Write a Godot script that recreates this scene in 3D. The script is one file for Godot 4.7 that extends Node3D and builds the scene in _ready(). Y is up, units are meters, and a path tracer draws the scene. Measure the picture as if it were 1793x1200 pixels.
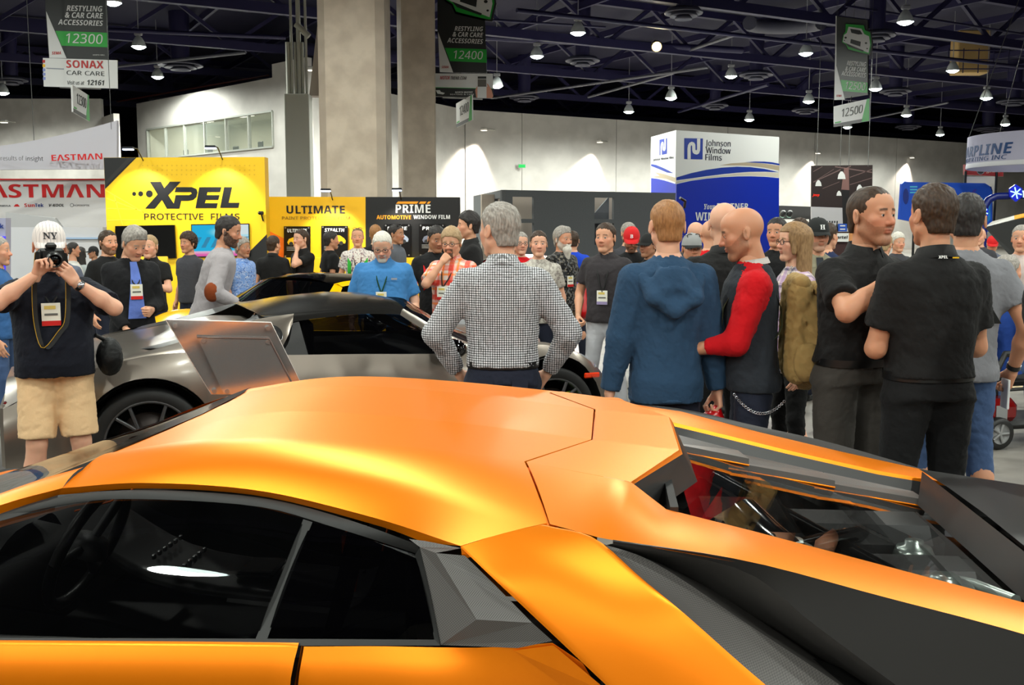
extends Node3D
# A busy car-show hall: a satin orange sports car in front, visitors, film booths, hanging aisle signs.

const F := 1790.0          # focal length in pixels of the 1793 x 1200 frame
const HORIZON := 397.0
const EYE := 1.70

var used := {}
var mats := {}
var caps := {}
var rng := RandomNumberGenerator.new()

func _ready():
	rng.seed = 7
	setup_view()
	build_hall()
	build_ceiling()
	build_booths()
	build_signs()
	build_orange_car()
	build_grey_car()
	build_other_cars()
	build_display_items()
	build_people()

func setup_view():
	var cam := Camera3D.new()
	cam.name = "viewpoint"
	cam.fov = rad_to_deg(2.0 * atan(600.0 / F))
	cam.near = 0.05
	cam.far = 300.0
	cam.position = Vector3(0, EYE, 0)
	cam.rotation.x = -atan((600.0 - HORIZON) / F)
	add_child(cam)
	cam.current = true
	var e := Environment.new()
	e.background_mode = Environment.BG_COLOR
	e.background_color = Color(0.0, 0.0, 0.0)
	e.tonemap_mode = Environment.TONE_MAPPER_LINEAR
	e.tonemap_exposure = 0.77
	e.sdfgi_enabled = true
	e.ssao_enabled = true
	e.ssil_enabled = true
	var we := WorldEnvironment.new()
	we.name = "surroundings"
	we.environment = e
	add_child(we)

# ---------------------------------------------------------------- places
func at_depth(u: float, v: float, d: float) -> Vector3:
	var th := atan((600.0 - HORIZON) / F)
	var r := Vector3((u - 896.5) / F, -sin(th) + cos(th) * (600.0 - v) / F, -cos(th) - sin(th) * (600.0 - v) / F)
	return Vector3(0, EYE, 0) + r * (d / -r.z)

func at_height(u: float, v: float, y: float) -> Vector3:
	var th := atan((600.0 - HORIZON) / F)
	var r := Vector3((u - 896.5) / F, -sin(th) + cos(th) * (600.0 - v) / F, -cos(th) - sin(th) * (600.0 - v) / F)
	return Vector3(0, EYE, 0) + r * ((y - EYE) / r.y)

# ---------------------------------------------------------------- materials
func lin(r: float, g: float, b: float) -> Color:
	return Color(r, g, b).linear_to_srgb()

func mat(key: String, c: Color, rough := 0.6, metal := 0.0, spec := 0.5) -> StandardMaterial3D:
	if mats.has(key):
		return mats[key]
	var m := StandardMaterial3D.new()
	m.resource_name = key
	m.albedo_color = c
	m.roughness = rough
	m.metallic = metal
	m.metallic_specular = spec
	mats[key] = m
	return m

func glow(key: String, c: Color, energy: float) -> StandardMaterial3D:
	if mats.has(key):
		return mats[key]
	var m := mat(key, c, 0.5)
	m.emission_enabled = true
	m.emission = c
	m.emission_energy_multiplier = energy
	return m

func glass(key: String, c: Color, alpha: float, rough := 0.02) -> StandardMaterial3D:
	if mats.has(key):
		return mats[key]
	var m := mat(key, Color(c.r, c.g, c.b, alpha), rough)
	m.transparency = BaseMaterial3D.TRANSPARENCY_ALPHA
	return m

func noise_tex(sd: int, freq: float, size := 256, octaves := 4, ramp: Gradient = null, normal := false, strength := 4.0) -> NoiseTexture2D:
	var n := FastNoiseLite.new()
	n.seed = sd
	n.frequency = freq
	n.fractal_octaves = octaves
	var t := NoiseTexture2D.new()
	t.width = size
	t.height = size
	t.seamless = true
	t.noise = n
	t.as_normal_map = normal
	t.bump_strength = strength
	if ramp:
		t.color_ramp = ramp
	return t

func ramp2(a: Color, b: Color, lo := 0.3, hi := 0.7) -> Gradient:
	var g := Gradient.new()
	g.set_offset(0, lo)
	g.set_color(0, a)
	g.set_offset(1, hi)
	g.set_color(1, b)
	return g

# ---------------------------------------------------------------- things
func numbered(called: String) -> String:
	var n: int = used.get(called, 0)
	used[called] = n + 1
	return called if n == 0 else "%s_%03d" % [called, n]

func tag(o: Node, label: String, category: String, group := "") -> void:
	o.set_meta("label", label)
	o.set_meta("category", category)
	if group:
		o.set_meta("group", group)

func thing(called: String, label: String, category: String, at := Vector3.ZERO, turn := 0.0, group := "") -> Node3D:
	var o := Node3D.new()
	o.name = numbered(called)
	add_child(o)
	o.position = at
	o.rotation.y = turn
	tag(o, label, category, group)
	return o

func part(parent: Node, called: String, mesh: Mesh, m: Material, at := Vector3.ZERO, label := "") -> MeshInstance3D:
	var o := MeshInstance3D.new()
	o.name = called
	o.mesh = mesh
	o.material_override = m
	o.position = at
	parent.add_child(o, true)
	if label:
		o.set_meta("label", label)
	return o

func struct(called: String, mesh: Mesh, m: Material, at := Vector3.ZERO) -> MeshInstance3D:
	var o := part(self, numbered(called), mesh, m, at)
	o.set_meta("kind", "structure")
	return o

# ---------------------------------------------------------------- shapes
func tool_new() -> SurfaceTool:
	var st := SurfaceTool.new()
	st.begin(Mesh.PRIMITIVE_TRIANGLES)
	return st

func done(st: SurfaceTool) -> ArrayMesh:
	st.generate_normals()
	return st.commit()

func tri(st: SurfaceTool, a: Vector3, b: Vector3, c: Vector3) -> void:
	st.add_vertex(a)
	st.add_vertex(b)
	st.add_vertex(c)

func quad(st: SurfaceTool, a: Vector3, b: Vector3, c: Vector3, d: Vector3) -> void:
	tri(st, a, b, c)
	tri(st, a, c, d)

# a box with chamfered edges, turned and placed by t
func put_box(st: SurfaceTool, size: Vector3, t := Transform3D(), bevel := 0.0) -> void:
	st.set_smooth_group(-1)
	var h := size * 0.5
	var b := minf(bevel, minf(h.x, minf(h.y, h.z)) * 0.9)
	if b <= 0.0:
		for ax in 3:
			for s in [-1.0, 1.0]:
				var n := Vector3.ZERO
				n[ax] = s
				var u := Vector3.ZERO
				u[(ax + 1) % 3] = 1.0
				var w := n.cross(u)
				var c := n * h
				quad(st, t * (c - u * h + w * h), t * (c + u * h + w * h), t * (c + u * h - w * h), t * (c - u * h - w * h))
		return
	var g := h - Vector3.ONE * b
	for ax in 3:
		for s in [-1.0, 1.0]:
			var n := Vector3.ZERO
			n[ax] = s
			var u := Vector3.ZERO
			u[(ax + 1) % 3] = 1.0
			var w := n.cross(u)
			var c := n * h
			quad(st, t * (c - u * g + w * g), t * (c + u * g + w * g), t * (c + u * g - w * g), t * (c - u * g - w * g))
	for ax in 3:
		var i := (ax + 1) % 3
		var j := (ax + 2) % 3
		for s in [-1.0, 1.0]:
			for q in [-1.0, 1.0]:
				var p := []
				for e in [-1.0, 1.0]:
					var v1 := Vector3.ZERO
					v1[ax] = e * g[ax]
					v1[i] = s * h[i]
					v1[j] = q * g[j]
					var v2 := Vector3.ZERO
					v2[ax] = e * g[ax]
					v2[i] = s * g[i]
					v2[j] = q * h[j]
					p.append_array([v1, v2])
				if s * q > 0:
					quad(st, t * p[0], t * p[2], t * p[3], t * p[1])
				else:
					quad(st, t * p[1], t * p[3], t * p[2], t * p[0])
	for sx in [-1.0, 1.0]:
		for sy in [-1.0, 1.0]:
			for sz in [-1.0, 1.0]:
				var s3 := Vector3(sx, sy, sz)
				var a := s3 * Vector3(h.x, g.y, g.z)
				var c := s3 * Vector3(g.x, h.y, g.z)
				var d := s3 * Vector3(g.x, g.y, h.z)
				if sx * sy * sz > 0:
					tri(st, t * a, t * d, t * c)
				else:
					tri(st, t * a, t * c, t * d)

func box(size: Vector3, bevel := 0.0) -> ArrayMesh:
	var st := tool_new()
	put_box(st, size, Transform3D(), bevel)
	return done(st)

# a round bar along points, radius per point or one for all
func put_tube(st: SurfaceTool, pts: Array, r, sides := 10, caps := true, group := 0) -> void:
	st.set_smooth_group(group)
	var rings := []
	var up := Vector3.UP
	for i in pts.size():
		var p: Vector3 = pts[i]
		var a: Vector3 = pts[maxi(i - 1, 0)]
		var b: Vector3 = pts[mini(i + 1, pts.size() - 1)]
		var dir := (b - a).normalized()
		if absf(dir.dot(up)) > 0.98:
			up = Vector3.RIGHT if absf(dir.x) < 0.9 else Vector3.BACK
		var x := dir.cross(up).normalized()
		var y := x.cross(dir).normalized()
		up = y
		var rr: float = r[i] if r is Array else r
		var ring := PackedVector3Array()
		for k in sides:
			var an := TAU * k / sides
			ring.append(p + (x * cos(an) + y * sin(an)) * rr)
		rings.append(ring)
	for i in rings.size() - 1:
		for k in sides:
			var n := (k + 1) % sides
			quad(st, rings[i][k], rings[i + 1][k], rings[i + 1][n], rings[i][n])
	if caps:
		st.set_smooth_group(-1)
		for k in range(1, sides - 1):
			tri(st, rings[0][0], rings[0][k], rings[0][k + 1])
			var l: PackedVector3Array = rings[-1]
			tri(st, l[0], l[k + 1], l[k])

func tube(pts: Array, r, sides := 10, caps := true) -> ArrayMesh:
	var st := tool_new()
	put_tube(st, pts, r, sides, caps)
	return done(st)

# profile: Vector2(radius, y) from bottom to top, turned about y
func put_lathe(st: SurfaceTool, prof: Array, sides := 24, t := Transform3D(), group := 0) -> void:
	st.set_smooth_group(group)
	for i in prof.size() - 1:
		var a: Vector2 = prof[i]
		var b: Vector2 = prof[i + 1]
		for k in sides:
			var c0 := cos(TAU * k / sides)
			var s0 := sin(TAU * k / sides)
			var c1 := cos(TAU * (k + 1) / sides)
			var s1 := sin(TAU * (k + 1) / sides)
			var p0 := t * Vector3(a.x * c0, a.y, a.x * s0)
			var p1 := t * Vector3(a.x * c1, a.y, a.x * s1)
			var q0 := t * Vector3(b.x * c0, b.y, b.x * s0)
			var q1 := t * Vector3(b.x * c1, b.y, b.x * s1)
			if a.x > 1e-5:
				tri(st, p0, q0, p1)
			if b.x > 1e-5:
				tri(st, p1, q0, q1)

func lathe(prof: Array, sides := 24, t := Transform3D()) -> ArrayMesh:
	var st := tool_new()
	put_lathe(st, prof, sides, t)
	return done(st)

# a flat outline (x, y) given depth along z (front face at z = 0, back at -depth)
func put_slab(st: SurfaceTool, poly: PackedVector2Array, depth: float, t := Transform3D()) -> void:
	st.set_smooth_group(-1)
	if Geometry2D.is_polygon_clockwise(poly):
		poly = poly.duplicate()
		poly.reverse()
	var ix := Geometry2D.triangulate_polygon(poly)
	for i in range(0, ix.size(), 3):
		var a := poly[ix[i]]
		var b := poly[ix[i + 1]]
		var c := poly[ix[i + 2]]
		if (b - a).cross(c - a) < 0:
			var q := b
			b = c
			c = q
		tri(st, t * Vector3(a.x, a.y, 0), t * Vector3(c.x, c.y, 0), t * Vector3(b.x, b.y, 0))
		tri(st, t * Vector3(a.x, a.y, -depth), t * Vector3(b.x, b.y, -depth), t * Vector3(c.x, c.y, -depth))
	for i in poly.size():
		var a := poly[i]
		var b := poly[(i + 1) % poly.size()]
		quad(st, t * Vector3(a.x, a.y, 0), t * Vector3(b.x, b.y, 0), t * Vector3(b.x, b.y, -depth), t * Vector3(a.x, a.y, -depth))

func slab(pts: Array, depth: float, t := Transform3D()) -> ArrayMesh:
	var st := tool_new()
	put_slab(st, PackedVector2Array(pts), depth, t)
	return done(st)

# rows of points joined into a smooth skin
func put_skin(st: SurfaceTool, rows: Array, group := 0, uv := false) -> void:
	st.set_smooth_group(group)
	var nr := rows.size()
	for i in nr - 1:
		var n: int = rows[i].size()
		for k in n - 1:
			var p := [rows[i][k], rows[i + 1][k], rows[i + 1][k + 1], rows[i][k + 1]]
			for j in [0, 1, 2, 0, 2, 3]:
				if uv:
					st.set_uv(Vector2(float(k + (1 if j >= 2 else 0)) / (n - 1), float(i + (1 if j == 1 or j == 2 else 0)) / (nr - 1)))
				st.add_vertex(p[j])

func skin(rows: Array, uv := false) -> ArrayMesh:
	var st := tool_new()
	put_skin(st, rows, 0, uv)
	return done(st)

func spline(pts: Array, n: int) -> Array:
	var out := []
	var m := pts.size() - 1
	for i in n:
		var t := float(i) / (n - 1) * m
		var k := mini(int(t), m - 1)
		var w := t - k
		var b: Vector3 = pts[k]
		var c: Vector3 = pts[k + 1]
		var a: Vector3 = pts[k - 1] if k > 0 else b * 2.0 - c
		var d: Vector3 = pts[k + 2] if k + 2 <= m else c * 2.0 - b
		out.append(b.cubic_interpolate(c, a, d, w))
	return out

# control rows -> a fine smooth grid
func refine(rows: Array, nu: int, nv: int) -> Array:
	var a := []
	for r in rows:
		a.append(spline(r, nu))
	var out := []
	for i in nv:
		out.append([])
	for k in nu:
		var col := []
		for r in a:
			col.append(r[k])
		var s := spline(col, nv)
		for i in nv:
			out[i].append(s[i])
	return out

func mirror_rows(rows: Array) -> Array:
	var out := []
	for r in rows:
		var q := []
		for p in r:
			q.append(Vector3(p.x, p.y, -p.z))
		q.reverse()
		out.append(q)
	return out

# ---------------------------------------------------------------- lettering
func letters(text: String, height: float, width := 0.0, weight := 700, slant := 0.0, depth := 0.01, face := "Droid Sans", align := 0) -> ArrayMesh:
	var f := SystemFont.new()
	f.font_names = PackedStringArray([face])
	f.font_weight = weight
	var t := TextMesh.new()
	t.font = f
	t.text = text
	t.font_size = 64
	t.pixel_size = 0.01
	t.depth = 0.1
	t.curve_step = 2.0
	var arr := t.surface_get_arrays(0)
	var vs: PackedVector3Array = arr[Mesh.ARRAY_VERTEX]
	var lo := Vector3.INF
	var hi := -Vector3.INF
	for p in vs:
		lo = lo.min(p)
		hi = hi.max(p)
	var key := "%s%d" % [face, weight]
	if not caps.has(key):
		t.text = "H"
		caps[key] = t.get_aabb()
	var box1: AABB = caps[key]
	var sy := height / box1.size.y
	var base := box1.position.y
	var sx := sy if width <= 0.0 else width / (hi.x - lo.x)
	var ox := 0.5 * (lo.x + hi.x) if align == 0 else lo.x if align < 0 else hi.x
	for i in vs.size():
		var p := vs[i]
		var y := (p.y - base) * sy
		vs[i] = Vector3((p.x - ox) * sx + y * slant, y, p.z / 0.1 * depth + depth * 0.5)
	arr[Mesh.ARRAY_VERTEX] = vs
	var m := ArrayMesh.new()
	m.add_surface_from_arrays(Mesh.PRIMITIVE_TRIANGLES, arr)
	return m

# ---------------------------------------------------------------- the hall
const WALL_TOP := 8.5

func wall_piece(called: String, p: Vector2, q: Vector2, y0: float, y1: float, m: Material, thick := 0.3) -> MeshInstance3D:
	# p, q: plan points (x, depth); thickness goes away from the visitor
	var a := Vector3(p.x, 0, -p.y)
	var b := Vector3(q.x, 0, -q.y)
	var dir := (b - a).normalized()
	var out := Vector3(dir.z, 0, -dir.x)
	if out.dot((a + b) * 0.5) < 0:
		out = -out
	var t := Transform3D(Basis(dir, Vector3.UP, dir.cross(Vector3.UP)), (a + b) * 0.5 + out * thick * 0.5 + Vector3(0, (y0 + y1) * 0.5, 0))
	var st := tool_new()
	put_box(st, Vector3(a.distance_to(b), y1 - y0, thick), t)
	return struct(called, done(st), m)

func plaster() -> StandardMaterial3D:
	if mats.has("hall plaster"):
		return mats["hall plaster"]
	var m := mat("hall plaster", Color(0.80, 0.785, 0.765), 0.85)
	m.albedo_texture = noise_tex(3, 0.02, 256, 4, ramp2(Color(0.93, 0.93, 0.93), Color(1, 1, 1)))
	m.uv1_triplanar = true
	m.uv1_world_triplanar = true
	m.uv1_scale = Vector3.ONE * 0.12
	return m

func build_hall():
	var pl := plaster()
	# floor: worn grey hall concrete
	var fl := mat("hall concrete", Color(0.50, 0.48, 0.455), 0.42)
	fl.albedo_texture = noise_tex(11, 0.012, 512, 5, ramp2(Color(0.9, 0.9, 0.9), Color(1, 1, 1)))
	fl.roughness_texture = noise_tex(12, 0.02, 256, 4, ramp2(Color(0.75, 0.75, 0.75), Color(1, 1, 1)))
	fl.uv1_triplanar = true
	fl.uv1_world_triplanar = true
	fl.uv1_scale = Vector3.ONE * 0.35
	struct("floor", box(Vector3(150, 0.3, 150)), fl, Vector3(5, -0.15, -40))
	# walls of the hall, angled as they run behind the booths
	wall_piece("wall_left", Vector2(-45, 56.6), Vector2(-22.3, 56.6), 0, 8.6, pl)
	var cw := [Vector2(-21.4, 55.5), Vector2(-20.9, 58.0)]
	wall_piece("wall_left", Vector2(-22.3, 56.6), Vector2(-20.9, 54.6), 0, 7.6, pl)
	var a := Vector2(-20.9, 58.0)
	var b := Vector2(-9.05, 46.0)
	# office wall with a window band: cut the wall round the opening
	var w0 := 0.075
	var w1 := 0.835
	var p0 := a.lerp(b, w0)
	var p1 := a.lerp(b, w1)
	wall_piece("wall_left", a, p0, 0, WALL_TOP, pl)
	wall_piece("wall_left", p1, b, 0, WALL_TOP + 0.6, pl)
	wall_piece("wall_left", p0, p1, 0, 5.35, pl)
	wall_piece("wall_left", p0, p1, 7.0, WALL_TOP, pl)
	build_office(p0, p1)
	wall_piece("wall_back", b, Vector2(-7.3, 51.5), 0, WALL_TOP, pl)
	var dark := mat("dark window", Color(0.02, 0.022, 0.028), 0.1)
	wall_piece("wall_back", Vector2(-7.3, 51.5), Vector2(-2.77, 60.9), 0, WALL_TOP, pl)
	var st := tool_new()
	for k in 2:
		var c := Vector2(-7.3, 51.5).lerp(Vector2(-2.77, 60.9), 0.04 + 0.11 * k)
		put_box(st, Vector3(1.0, 1.35, 0.1), Transform3D(Basis(Vector3.UP, -atan2(-9.4, 4.53) + PI), Vector3(c.x, 6.25, -c.y + 0.05)), 0.01)
	var wd := struct("window_1", done(st), dark)
	# the long white back wall in tall panels with open joints
	var c0 := Vector2(-2.77, 60.9)
	var c1 := Vector2(26.5, 78.5)
	var dir := (c1 - c0).normalized()
	var len := 84.0
	var backing := wall_piece("wall_back", c0 + Vector2(-0.2, 0.36), c0 + dir * len + Vector2(-0.2, 0.36), 0, WALL_TOP, mat("joint shade grey", Color(0.3, 0.3, 0.3), 0.9))  # dark grey paints in the shade seen through the open joints
	var steps := [0.0, 3.9, 11.0, 20.5, 29.0, 38.0, 48.0, 60.0, 72.0, 84.0]
	for i in steps.size() - 1:
		var q0: Vector2 = c0 + dir * (steps[i] + 0.02)
		var q1: Vector2 = c0 + dir * (steps[i + 1] - 0.02)
		var pa := Vector3(q0.x, 0, -q0.y)
		var pb := Vector3(q1.x, 0, -q1.y)
		var d3 := (pb - pa).normalized()
		var t := Transform3D(Basis(d3, Vector3.UP, d3.cross(Vector3.UP)), (pa + pb) * 0.5 + Vector3(0, WALL_TOP * 0.5, 0))
		var st2 := tool_new()
		put_box(st2, Vector3(pa.distance_to(pb), WALL_TOP, 0.12), t)
		part(backing, "wall_panel", done(st2), pl)
	# far and near sides closed
	wall_piece("wall_right", Vector2(52, 125), Vector2(52, -25), 0, 12, pl)
	wall_piece("wall_left", Vector2(-44, 125), Vector2(-44, -25), 0, 12, pl)
	wall_piece("wall_front", Vector2(-45, -24), Vector2(53, -24), 0, 12, mat("front wall paint", Color(0.55, 0.54, 0.53), 0.85))
	wall_piece("wall_back", Vector2(-45, 115), Vector2(53, 115), 0, 12, mat("attic wall", Color(0.1, 0.1, 0.14), 0.9))
	# exit marker on the wall
	var ex := thing("exit_sign", "tiny green exit sign on the white back wall", "sign", at_depth(914, 291, 62.5))
	part(ex, "case", box(Vector3(0.5, 0.26, 0.08), 0.02), mat("sign case", Color(0.75, 0.78, 0.75), 0.5))
	part(ex, "lit_face", box(Vector3(0.4, 0.18, 0.02)), glow("exit green", Color(0.1, 0.75, 0.35), 0.5), Vector3(0, 0, 0.05))
	# carpets
	var dk := mat("charcoal carpet", Color(0.13, 0.13, 0.135), 0.95)
	dk.albedo_texture = noise_tex(21, 0.08, 256, 4, ramp2(Color(0.55, 0.55, 0.55), Color(1, 1, 1)))
	dk.uv1_triplanar = true
	dk.uv1_world_triplanar = true
	dk.uv1_scale = Vector3.ONE * 0.7
	struct("floor_carpet", box(Vector3(5.5, 0.012, 6.15)), dk, Vector3(-3.4, 0.006, -2.45))
	var bg := mat("beige carpet", Color(0.74, 0.66, 0.52), 0.95)
	bg.albedo_texture = noise_tex(23, 0.05, 256, 4, ramp2(Color(0.8, 0.8, 0.8), Color(1, 1, 1)))
	bg.uv1_triplanar = true
	bg.uv1_world_triplanar = true
	struct("floor_carpet", box(Vector3(9.0, 0.012, 7.0)), bg, Vector3(9.0, 0.006, -14.1))
	struct("floor_carpet", box(Vector3(5.0, 0.012, 5.0)), mat("pale carpet", Color(0.72, 0.70, 0.66), 0.95), Vector3(2.3, 0.006, -19.5))
	build_columns()
	build_floodlights()

func build_office(p0: Vector2, p1: Vector2):
	# a lit room behind six panes
	var a := Vector3(p0.x, 0, -p0.y)
	var b := Vector3(p1.x, 0, -p1.y)
	var n := 6
	var fm := mat("pale window frame", Color(0.62, 0.63, 0.60), 0.5)
	var gl := glass("office glass", Color(0.75, 0.8, 0.76), 0.10)
	var dir := (b - a).normalized()
	var inw := Vector3(dir.z, 0, -dir.x)
	if inw.z > 0:
		inw = -inw
	var bas := Basis(dir, Vector3.UP, dir.cross(Vector3.UP))
	var len := a.distance_to(b)
	var win := struct("window_2", box(Vector3(len, 0.08, 0.2)), fm)
	win.transform = Transform3D(bas, (a + b) * 0.5 + Vector3(0, 5.37, 0))
	part(win, "window_head", box(Vector3(len, 0.08, 0.2)), fm, Vector3(0, 1.62, 0))
	for i in n + 1:
		part(win, "mullion", box(Vector3(0.09, 1.6, 0.16), 0.01), fm, Vector3(-len * 0.5 + len * i / n, 0.8, 0))
	for i in n:
		part(win, "pane", box(Vector3(len / n - 0.1, 1.56, 0.02)), gl, Vector3(-len * 0.5 + len * (i + 0.5) / n, 0.8, 0))
	var pm := mat("office paint", Color(0.80, 0.80, 0.74), 0.85)
	var room := struct("wall_office", box(Vector3(len, 3.2, 0.1)), pm)
	room.transform = Transform3D(bas, (a + b) * 0.5 + inw * 5.0 + Vector3(0, 6.1, 0))
	var fl := struct("floor_office", box(Vector3(len, 0.1, 5.0)), mat("office floor", Color(0.4, 0.4, 0.38), 0.8))
	fl.transform = Transform3D(bas, (a + b) * 0.5 + inw * 2.6 + Vector3(0, 4.7, 0))
	var ce := struct("ceiling_office", box(Vector3(len, 0.1, 5.0)), pm)
	ce.transform = Transform3D(bas, (a + b) * 0.5 + inw * 2.6 + Vector3(0, 7.6, 0))
	for s in [-1, 1]:
		var sd := struct("wall_office", box(Vector3(0.1, 3.2, 5.0)), pm)
		sd.transform = Transform3D(bas, (a + b) * 0.5 + inw * 2.6 + dir * s * len * 0.5 + Vector3(0, 6.1, 0))
	for k in 3:
		var c := (a + b) * 0.5 + inw * 2.3 + dir * (k - 1) * len * 0.33 + Vector3(0, 7.45, 0)
		var lm := thing("office_ceiling_lamp", ["flat ceiling lamp behind the leftmost office panes", "flat ceiling lamp behind the middle office panes", "flat ceiling lamp behind the rightmost office panes"][k], "lamp", c)
		lm.basis = bas
		part(lm, "housing", box(Vector3(1.3, 0.08, 0.5), 0.01), fm)
		part(lm, "diffuser", box(Vector3(1.2, 0.02, 0.4)), glow("office lamp glow", Color(1, 1, 0.93), 2.0), Vector3(0, -0.05, 0))
		var l := AreaLight3D.new()
		l.name = "lamp_light"
		l.area_size = Vector2(1.2, 0.4)
		l.light_color = Color(1, 1, 0.92)
		l.light_energy = 16.0
		l.light_size = 0.3
		l.shadow_enabled = true
		l.rotation.x = -PI / 2
		l.position.y = -0.08
		lm.add_child(l)
	# office chairs with black backs and screens near the glass
	var dk := mat("office black", Color(0.03, 0.03, 0.035), 0.5)
	var spots := [0.115, 0.2, 0.325, 0.44, 0.72, 0.86, 0.91, 0.955]
	var words := ["first from the left", "second from the left", "third from the left", "fourth from the left", "alone in the fifth pane", "left of the last pane", "in the middle of the last pane", "at the right end of the last pane"]
	for k in spots.size():
		var c: Vector3 = a.lerp(b, spots[k]) + inw * (1.2 + 0.7 * (k % 2))
		var ch := thing("office_chair", "black office chair behind the upstairs window, " + words[k], "chair", c + Vector3(0, 4.75, 0), 0.0, "office chairs upstairs")
		ch.basis = bas * Basis(Vector3.UP, 0.5 * sin(k * 3.1))
		part(ch, "seat", box(Vector3(0.5, 0.09, 0.5), 0.03), dk, Vector3(0, 0.48, 0))
		part(ch, "backrest", box(Vector3(0.52, 0.62, 0.08), 0.035), dk, Vector3(0, 0.85, -0.25))
		part(ch, "post", tube([Vector3(0, 0.1, 0), Vector3(0, 0.46, 0)], 0.03, 8), dk)
		var st := tool_new()
		for q in 5:
			var an := TAU * q / 5
			put_tube(st, [Vector3(0, 0.1, 0), Vector3(cos(an) * 0.3, 0.03, sin(an) * 0.3)], 0.025, 6)
		part(ch, "star_base", done(st), dk)

func build_columns():
	var con := mat("cast concrete", Color(0.80, 0.745, 0.68), 0.85)
	var g := ramp2(Color(0.91, 0.905, 0.90), Color(1, 1, 1), 0.2, 0.75)
	con.albedo_texture = noise_tex(31, 0.012, 512, 6, g)
	con.uv1_triplanar = true
	con.uv1_world_triplanar = true
	con.uv1_scale = Vector3(0.22, 0.22, 0.22)
	# left: broad rounded pier; right: square pier turned to show two faces
	var d := 24.5
	var cx := (620.0 - 896.5) / F * d
	var pl := PackedVector2Array()
	var hw := 0.5 * 115.0 / F * d
	for p in [[1, 0.75], [0.75, 1], [-0.75, 1], [-1, 0.75], [-1, -0.75], [-0.75, -1], [0.75, -1], [1, -0.75]]:
		pl.append(Vector2(p[0] * hw, p[1] * hw))
	var st := tool_new()
	put_slab(st, pl, 11.2, Transform3D(Basis(Vector3.RIGHT, PI / 2), Vector3(cx, 0, -d - hw)))
	struct("column_1", done(st), con)
	d = 30.0
	var t := Transform3D(Basis(Vector3.UP, 0.0), Vector3(-2.84, 5.6, -d - 0.9))
	t.basis = Basis(Vector3(1, 0, 0), Vector3.UP, Vector3(0.18, 0, 1).normalized())
	st = tool_new()
	put_box(st, Vector3(0.97, 11.2, 1.85), Transform3D(t.basis, t.origin), 0.04)
	struct("column_2", done(st), con)

func build_shaft():
	# pale service shaft with riser pipes and a slanted soffit left of the rounded pier
	var d := 34.0
	var pale := mat("shaft paint", Color(0.70, 0.70, 0.66), 0.7)
	var o := at_depth(524, 250, d)
	var th := thing("service_shaft", "pale boxed shaft with riser pipes left of the rounded pier", "shaft", Vector3(o.x, 0, o.z))
	var w := 42.0 / F * d
	var y1 := at_depth(524, 166, d).y
	part(th, "casing", box(Vector3(w, y1, 0.6), 0.02), pale, Vector3(0, y1 * 0.5, 0))
	for k in 6:
		var x := (-16.0 + k * 6.2) / F * d
		part(th, "riser_pipe", tube([Vector3(x, y1, 0), Vector3(x, at_depth(524, 74 - k % 2 * 6, d).y + 3.0 * (k % 2), 0)], 0.045 if k % 3 else 0.075, 8), pale)
	var a := at_depth(560, -20, d) - th.position
	var b := at_depth(549, 60, d) - th.position
	var c := at_depth(537, 165, d) - th.position
	var e := at_depth(572, 165, d) - th.position
	var g := at_depth(575, -20, d) - th.position
	var st := tool_new()
	put_slab(st, PackedVector2Array([Vector2(a.x, a.y), Vector2(b.x, b.y), Vector2(c.x, c.y), Vector2(e.x, e.y), Vector2(g.x, g.y)]), 0.5, Transform3D(Basis(), Vector3(0, 0, -0.4)))
	part(th, "slanted_soffit", done(st), mat("soffit paint", Color(0.62, 0.57, 0.54), 0.8))
	part(th, "conduit", tube([at_depth(518, 42, d) - th.position, at_depth(541, 64, d) - th.position], 0.1, 8), pale)

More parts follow.
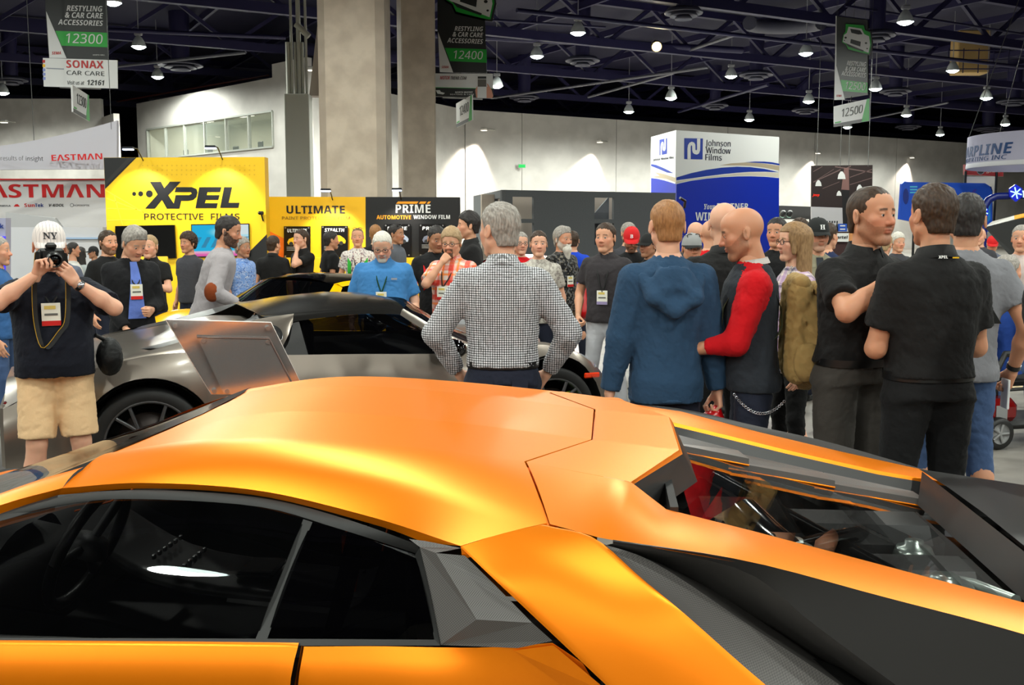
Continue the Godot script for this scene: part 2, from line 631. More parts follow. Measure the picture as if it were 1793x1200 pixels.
func build_floodlights():
	build_shaft()
	# scallops of light down the back wall: floods on short arms at the wall head
	var hs := mat("flood housing", Color(0.75, 0.74, 0.72), 0.5)
	var spots := [[868.0, 238.0, 130.0, 0.0], [1066.0, 258.0, 105.0, 0.0], [1440.0, 276.0, 85.0, 0.0], [1602.0, 283.0, 85.0, 0.0], [28.0, 226.0, 95.0, 1.0], [556.0, 140.0, 220.0, 2.0]]
	var words := ["beside the concrete pier", "left of the blue film tower", "above the photo mural", "above the blue car graphic", "above the curved white fascia", "left of the rounded concrete pier"]
	for i in spots.size():
		var s: Array = spots[i]
		var c0 := Vector2(-2.77, 60.9)
		var dir := (Vector2(26.5, 78.5) - c0).normalized()
		var k: float = (s[0] - 896.5) / F
		var d: float
		if s[3] > 0.5:
			d = 56.6 if s[3] < 1.5 else 46.6
		else:
			var tt: float = (k * c0.y - c0.x) / (dir.x - k * dir.y)
			d = c0.y + dir.y * tt
		var p := at_depth(s[0], s[1], d)
		var nrm := Vector3(-dir.y, 0, -dir.x) if s[3] < 0.5 else Vector3(0, 0, -1)
		nrm = Vector3(-dir.y, 0, dir.x) * -1.0 if s[3] < 0.5 else Vector3(0, 0, -1)
		var outw := Vector3(-dir.y, 0, dir.x) if s[3] < 0.5 else Vector3(0, 0, 1)
		var th := thing("wall_floodlight", "floodlight on an arm high on the white wall " + words[i], "lamp", p + outw * 1.3)
		th.basis = Basis(outw.cross(Vector3.UP) * -1.0, Vector3.UP, outw)
		part(th, "arm", tube([Vector3(0, 0.35, -1.25), Vector3(0, 0.3, -0.1)], 0.03, 6), hs)
		part(th, "housing", box(Vector3(0.36, 0.16, 0.3), 0.04), hs, Vector3(0, 0.3, 0))
		part(th, "lens", box(Vector3(0.3, 0.02, 0.24)), glow("flood glow", Color(1, 0.97, 0.9), 3.0), Vector3(0, 0.21, 0))
		var l := SpotLight3D.new()
		l.name = "flood_light"
		l.spot_angle = 44.0
		l.spot_angle_attenuation = 0.5
		l.spot_range = 40.0
		l.spot_attenuation = 2.0
		l.light_energy = s[2]
		l.light_color = Color(1.0, 0.95, 0.88)
		l.light_size = 0.12
		l.shadow_enabled = true
		l.position = Vector3(0, 0.18, 0)
		l.rotation.x = -PI / 2 - 0.30
		th.add_child(l)

# ---------------------------------------------------------------- dark roof: deck, trusses, ducts, high-bay lamps
var roof_dir := Vector3(0.876, 0, -0.482)

func build_ceiling():
	var deck := mat("roof deck paint", Color(0.075, 0.068, 0.20), 0.8)
	var steel := mat("roof steel paint", Color(0.12, 0.105, 0.27), 0.55)
	var pale := mat("roof pale strut", Color(0.40, 0.40, 0.44), 0.5)
	struct("ceiling", box(Vector3(150, 0.3, 150)), deck, Vector3(5, 11.9, -40))
	var e1 := roof_dir.normalized()
	var e2 := Vector3(-e1.z, 0, e1.x) * -1.0   # away from the visitor
	if e2.z > 0:
		e2 = -e2
	var b1 := Basis(e1, Vector3.UP, e1.cross(Vector3.UP))
	var b2 := Basis(e2, Vector3.UP, e2.cross(Vector3.UP))
	var o := Vector3(3, 0, -36)
	# trusses parallel to the back wall
	for k in range(-3, 6):
		var c := o + e2 * (k * 8.5)
		var th := struct("trim_%d" % (k + 4), box(Vector3(130, 0.36, 0.3)), steel)
		th.transform = Transform3D(b1, c + Vector3(0, 9.75, 0))
		part(th, "top_chord", box(Vector3(130, 0.3, 0.3)), steel, Vector3(0, 1.75, 0))
		if k < -1 or k > 4:
			continue
		for i in range(-11, 12):
			var st := tool_new()
			put_box(st, Vector3(0.16, 2.9, 0.16), Transform3D(Basis(Vector3.BACK, 0.95 * (1 if posmod(i, 2) == 0 else -1)), Vector3.ZERO))
			part(th, "truss_diagonal", done(st), steel, Vector3(i * 2.4, 0.87, 0))
	# joists across
	for k in range(-10, 11):
		var c := o + e1 * (k * 4.6)
		var th := struct("trim_%d" % (k + 30), box(Vector3(130, 0.3, 0.14)), steel)
		th.transform = Transform3D(b2, c + Vector3(0, 11.2, 0))
	# hung grid of pale struts and pipes
	var bars := [[905, 18, 1793, 118, 9.4, 0.09], [757, 60, 1300, 88, 9.9, 0.16], [860, 172, 1240, 118, 9.1, 0.07], [1188, 196, 1345, 148, 9.0, 0.09], [1030, 170, 1180, 128, 9.2, 0.07], [190, 52, 500, 66, 9.6, 0.09], [187, 118, 430, 92, 9.2, 0.07], [1195, 92, 1290, 60, 9.8, 0.07], [1500, 212, 1660, 180, 9.0, 0.06]]
	var pipes := thing("hung_strut_grid", "pale struts and pipes hung under the dark roof", "pipework")
	for b in bars:
		var p := at_height(b[0], b[1], b[4])
		var q := at_height(b[2], b[3], b[4])
		part(pipes, "strut", tube([p, q], b[5], 6), pale if b[5] < 0.08 else steel)
	var copper := mat("red sprinkler pipe", Color(0.35, 0.12, 0.08), 0.5)
	for b in [[205, 178, 470, 132, 8.9], [790, 30, 1060, 48, 9.6], [1480, 10, 1793, 60, 10.2]]:
		var p := at_height(b[0], b[1], b[4])
		var q := at_height(b[2], b[3], b[4])
		part(pipes, "sprinkler_pipe", tube([p, q], 0.05, 6), copper if b[0] < 300 else steel)
	# round air diffusers
	var dif := mat("diffuser metal", Color(0.36, 0.36, 0.42), 0.45, 0.3)
	var spots := [[1197, 22, 66], [1020, 106, 60], [918, 171, 52], [1324, 131, 58], [1535, 62, 64], [1568, 160, 54], [1410, 193, 46], [1252, 185, 46], [1590, 222, 44], [1775, 178, 56], [316, 114, 76], [290, 175, 58], [20, 140, 54], [1730, 226, 50]]
	for i in spots.size():
		var s: Array = spots[i]
		var y := 9.3
		var p := at_height(s[0], s[1], y)
		var r: float = 0.5 * s[2] / F * -p.z
		var th := thing("air_diffuser", "round ringed air diffuser hanging under the dark roof", "diffuser", p, 0.0, "round air diffusers under the roof")
		var n := 0
		for rr in [1.0, 0.72, 0.45]:
			var st := tool_new()
			put_lathe(st, [Vector2(r * rr, 0.0), Vector2(r * rr * 0.97, -0.05), Vector2(r * (rr - 0.22), 0.12), Vector2(r * (rr - 0.2), 0.15), Vector2(r * rr, 0.0)], 28)
			part(th, "ring", done(st), dif, Vector3(0, -0.1 * n, 0))
			n += 1
		part(th, "duct", lathe([Vector2(r * 0.4, 0.0), Vector2(r * 0.45, 2.44)], 16), steel)
	build_lamps()
	# dark box duct and a warm work light seen between the trusses
	var duct := thing("air_duct", "white spiral duct bending between the dark trusses", "duct", at_height(1375, 40, 10.8))
	var st3 := tool_new()
	var pts := []
	for i in 9:
		var an := PI * i / 8.0
		pts.append(Vector3(-cos(an) * 1.6, 0, -sin(an) * 1.0))
	put_tube(st3, pts, 0.32, 12)
	part(duct, "elbow", done(st3), mat("duct grey", Color(0.3, 0.3, 0.36), 0.5))
	var cat := thing("catwalk_box", "pale yellow cabinet on a catwalk high under the roof", "cabinet", at_height(1722, 84, 10.4) + Vector3(0, 0, -1.5))
	part(cat, "body", box(Vector3(1.6, 2.1, 1.0), 0.05), mat("catwalk cream", Color(0.75, 0.62, 0.40), 0.6))
	for k in 3:
		part(cat, "railing", tube([Vector3(-1.4, -0.9 + k * 0.45, 0.8), Vector3(1.6, -0.9 + k * 0.45, 0.8)], 0.03, 6), steel)
	for k in 5:
		part(cat, "railing_post", tube([Vector3(-1.4 + k * 0.75, -1.1, 0.8), Vector3(-1.4 + k * 0.75, 0.1, 0.8)], 0.025, 6), steel)

func lamp_light(parent: Node, r: float, energy: float, y := -0.14, tint := Color(0.98, 1.0, 0.96)):
	var l := SpotLight3D.new()
	l.name = "lamp_light"
	l.spot_angle = 86.0
	l.spot_angle_attenuation = 0.35
	l.spot_range = 120.0
	l.spot_attenuation = 2.0
	l.light_energy = energy
	l.light_color = tint
	l.light_size = r * 0.9
	l.shadow_enabled = true
	l.rotation.x = -PI / 2
	l.position.y = y
	parent.add_child(l)

func high_bay(p: Vector3, r: float, label: String, energy: float, group: String, stem := 1.2):
	var th := thing("high_bay_lamp", label, "lamp", p, 0.0, group)
	var sh := mat("lamp bell white", Color(0.8, 0.82, 0.82), 0.35)
	part(th, "bell", lathe([Vector2(r * 1.02, 0.0), Vector2(r, 0.04), Vector2(r * 0.85, 0.2 * r / 0.3), Vector2(r * 0.45, 0.5 * r / 0.3 * 0.8), Vector2(r * 0.22, 0.56 * r / 0.3 * 0.8), Vector2(0, 0.58 * r / 0.3 * 0.8)], 22), sh)
	part(th, "ballast", box(Vector3(r * 1.1, r * 0.5, r * 0.6), 0.03), mat("ballast grey", Color(0.6, 0.6, 0.62), 0.5), Vector3(0, r * 1.8, 0))
	part(th, "stem", tube([Vector3(0, r * 2.0, 0), Vector3(0, 11.74 - p.y, 0)], 0.02, 6), mat("ballast grey", Color(0.6, 0.6, 0.62), 0.5))
	part(th, "lit_disc", lathe([Vector2(0, -0.11), Vector2(r * 0.4, -0.095), Vector2(r * 0.75, -0.05), Vector2(r * 0.98, 0.01)], 22), glow("high bay glow", Color(0.92, 1.0, 0.97), 30.0))
	lamp_light(th, r, energy)
	return th

func build_lamps():
	var seen := [[197, 5], [243, 82], [276, 135], [5, 163], [1012, 58], [940, 99], [870, 151], [1280, 134], [1175, 172], [1101, 196], [1585, 39], [1411, 94], [1668, 124], [1416, 178], [1312, 210], [1533, 156], [1587, 202], [1727, 172], [1646, 236], [1760, 218], [1484, 223], [650, 28], [660, 232]]
	for i in seen.size():
		var y := 9.0 if seen[i][1] < 140 else 8.1
		if i == 21:
			y = 9.6
		if i == 22:
			y = 8.2
		var p := at_height(seen[i][0], seen[i][1], y)
		var r: float = clampf(0.5 * 27.0 / F * 38.0, 0.2, 0.3)
		var places := ["left of the green 12300 banner", ""]
		high_bay(p, r, "white bell high-bay lamp glowing under the dark roof", 105.0, "high-bay lamps under the roof", 1.6)
	# the same lamps go on over the visitors and behind the photographer
	for iz in 5:
		for ix in 6:
			var p := Vector3(-23.0 + ix * 9.0 + (iz % 2) * 3.0, 9.0, 17.6 - iz * 8.5)
			if p.z < -24.0:
				continue
			high_bay(p, 0.29, "white bell high-bay lamp glowing under the dark roof", 58.0, "high-bay lamps under the roof", 1.6)
	# one warm par can
	var par := thing("par_can", "round warm spotlight can shining under the roof beam", "lamp", at_height(1150, 82, 9.2))
	part(par, "can", lathe([Vector2(0.22, 0), Vector2(0.24, 0.05), Vector2(0.2, 0.4), Vector2(0.1, 0.5), Vector2(0, 0.52)], 18, Transform3D(Basis(Vector3.RIGHT, -1.2), Vector3.ZERO)), mat("par metal", Color(0.4, 0.35, 0.3), 0.4))
	part(par, "lens", lathe([Vector2(0, 0.02), Vector2(0.2, 0.02)], 18, Transform3D(Basis(Vector3.RIGHT, -1.2), Vector3.ZERO)), glow("par glow", Color(1.0, 0.86, 0.55), 10.0))
	var l := SpotLight3D.new()
	l.name = "par_light"
	l.spot_angle = 35.0
	l.light_energy = 30.0
	l.spot_range = 90.0
	l.spot_attenuation = 2.0
	l.light_color = Color(1, 0.9, 0.7)
	l.light_size = 0.2
	l.shadow_enabled = true
	l.position = Vector3(0, -0.02, 0.06)
	l.rotation.x = -0.4 + PI
	par.add_child(l)

# ---------------------------------------------------------------- printed faces
# a face is a Transform3D: x along the board, y up, z towards the visitor
func face_front(d: float) -> Transform3D:
	return Transform3D(Basis(), Vector3(0, 0, -d))

func face_between(p: Vector3, q: Vector3) -> Transform3D:
	var x := Vector3(q.x - p.x, 0, q.z - p.z).normalized()
	return Transform3D(Basis(x, Vector3.UP, x.cross(Vector3.UP)), Vector3(p.x, 0, p.z))

func on_face(f: Transform3D, u: float, v: float) -> Vector2:
	var o := Vector3(0, EYE, 0)
	var r := at_depth(u, v, 1.0) - o
	var n := f.basis.z
	var p := o + r * ((f.origin - o).dot(n) / r.dot(n))
	var q := f.affine_inverse() * p
	return Vector2(q.x, q.y)

func poly_on(f: Transform3D, uv: Array) -> PackedVector2Array:
	var out := PackedVector2Array()
	for p in uv:
		out.append(on_face(f, p[0], p[1]))
	return out

# a printed shape lying on the face, lift metres proud of it
func print_poly(parent: Node3D, called: String, f: Transform3D, uv: Array, m: Material, lift := 0.004, depth := 0.004) -> MeshInstance3D:
	var st := tool_new()
	put_slab(st, poly_on(f, uv), depth, parent.transform.affine_inverse() * f * Transform3D(Basis(), Vector3(0, 0, lift)))
	return part(parent, called, done(st), m)

# a row of words: left and right edge and baseline in the photograph, cap height in pixels
func print_text(parent: Node3D, called: String, f: Transform3D, text: String, u0: float, u1: float, v: float, cap: float, m: Material, weight := 700, slant := 0.0, lift := 0.004, font := "Droid Sans", v1 := -1.0) -> MeshInstance3D:
	var a := on_face(f, u0, v)
	var b := on_face(f, u1, v if v1 < 0 else v1)
	var c := on_face(f, u0, v - cap)
	var me := letters(text, c.y - a.y, a.distance_to(b) - (c.y - a.y) * slant, weight, slant, 0.006, font, -1)
	var o := part(parent, called, me, m)
	var ang := (b - a).angle()
	o.transform = parent.transform.affine_inverse() * f * Transform3D(Basis(Vector3.BACK, ang), Vector3(a.x, a.y, lift))
	return o

func board(parent: Node3D, called: String, f: Transform3D, uv: Array, thick: float, m: Material) -> MeshInstance3D:
	return print_poly(parent, called, f, uv, m, 0.0, thick)

func holed(f: Transform3D, lo: Vector2, hi: Vector2, holes: Array, thick: float) -> ArrayMesh:
	var xs := [lo.x, hi.x]
	var ys := [lo.y, hi.y]
	for h in holes:
		xs.append_array([h.position.x, h.end.x])
		ys.append_array([h.position.y, h.end.y])
	xs.sort()
	ys.sort()
	var st := tool_new()
	for i in xs.size() - 1:
		for j in ys.size() - 1:
			var c := Vector2((xs[i] + xs[i + 1]) * 0.5, (ys[j] + ys[j + 1]) * 0.5)
			var open := false
			for h in holes:
				if h.has_point(c):
					open = true
			if open or xs[i + 1] - xs[i] < 0.001 or ys[j + 1] - ys[j] < 0.001:
				continue
			put_box(st, Vector3(xs[i + 1] - xs[i], ys[j + 1] - ys[j], thick), f * Transform3D(Basis(), Vector3(c.x, c.y, -thick * 0.5)))
	return done(st)

func ring_uv(u: float, v: float, ru: float, rv: float, n := 18) -> Array:
	var out := []
	for k in n:
		out.append([u + cos(TAU * k / n) * ru, v + sin(TAU * k / n) * rv])
	return out

# the four letters with the three dots before them, drawn from x0 (left dot) to x1, top y0 to y1 of the tall X
func xpel_mark(parent: Node3D, f: Transform3D, u0: float, u1: float, v0: float, v1: float, m: Material, lift := 0.004):
	var sx := (u1 - u0) / 1160.0
	var sy := (v1 - v0) / 285.0
	var c := func(pts): 
		var out := []
		for p in pts:
			out.append([u0 + (p[0] - 315.0) * sx, v0 + (p[1] - 325.0) * sy])
		return out
	for d in [[336, 456, 21], [407, 455, 27], [501, 455, 37]]:
		print_poly(parent, "logo_dot", f, ring_uv(u0 + (d[0] - 315) * sx, v0 + (d[1] - 325) * sy, d[2] * sx, d[2] * sy), m, lift)
	print_poly(parent, "logo_letter", f, c.call([[505, 327], [625, 327], [662, 396], [722, 327], [840, 327], [705, 470], [765, 560], [785, 470], [930, 470], [960, 455], [950, 437], [775, 437], [790, 385], [960, 385], [1010, 405], [1022, 440], [1010, 490], [975, 520], [920, 530], [845, 530], [825, 612], [690, 612], [636, 520], [560, 612], [455, 612], [590, 462]]), m, lift)
	print_poly(parent, "logo_letter", f, c.call([[1040, 385], [1280, 385], [1265, 437], [1130, 437], [1122, 470], [1258, 470], [1246, 520], [1112, 520], [1100, 555], [1240, 555], [1228, 607], [1000, 607]]), m, lift)
	print_poly(parent, "logo_letter", f, c.call([[1308, 385], [1395, 385], [1358, 550], [1475, 550], [1462, 604], [1265, 604]]), m, lift)

func arm_lamp(u: float, v: float, d: float, label: String, energy: float, reach := 0.75):
	var p := at_depth(u, v, d)
	var th := thing("arm_lamp", label, "lamp", p + Vector3(0, 0, reach))
	var bk := mat("lamp black", Color(0.05, 0.05, 0.06), 0.4)
	part(th, "head", box(Vector3(0.2, 0.04, 0.12), 0.01), bk, Vector3(0, 0.02, 0))
	part(th, "lens", box(Vector3(0.18, 0.025, 0.1)), glow("arm lamp glow", Color(0.72, 0.82, 1.0), 5.0), Vector3(0, -0.012, 0.004))
	part(th, "arm", tube([Vector3(0, 0.02, -0.05), Vector3(0, 0.04, -reach * 0.6), Vector3(0, -0.2, -reach - 0.05)], 0.012, 6), bk)
	var l := SpotLight3D.new()
	l.name = "lamp_light"
	l.spot_angle = 42.0
	l.spot_angle_attenuation = 0.55
	l.spot_range = 15.0
	l.spot_attenuation = 2.0
	l.light_energy = energy
	l.light_color = Color(1.0, 0.97, 0.92)
	l.light_size = 0.05
	l.shadow_enabled = true
	l.position = Vector3(0, -0.04, 0)
	l.rotation.x = -PI / 2 + 0.52
	th.add_child(l)

func picture(w: int, h: int, paint: Callable) -> ImageTexture:
	var im := Image.create(w, h, false, Image.FORMAT_RGB8)
	for y in h:
		for x in w:
			im.set_pixel(x, y, paint.call(float(x) / w, float(y) / h))
	return ImageTexture.create_from_image(im)

func screen_mat(key: String, tex: Texture2D, energy: float) -> StandardMaterial3D:
	var m := mat(key, Color(0.02, 0.02, 0.02), 0.15)
	m.emission_enabled = true
	m.emission = Color.BLACK
	m.emission_texture = tex
	m.emission_energy_multiplier = energy
	return m

func screen_quad(parent: Node3D, f: Transform3D, uv: Array, m: Material, lift := 0.055):
	var p := poly_on(f, uv)
	var st := tool_new()
	st.set_smooth_group(-1)
	var t := parent.transform.affine_inverse() * f
	var q := [[0, Vector2(0, 0)], [1, Vector2(1, 0)], [2, Vector2(1, 1)], [0, Vector2(0, 0)], [2, Vector2(1, 1)], [3, Vector2(0, 1)]]
	for k in q:
		st.set_uv(k[1])
		st.add_vertex(t * Vector3(p[k[0]].x, p[k[0]].y, lift))
	part(parent, "screen", done(st), m)

func build_booths():
	var black := mat("print black", Color(0.03, 0.033, 0.04), 0.5)
	var white := mat("print white", Color(0.9, 0.9, 0.89), 0.5)
	var yel := mat("booth yellow", Color(0.93, 0.74, 0.02), 0.5)
	build_eastman(white)
	# ---- yellow wall with the black letters and two screens
	var d := 20.0
	var f := face_front(d)
	var w := thing("yellow_display_wall", "tall yellow booth wall reading PROTECTIVE FILMS with two screens", "display wall", Vector3(at_depth(323, 397, d).x, 0, -d))
	var base := at_height(323, 600, 0.0)
	board(w, "panel", f, [[181.5, 276], [463, 275], [470, 545], [193, 545]], 0.3, yel)
	print_poly(w, "corner_print", f, [[181.8, 276.3], [239, 276], [184.2, 331]], black)
	print_poly(w, "corner_stripe", f, [[225, 276.2], [236, 276.2], [184.2, 327], [184, 319]], mat("print charcoal", Color(0.12, 0.11, 0.11), 0.5), 0.008)
	print_poly(w, "corner_print", f, [[467.5, 410], [469.5, 545], [410, 545], [410, 468]], black)
	xpel_mark(w, f, 231.5, 419.5, 318, 365, mat("logo black", Color(0.025, 0.03, 0.05), 0.4), 0.006)
	print_text(w, "wording", f, "PROTECTIVE  FILMS", 253, 419.5, 384.5, 10.5, black, 400)
	var ln := mat("print light yellow", Color(0.95, 0.85, 0.2), 0.5)
	for q in [[184.5, 333, 262, 378], [186, 347, 300, 390], [187, 365, 250, 367], [188, 386, 275, 384], [200, 344, 215, 395]]:
		var n := Vector2(q[2] - q[0], q[3] - q[1]).normalized().orthogonal() * 0.8
		print_poly(w, "line_print", f, [[q[0] + n.x, q[1] + n.y], [q[2] + n.x * 0.4, q[3] + n.y * 0.4], [q[2] - n.x * 0.4, q[3] - n.y * 0.4], [q[0] - n.x, q[1] - n.y]], ln, 0.003)
	var dots := mat("print gold", Color(0.86, 0.66, 0.02), 0.5)
	for j in 3:
		for i in 24:
			print_poly(w, "dot_print", f, ring_uv(250 + i * 8.5, 290 + j * 8.0, 1.5, 1.5, 6), dots, 0.002, 0.002)
	var tv := thing("wall_screen", "black wall screen showing a small cyan logo on the yellow wall", "screen", Vector3(w.position.x, 0, -d))
	board(tv, "bezel", face_front(d - 0.05), [[201.5, 396], [305.5, 394], [308.5, 452], [203, 457]], 0.05, mat("tv black", Color(0.008, 0.008, 0.01), 0.12))
	var cy := glow("cyan logo glow", Color(0.12, 0.6, 0.75), 0.8)
	xpel_mark(tv, face_front(d - 0.052), 236, 277.5, 419, 430, cy, 0.003)
	tv = thing("wall_screen", "wall screen showing a bright cyan and white picture on the yellow wall", "screen", Vector3(w.position.x, 0, -d))
	var f2 := face_front(d - 0.05)
	board(tv, "bezel", f2, [[334.5, 393], [436, 391.5], [437.5, 449], [336, 451]], 0.05, mat("tv black", Color(0.008, 0.008, 0.01), 0.12))
	var tex := picture(96, 54, func(x, y):
		var c := Color(0.1, 0.75, 0.95).lerp(Color(0.75, 0.95, 1.0), smoothstep(0.45, 0.75, x + 0.25 * sin(y * 7.0)))
		if y < 0.3 and x > 0.62:
			c = Color(0.9, 0.97, 0.98)
		if y > 0.38 and y < 0.72 and absf(sin(x * 19.0 + y * 6.0)) > 0.75:
			c = c.lerp(Color(0.25, 0.5, 0.65), 0.7)
		if y > 0.82:
			c = Color(0.95, 0.35, 0.7).lerp(Color(0.95, 0.8, 0.9), smoothstep(0.82, 0.98, 1.0 - y + 0.8))
		return c)
	screen_quad(tv, f2, [[336, 394.5], [435, 393], [436.3, 447.5], [337.5, 449.5]], screen_mat("tv picture", tex, 1.0), 0.006)
	arm_lamp(250, 266, 20.0, "left of two slim arm lamps above the yellow letters wall", 7.0)
	arm_lamp(389, 264, 20.0, "right of two slim arm lamps above the yellow letters wall", 7.0)
	var cm := thing("security_camera", "tiny black camera clipped to the edge of the yellow wall", "camera", at_depth(459, 376, d) + Vector3(0, 0, 0.06))
	part(cm, "body", box(Vector3(0.09, 0.07, 0.1), 0.015), black, Vector3(0, 0.03, 0.02))
	part(cm, "lens", lathe([Vector2(0.025, 0), Vector2(0.025, 0.03), Vector2(0, 0.03)], 10, Transform3D(Basis(Vector3.RIGHT, PI / 2), Vector3(-0.02, 0.03, 0.07))), mat("tv black", Color(0.008, 0.008, 0.01), 0.12))
	part(cm, "bracket", tube([Vector3(0.02, -0.12, -0.05), Vector3(0, 0, 0)], 0.015, 6), black)
	# ---- the lower double wall: yellow ULTIMATE and black PRIME
	d = 21.6
	f = face_front(d)
	var u := thing("film_display_wall", "low booth wall, yellow ULTIMATE half beside black PRIME half", "display wall", Vector3(at_depth(636, 397, d).x, 0, -d))
	board(u, "yellow_panel", f, [[464, 344.5], [640, 345], [640, 540], [464, 540]], 0.25, mat("ultimate yellow", Color(0.92, 0.70, 0.01), 0.5))
	board(u, "black_panel", f, [[640, 345], [805, 345.5], [807, 540], [640, 540]], 0.25, mat("prime black", Color(0.025, 0.024, 0.03), 0.45))
	print_poly(u, "orange_print", f, [[466, 402], [498, 418], [520, 460], [550, 475], [466, 475]], mat("print orange", Color(0.95, 0.45, 0.02), 0.5))
	print_text(u, "wording", f, "ULTIMATE", 502, 604, 374, 13.5, black, 700)
	print_text(u, "wording", f, "PAINT PROTECTION FILM", 494, 613, 384.5, 5.2, mat("print bronze", Color(0.55, 0.42, 0.05), 0.5), 400)
	print_text(u, "wording", f, "PRIME", 693, 754, 373, 14.5, white, 700)
	var org := mat("print amber", Color(0.98, 0.62, 0.05), 0.5)
	print_poly(u, "logo_bar", f, [[697, 353], [733, 353], [730, 357], [693.5, 357]], org)
	print_poly(u, "logo_bar", f, [[736, 353], [747, 353], [744, 357], [733, 357]], org)
	print_poly(u, "logo_bar", f, [[750, 353], [754.5, 353], [751.5, 357], [747, 357]], org)
	print_text(u, "wording", f, "AUTOMOTIVE", 659.5, 720, 384, 6.8, org, 700)
	print_text(u, "wording", f, "WINDOW FILM", 724, 788, 383.5, 6.8, white, 700)
	board(u, "plinth", face_front(d - 0.35), [[466, 452], [806, 452], [806, 546], [466, 546]], 0.35, mat("booth yellow", Color(0.93, 0.74, 0.02), 0.5))
	arm_lamp(582, 336, d, "slim arm lamp above the word ULTIMATE", 7.0)
	arm_lamp(702, 335, d, "slim arm lamp above the word PRIME", 4.0)
	var posters := [[497, 396.5, 543.5, 452, "ULTIMATE", "poster of a yellow car titled ULTIMATE on the yellow wall"], [562.5, 395.5, 609, 450.5, "STEALTH", "poster of a yellow car titled STEALTH on the yellow wall"], [672.5, 392.5, 719, 450, "PRIME", "left poster of a silver car on the black PRIME wall"], [733.5, 392.5, 778.5, 450, "PRIME", "right poster of a dark car on the black PRIME wall"]]
	for i in 4:
		var q: Array = posters[i]
		var ff := face_front(d - 0.06)
		var ps := thing("film_poster", q[5], "poster", Vector3(at_depth((q[0] + q[2]) * 0.5, 397, d).x, 0, -d + 0.04))
		board(ps, "sheet", ff, [[q[0], q[1]], [q[2], q[1]], [q[2], q[3]], [q[0], q[3]]], 0.02, mat("poster black", Color(0.035, 0.03, 0.035), 0.25))
		print_text(ps, "wording", ff, q[4], q[0] + 6, q[2] - 6, q[1] + 10.5, 6.0, white, 700, 0.1, 0.003)
		var cc: Color = Color(0.85, 0.66, 0.05) if i < 2 else Color(0.55, 0.6, 0.68) if i == 2 else Color(0.4, 0.42, 0.48)
		var cu: float = q[0]
		var cv: float = q[1] + 28
		print_poly(ps, "car_print", ff, [[cu + 6, cv], [cu + 9, cv - 6], [cu + 17, cv - 9], [cu + 24, cv - 12], [cu + 33, cv - 11], [cu + 40, cv - 6], [cu + 43, cv - 2], [cu + 42, cv + 3], [cu + 8, cv + 4]], mat("poster car %d" % i, cc, 0.4), 0.003)
		for wx in [13.0, 35.0]:
			print_poly(ps, "wheel_print", ff, ring_uv(cu + wx, cv + 2.5, 3.6, 3.6, 12), mat("print wheel", Color(0.1, 0.1, 0.11), 0.5), 0.006)
		for k in 3:
			print_poly(ps, "text_line_print", ff, [[cu + 5, q[1] + 36 + k * 2.6], [cu + 30 - k * 4, q[1] + 36 + k * 2.6], [cu + 30 - k * 4, q[1] + 37 + k * 2.6], [cu + 5, q[1] + 37 + k * 2.6]], mat("print grey", Color(0.5, 0.5, 0.5), 0.5), 0.003)
		for c in [[3, 2.5], [q[2] - q[0] - 3, 2.5], [3, q[3] - q[1] - 3], [q[2] - q[0] - 3, q[3] - q[1] - 3]]:
			print_poly(ps, "standoff", ff, ring_uv(q[0] + c[0], q[1] + c[1], 1.5, 1.5, 8), mat("standoff steel", Color(0.7, 0.7, 0.7), 0.2, 0.8), 0.012, 0.05)
	var lec := thing("slant_lectern", "yellow slanted lectern in front of the yellow letters wall", "lectern", Vector3(-5.1, 0, -14.2), 0.25)
	part(lec, "stand", box(Vector3(0.5, 1.0, 0.4), 0.02), mat("lectern dark", Color(0.1, 0.1, 0.1), 0.5), Vector3(0, 0.5, 0))
	var top := part(lec, "slanted_top", box(Vector3(0.62, 0.05, 0.5), 0.01), yel, Vector3(0, 1.08, 0))
	top.rotation = Vector3(0.9, 0, 0)
	build_grey_booth()
	build_tower(white)
	build_far_right(white, black)

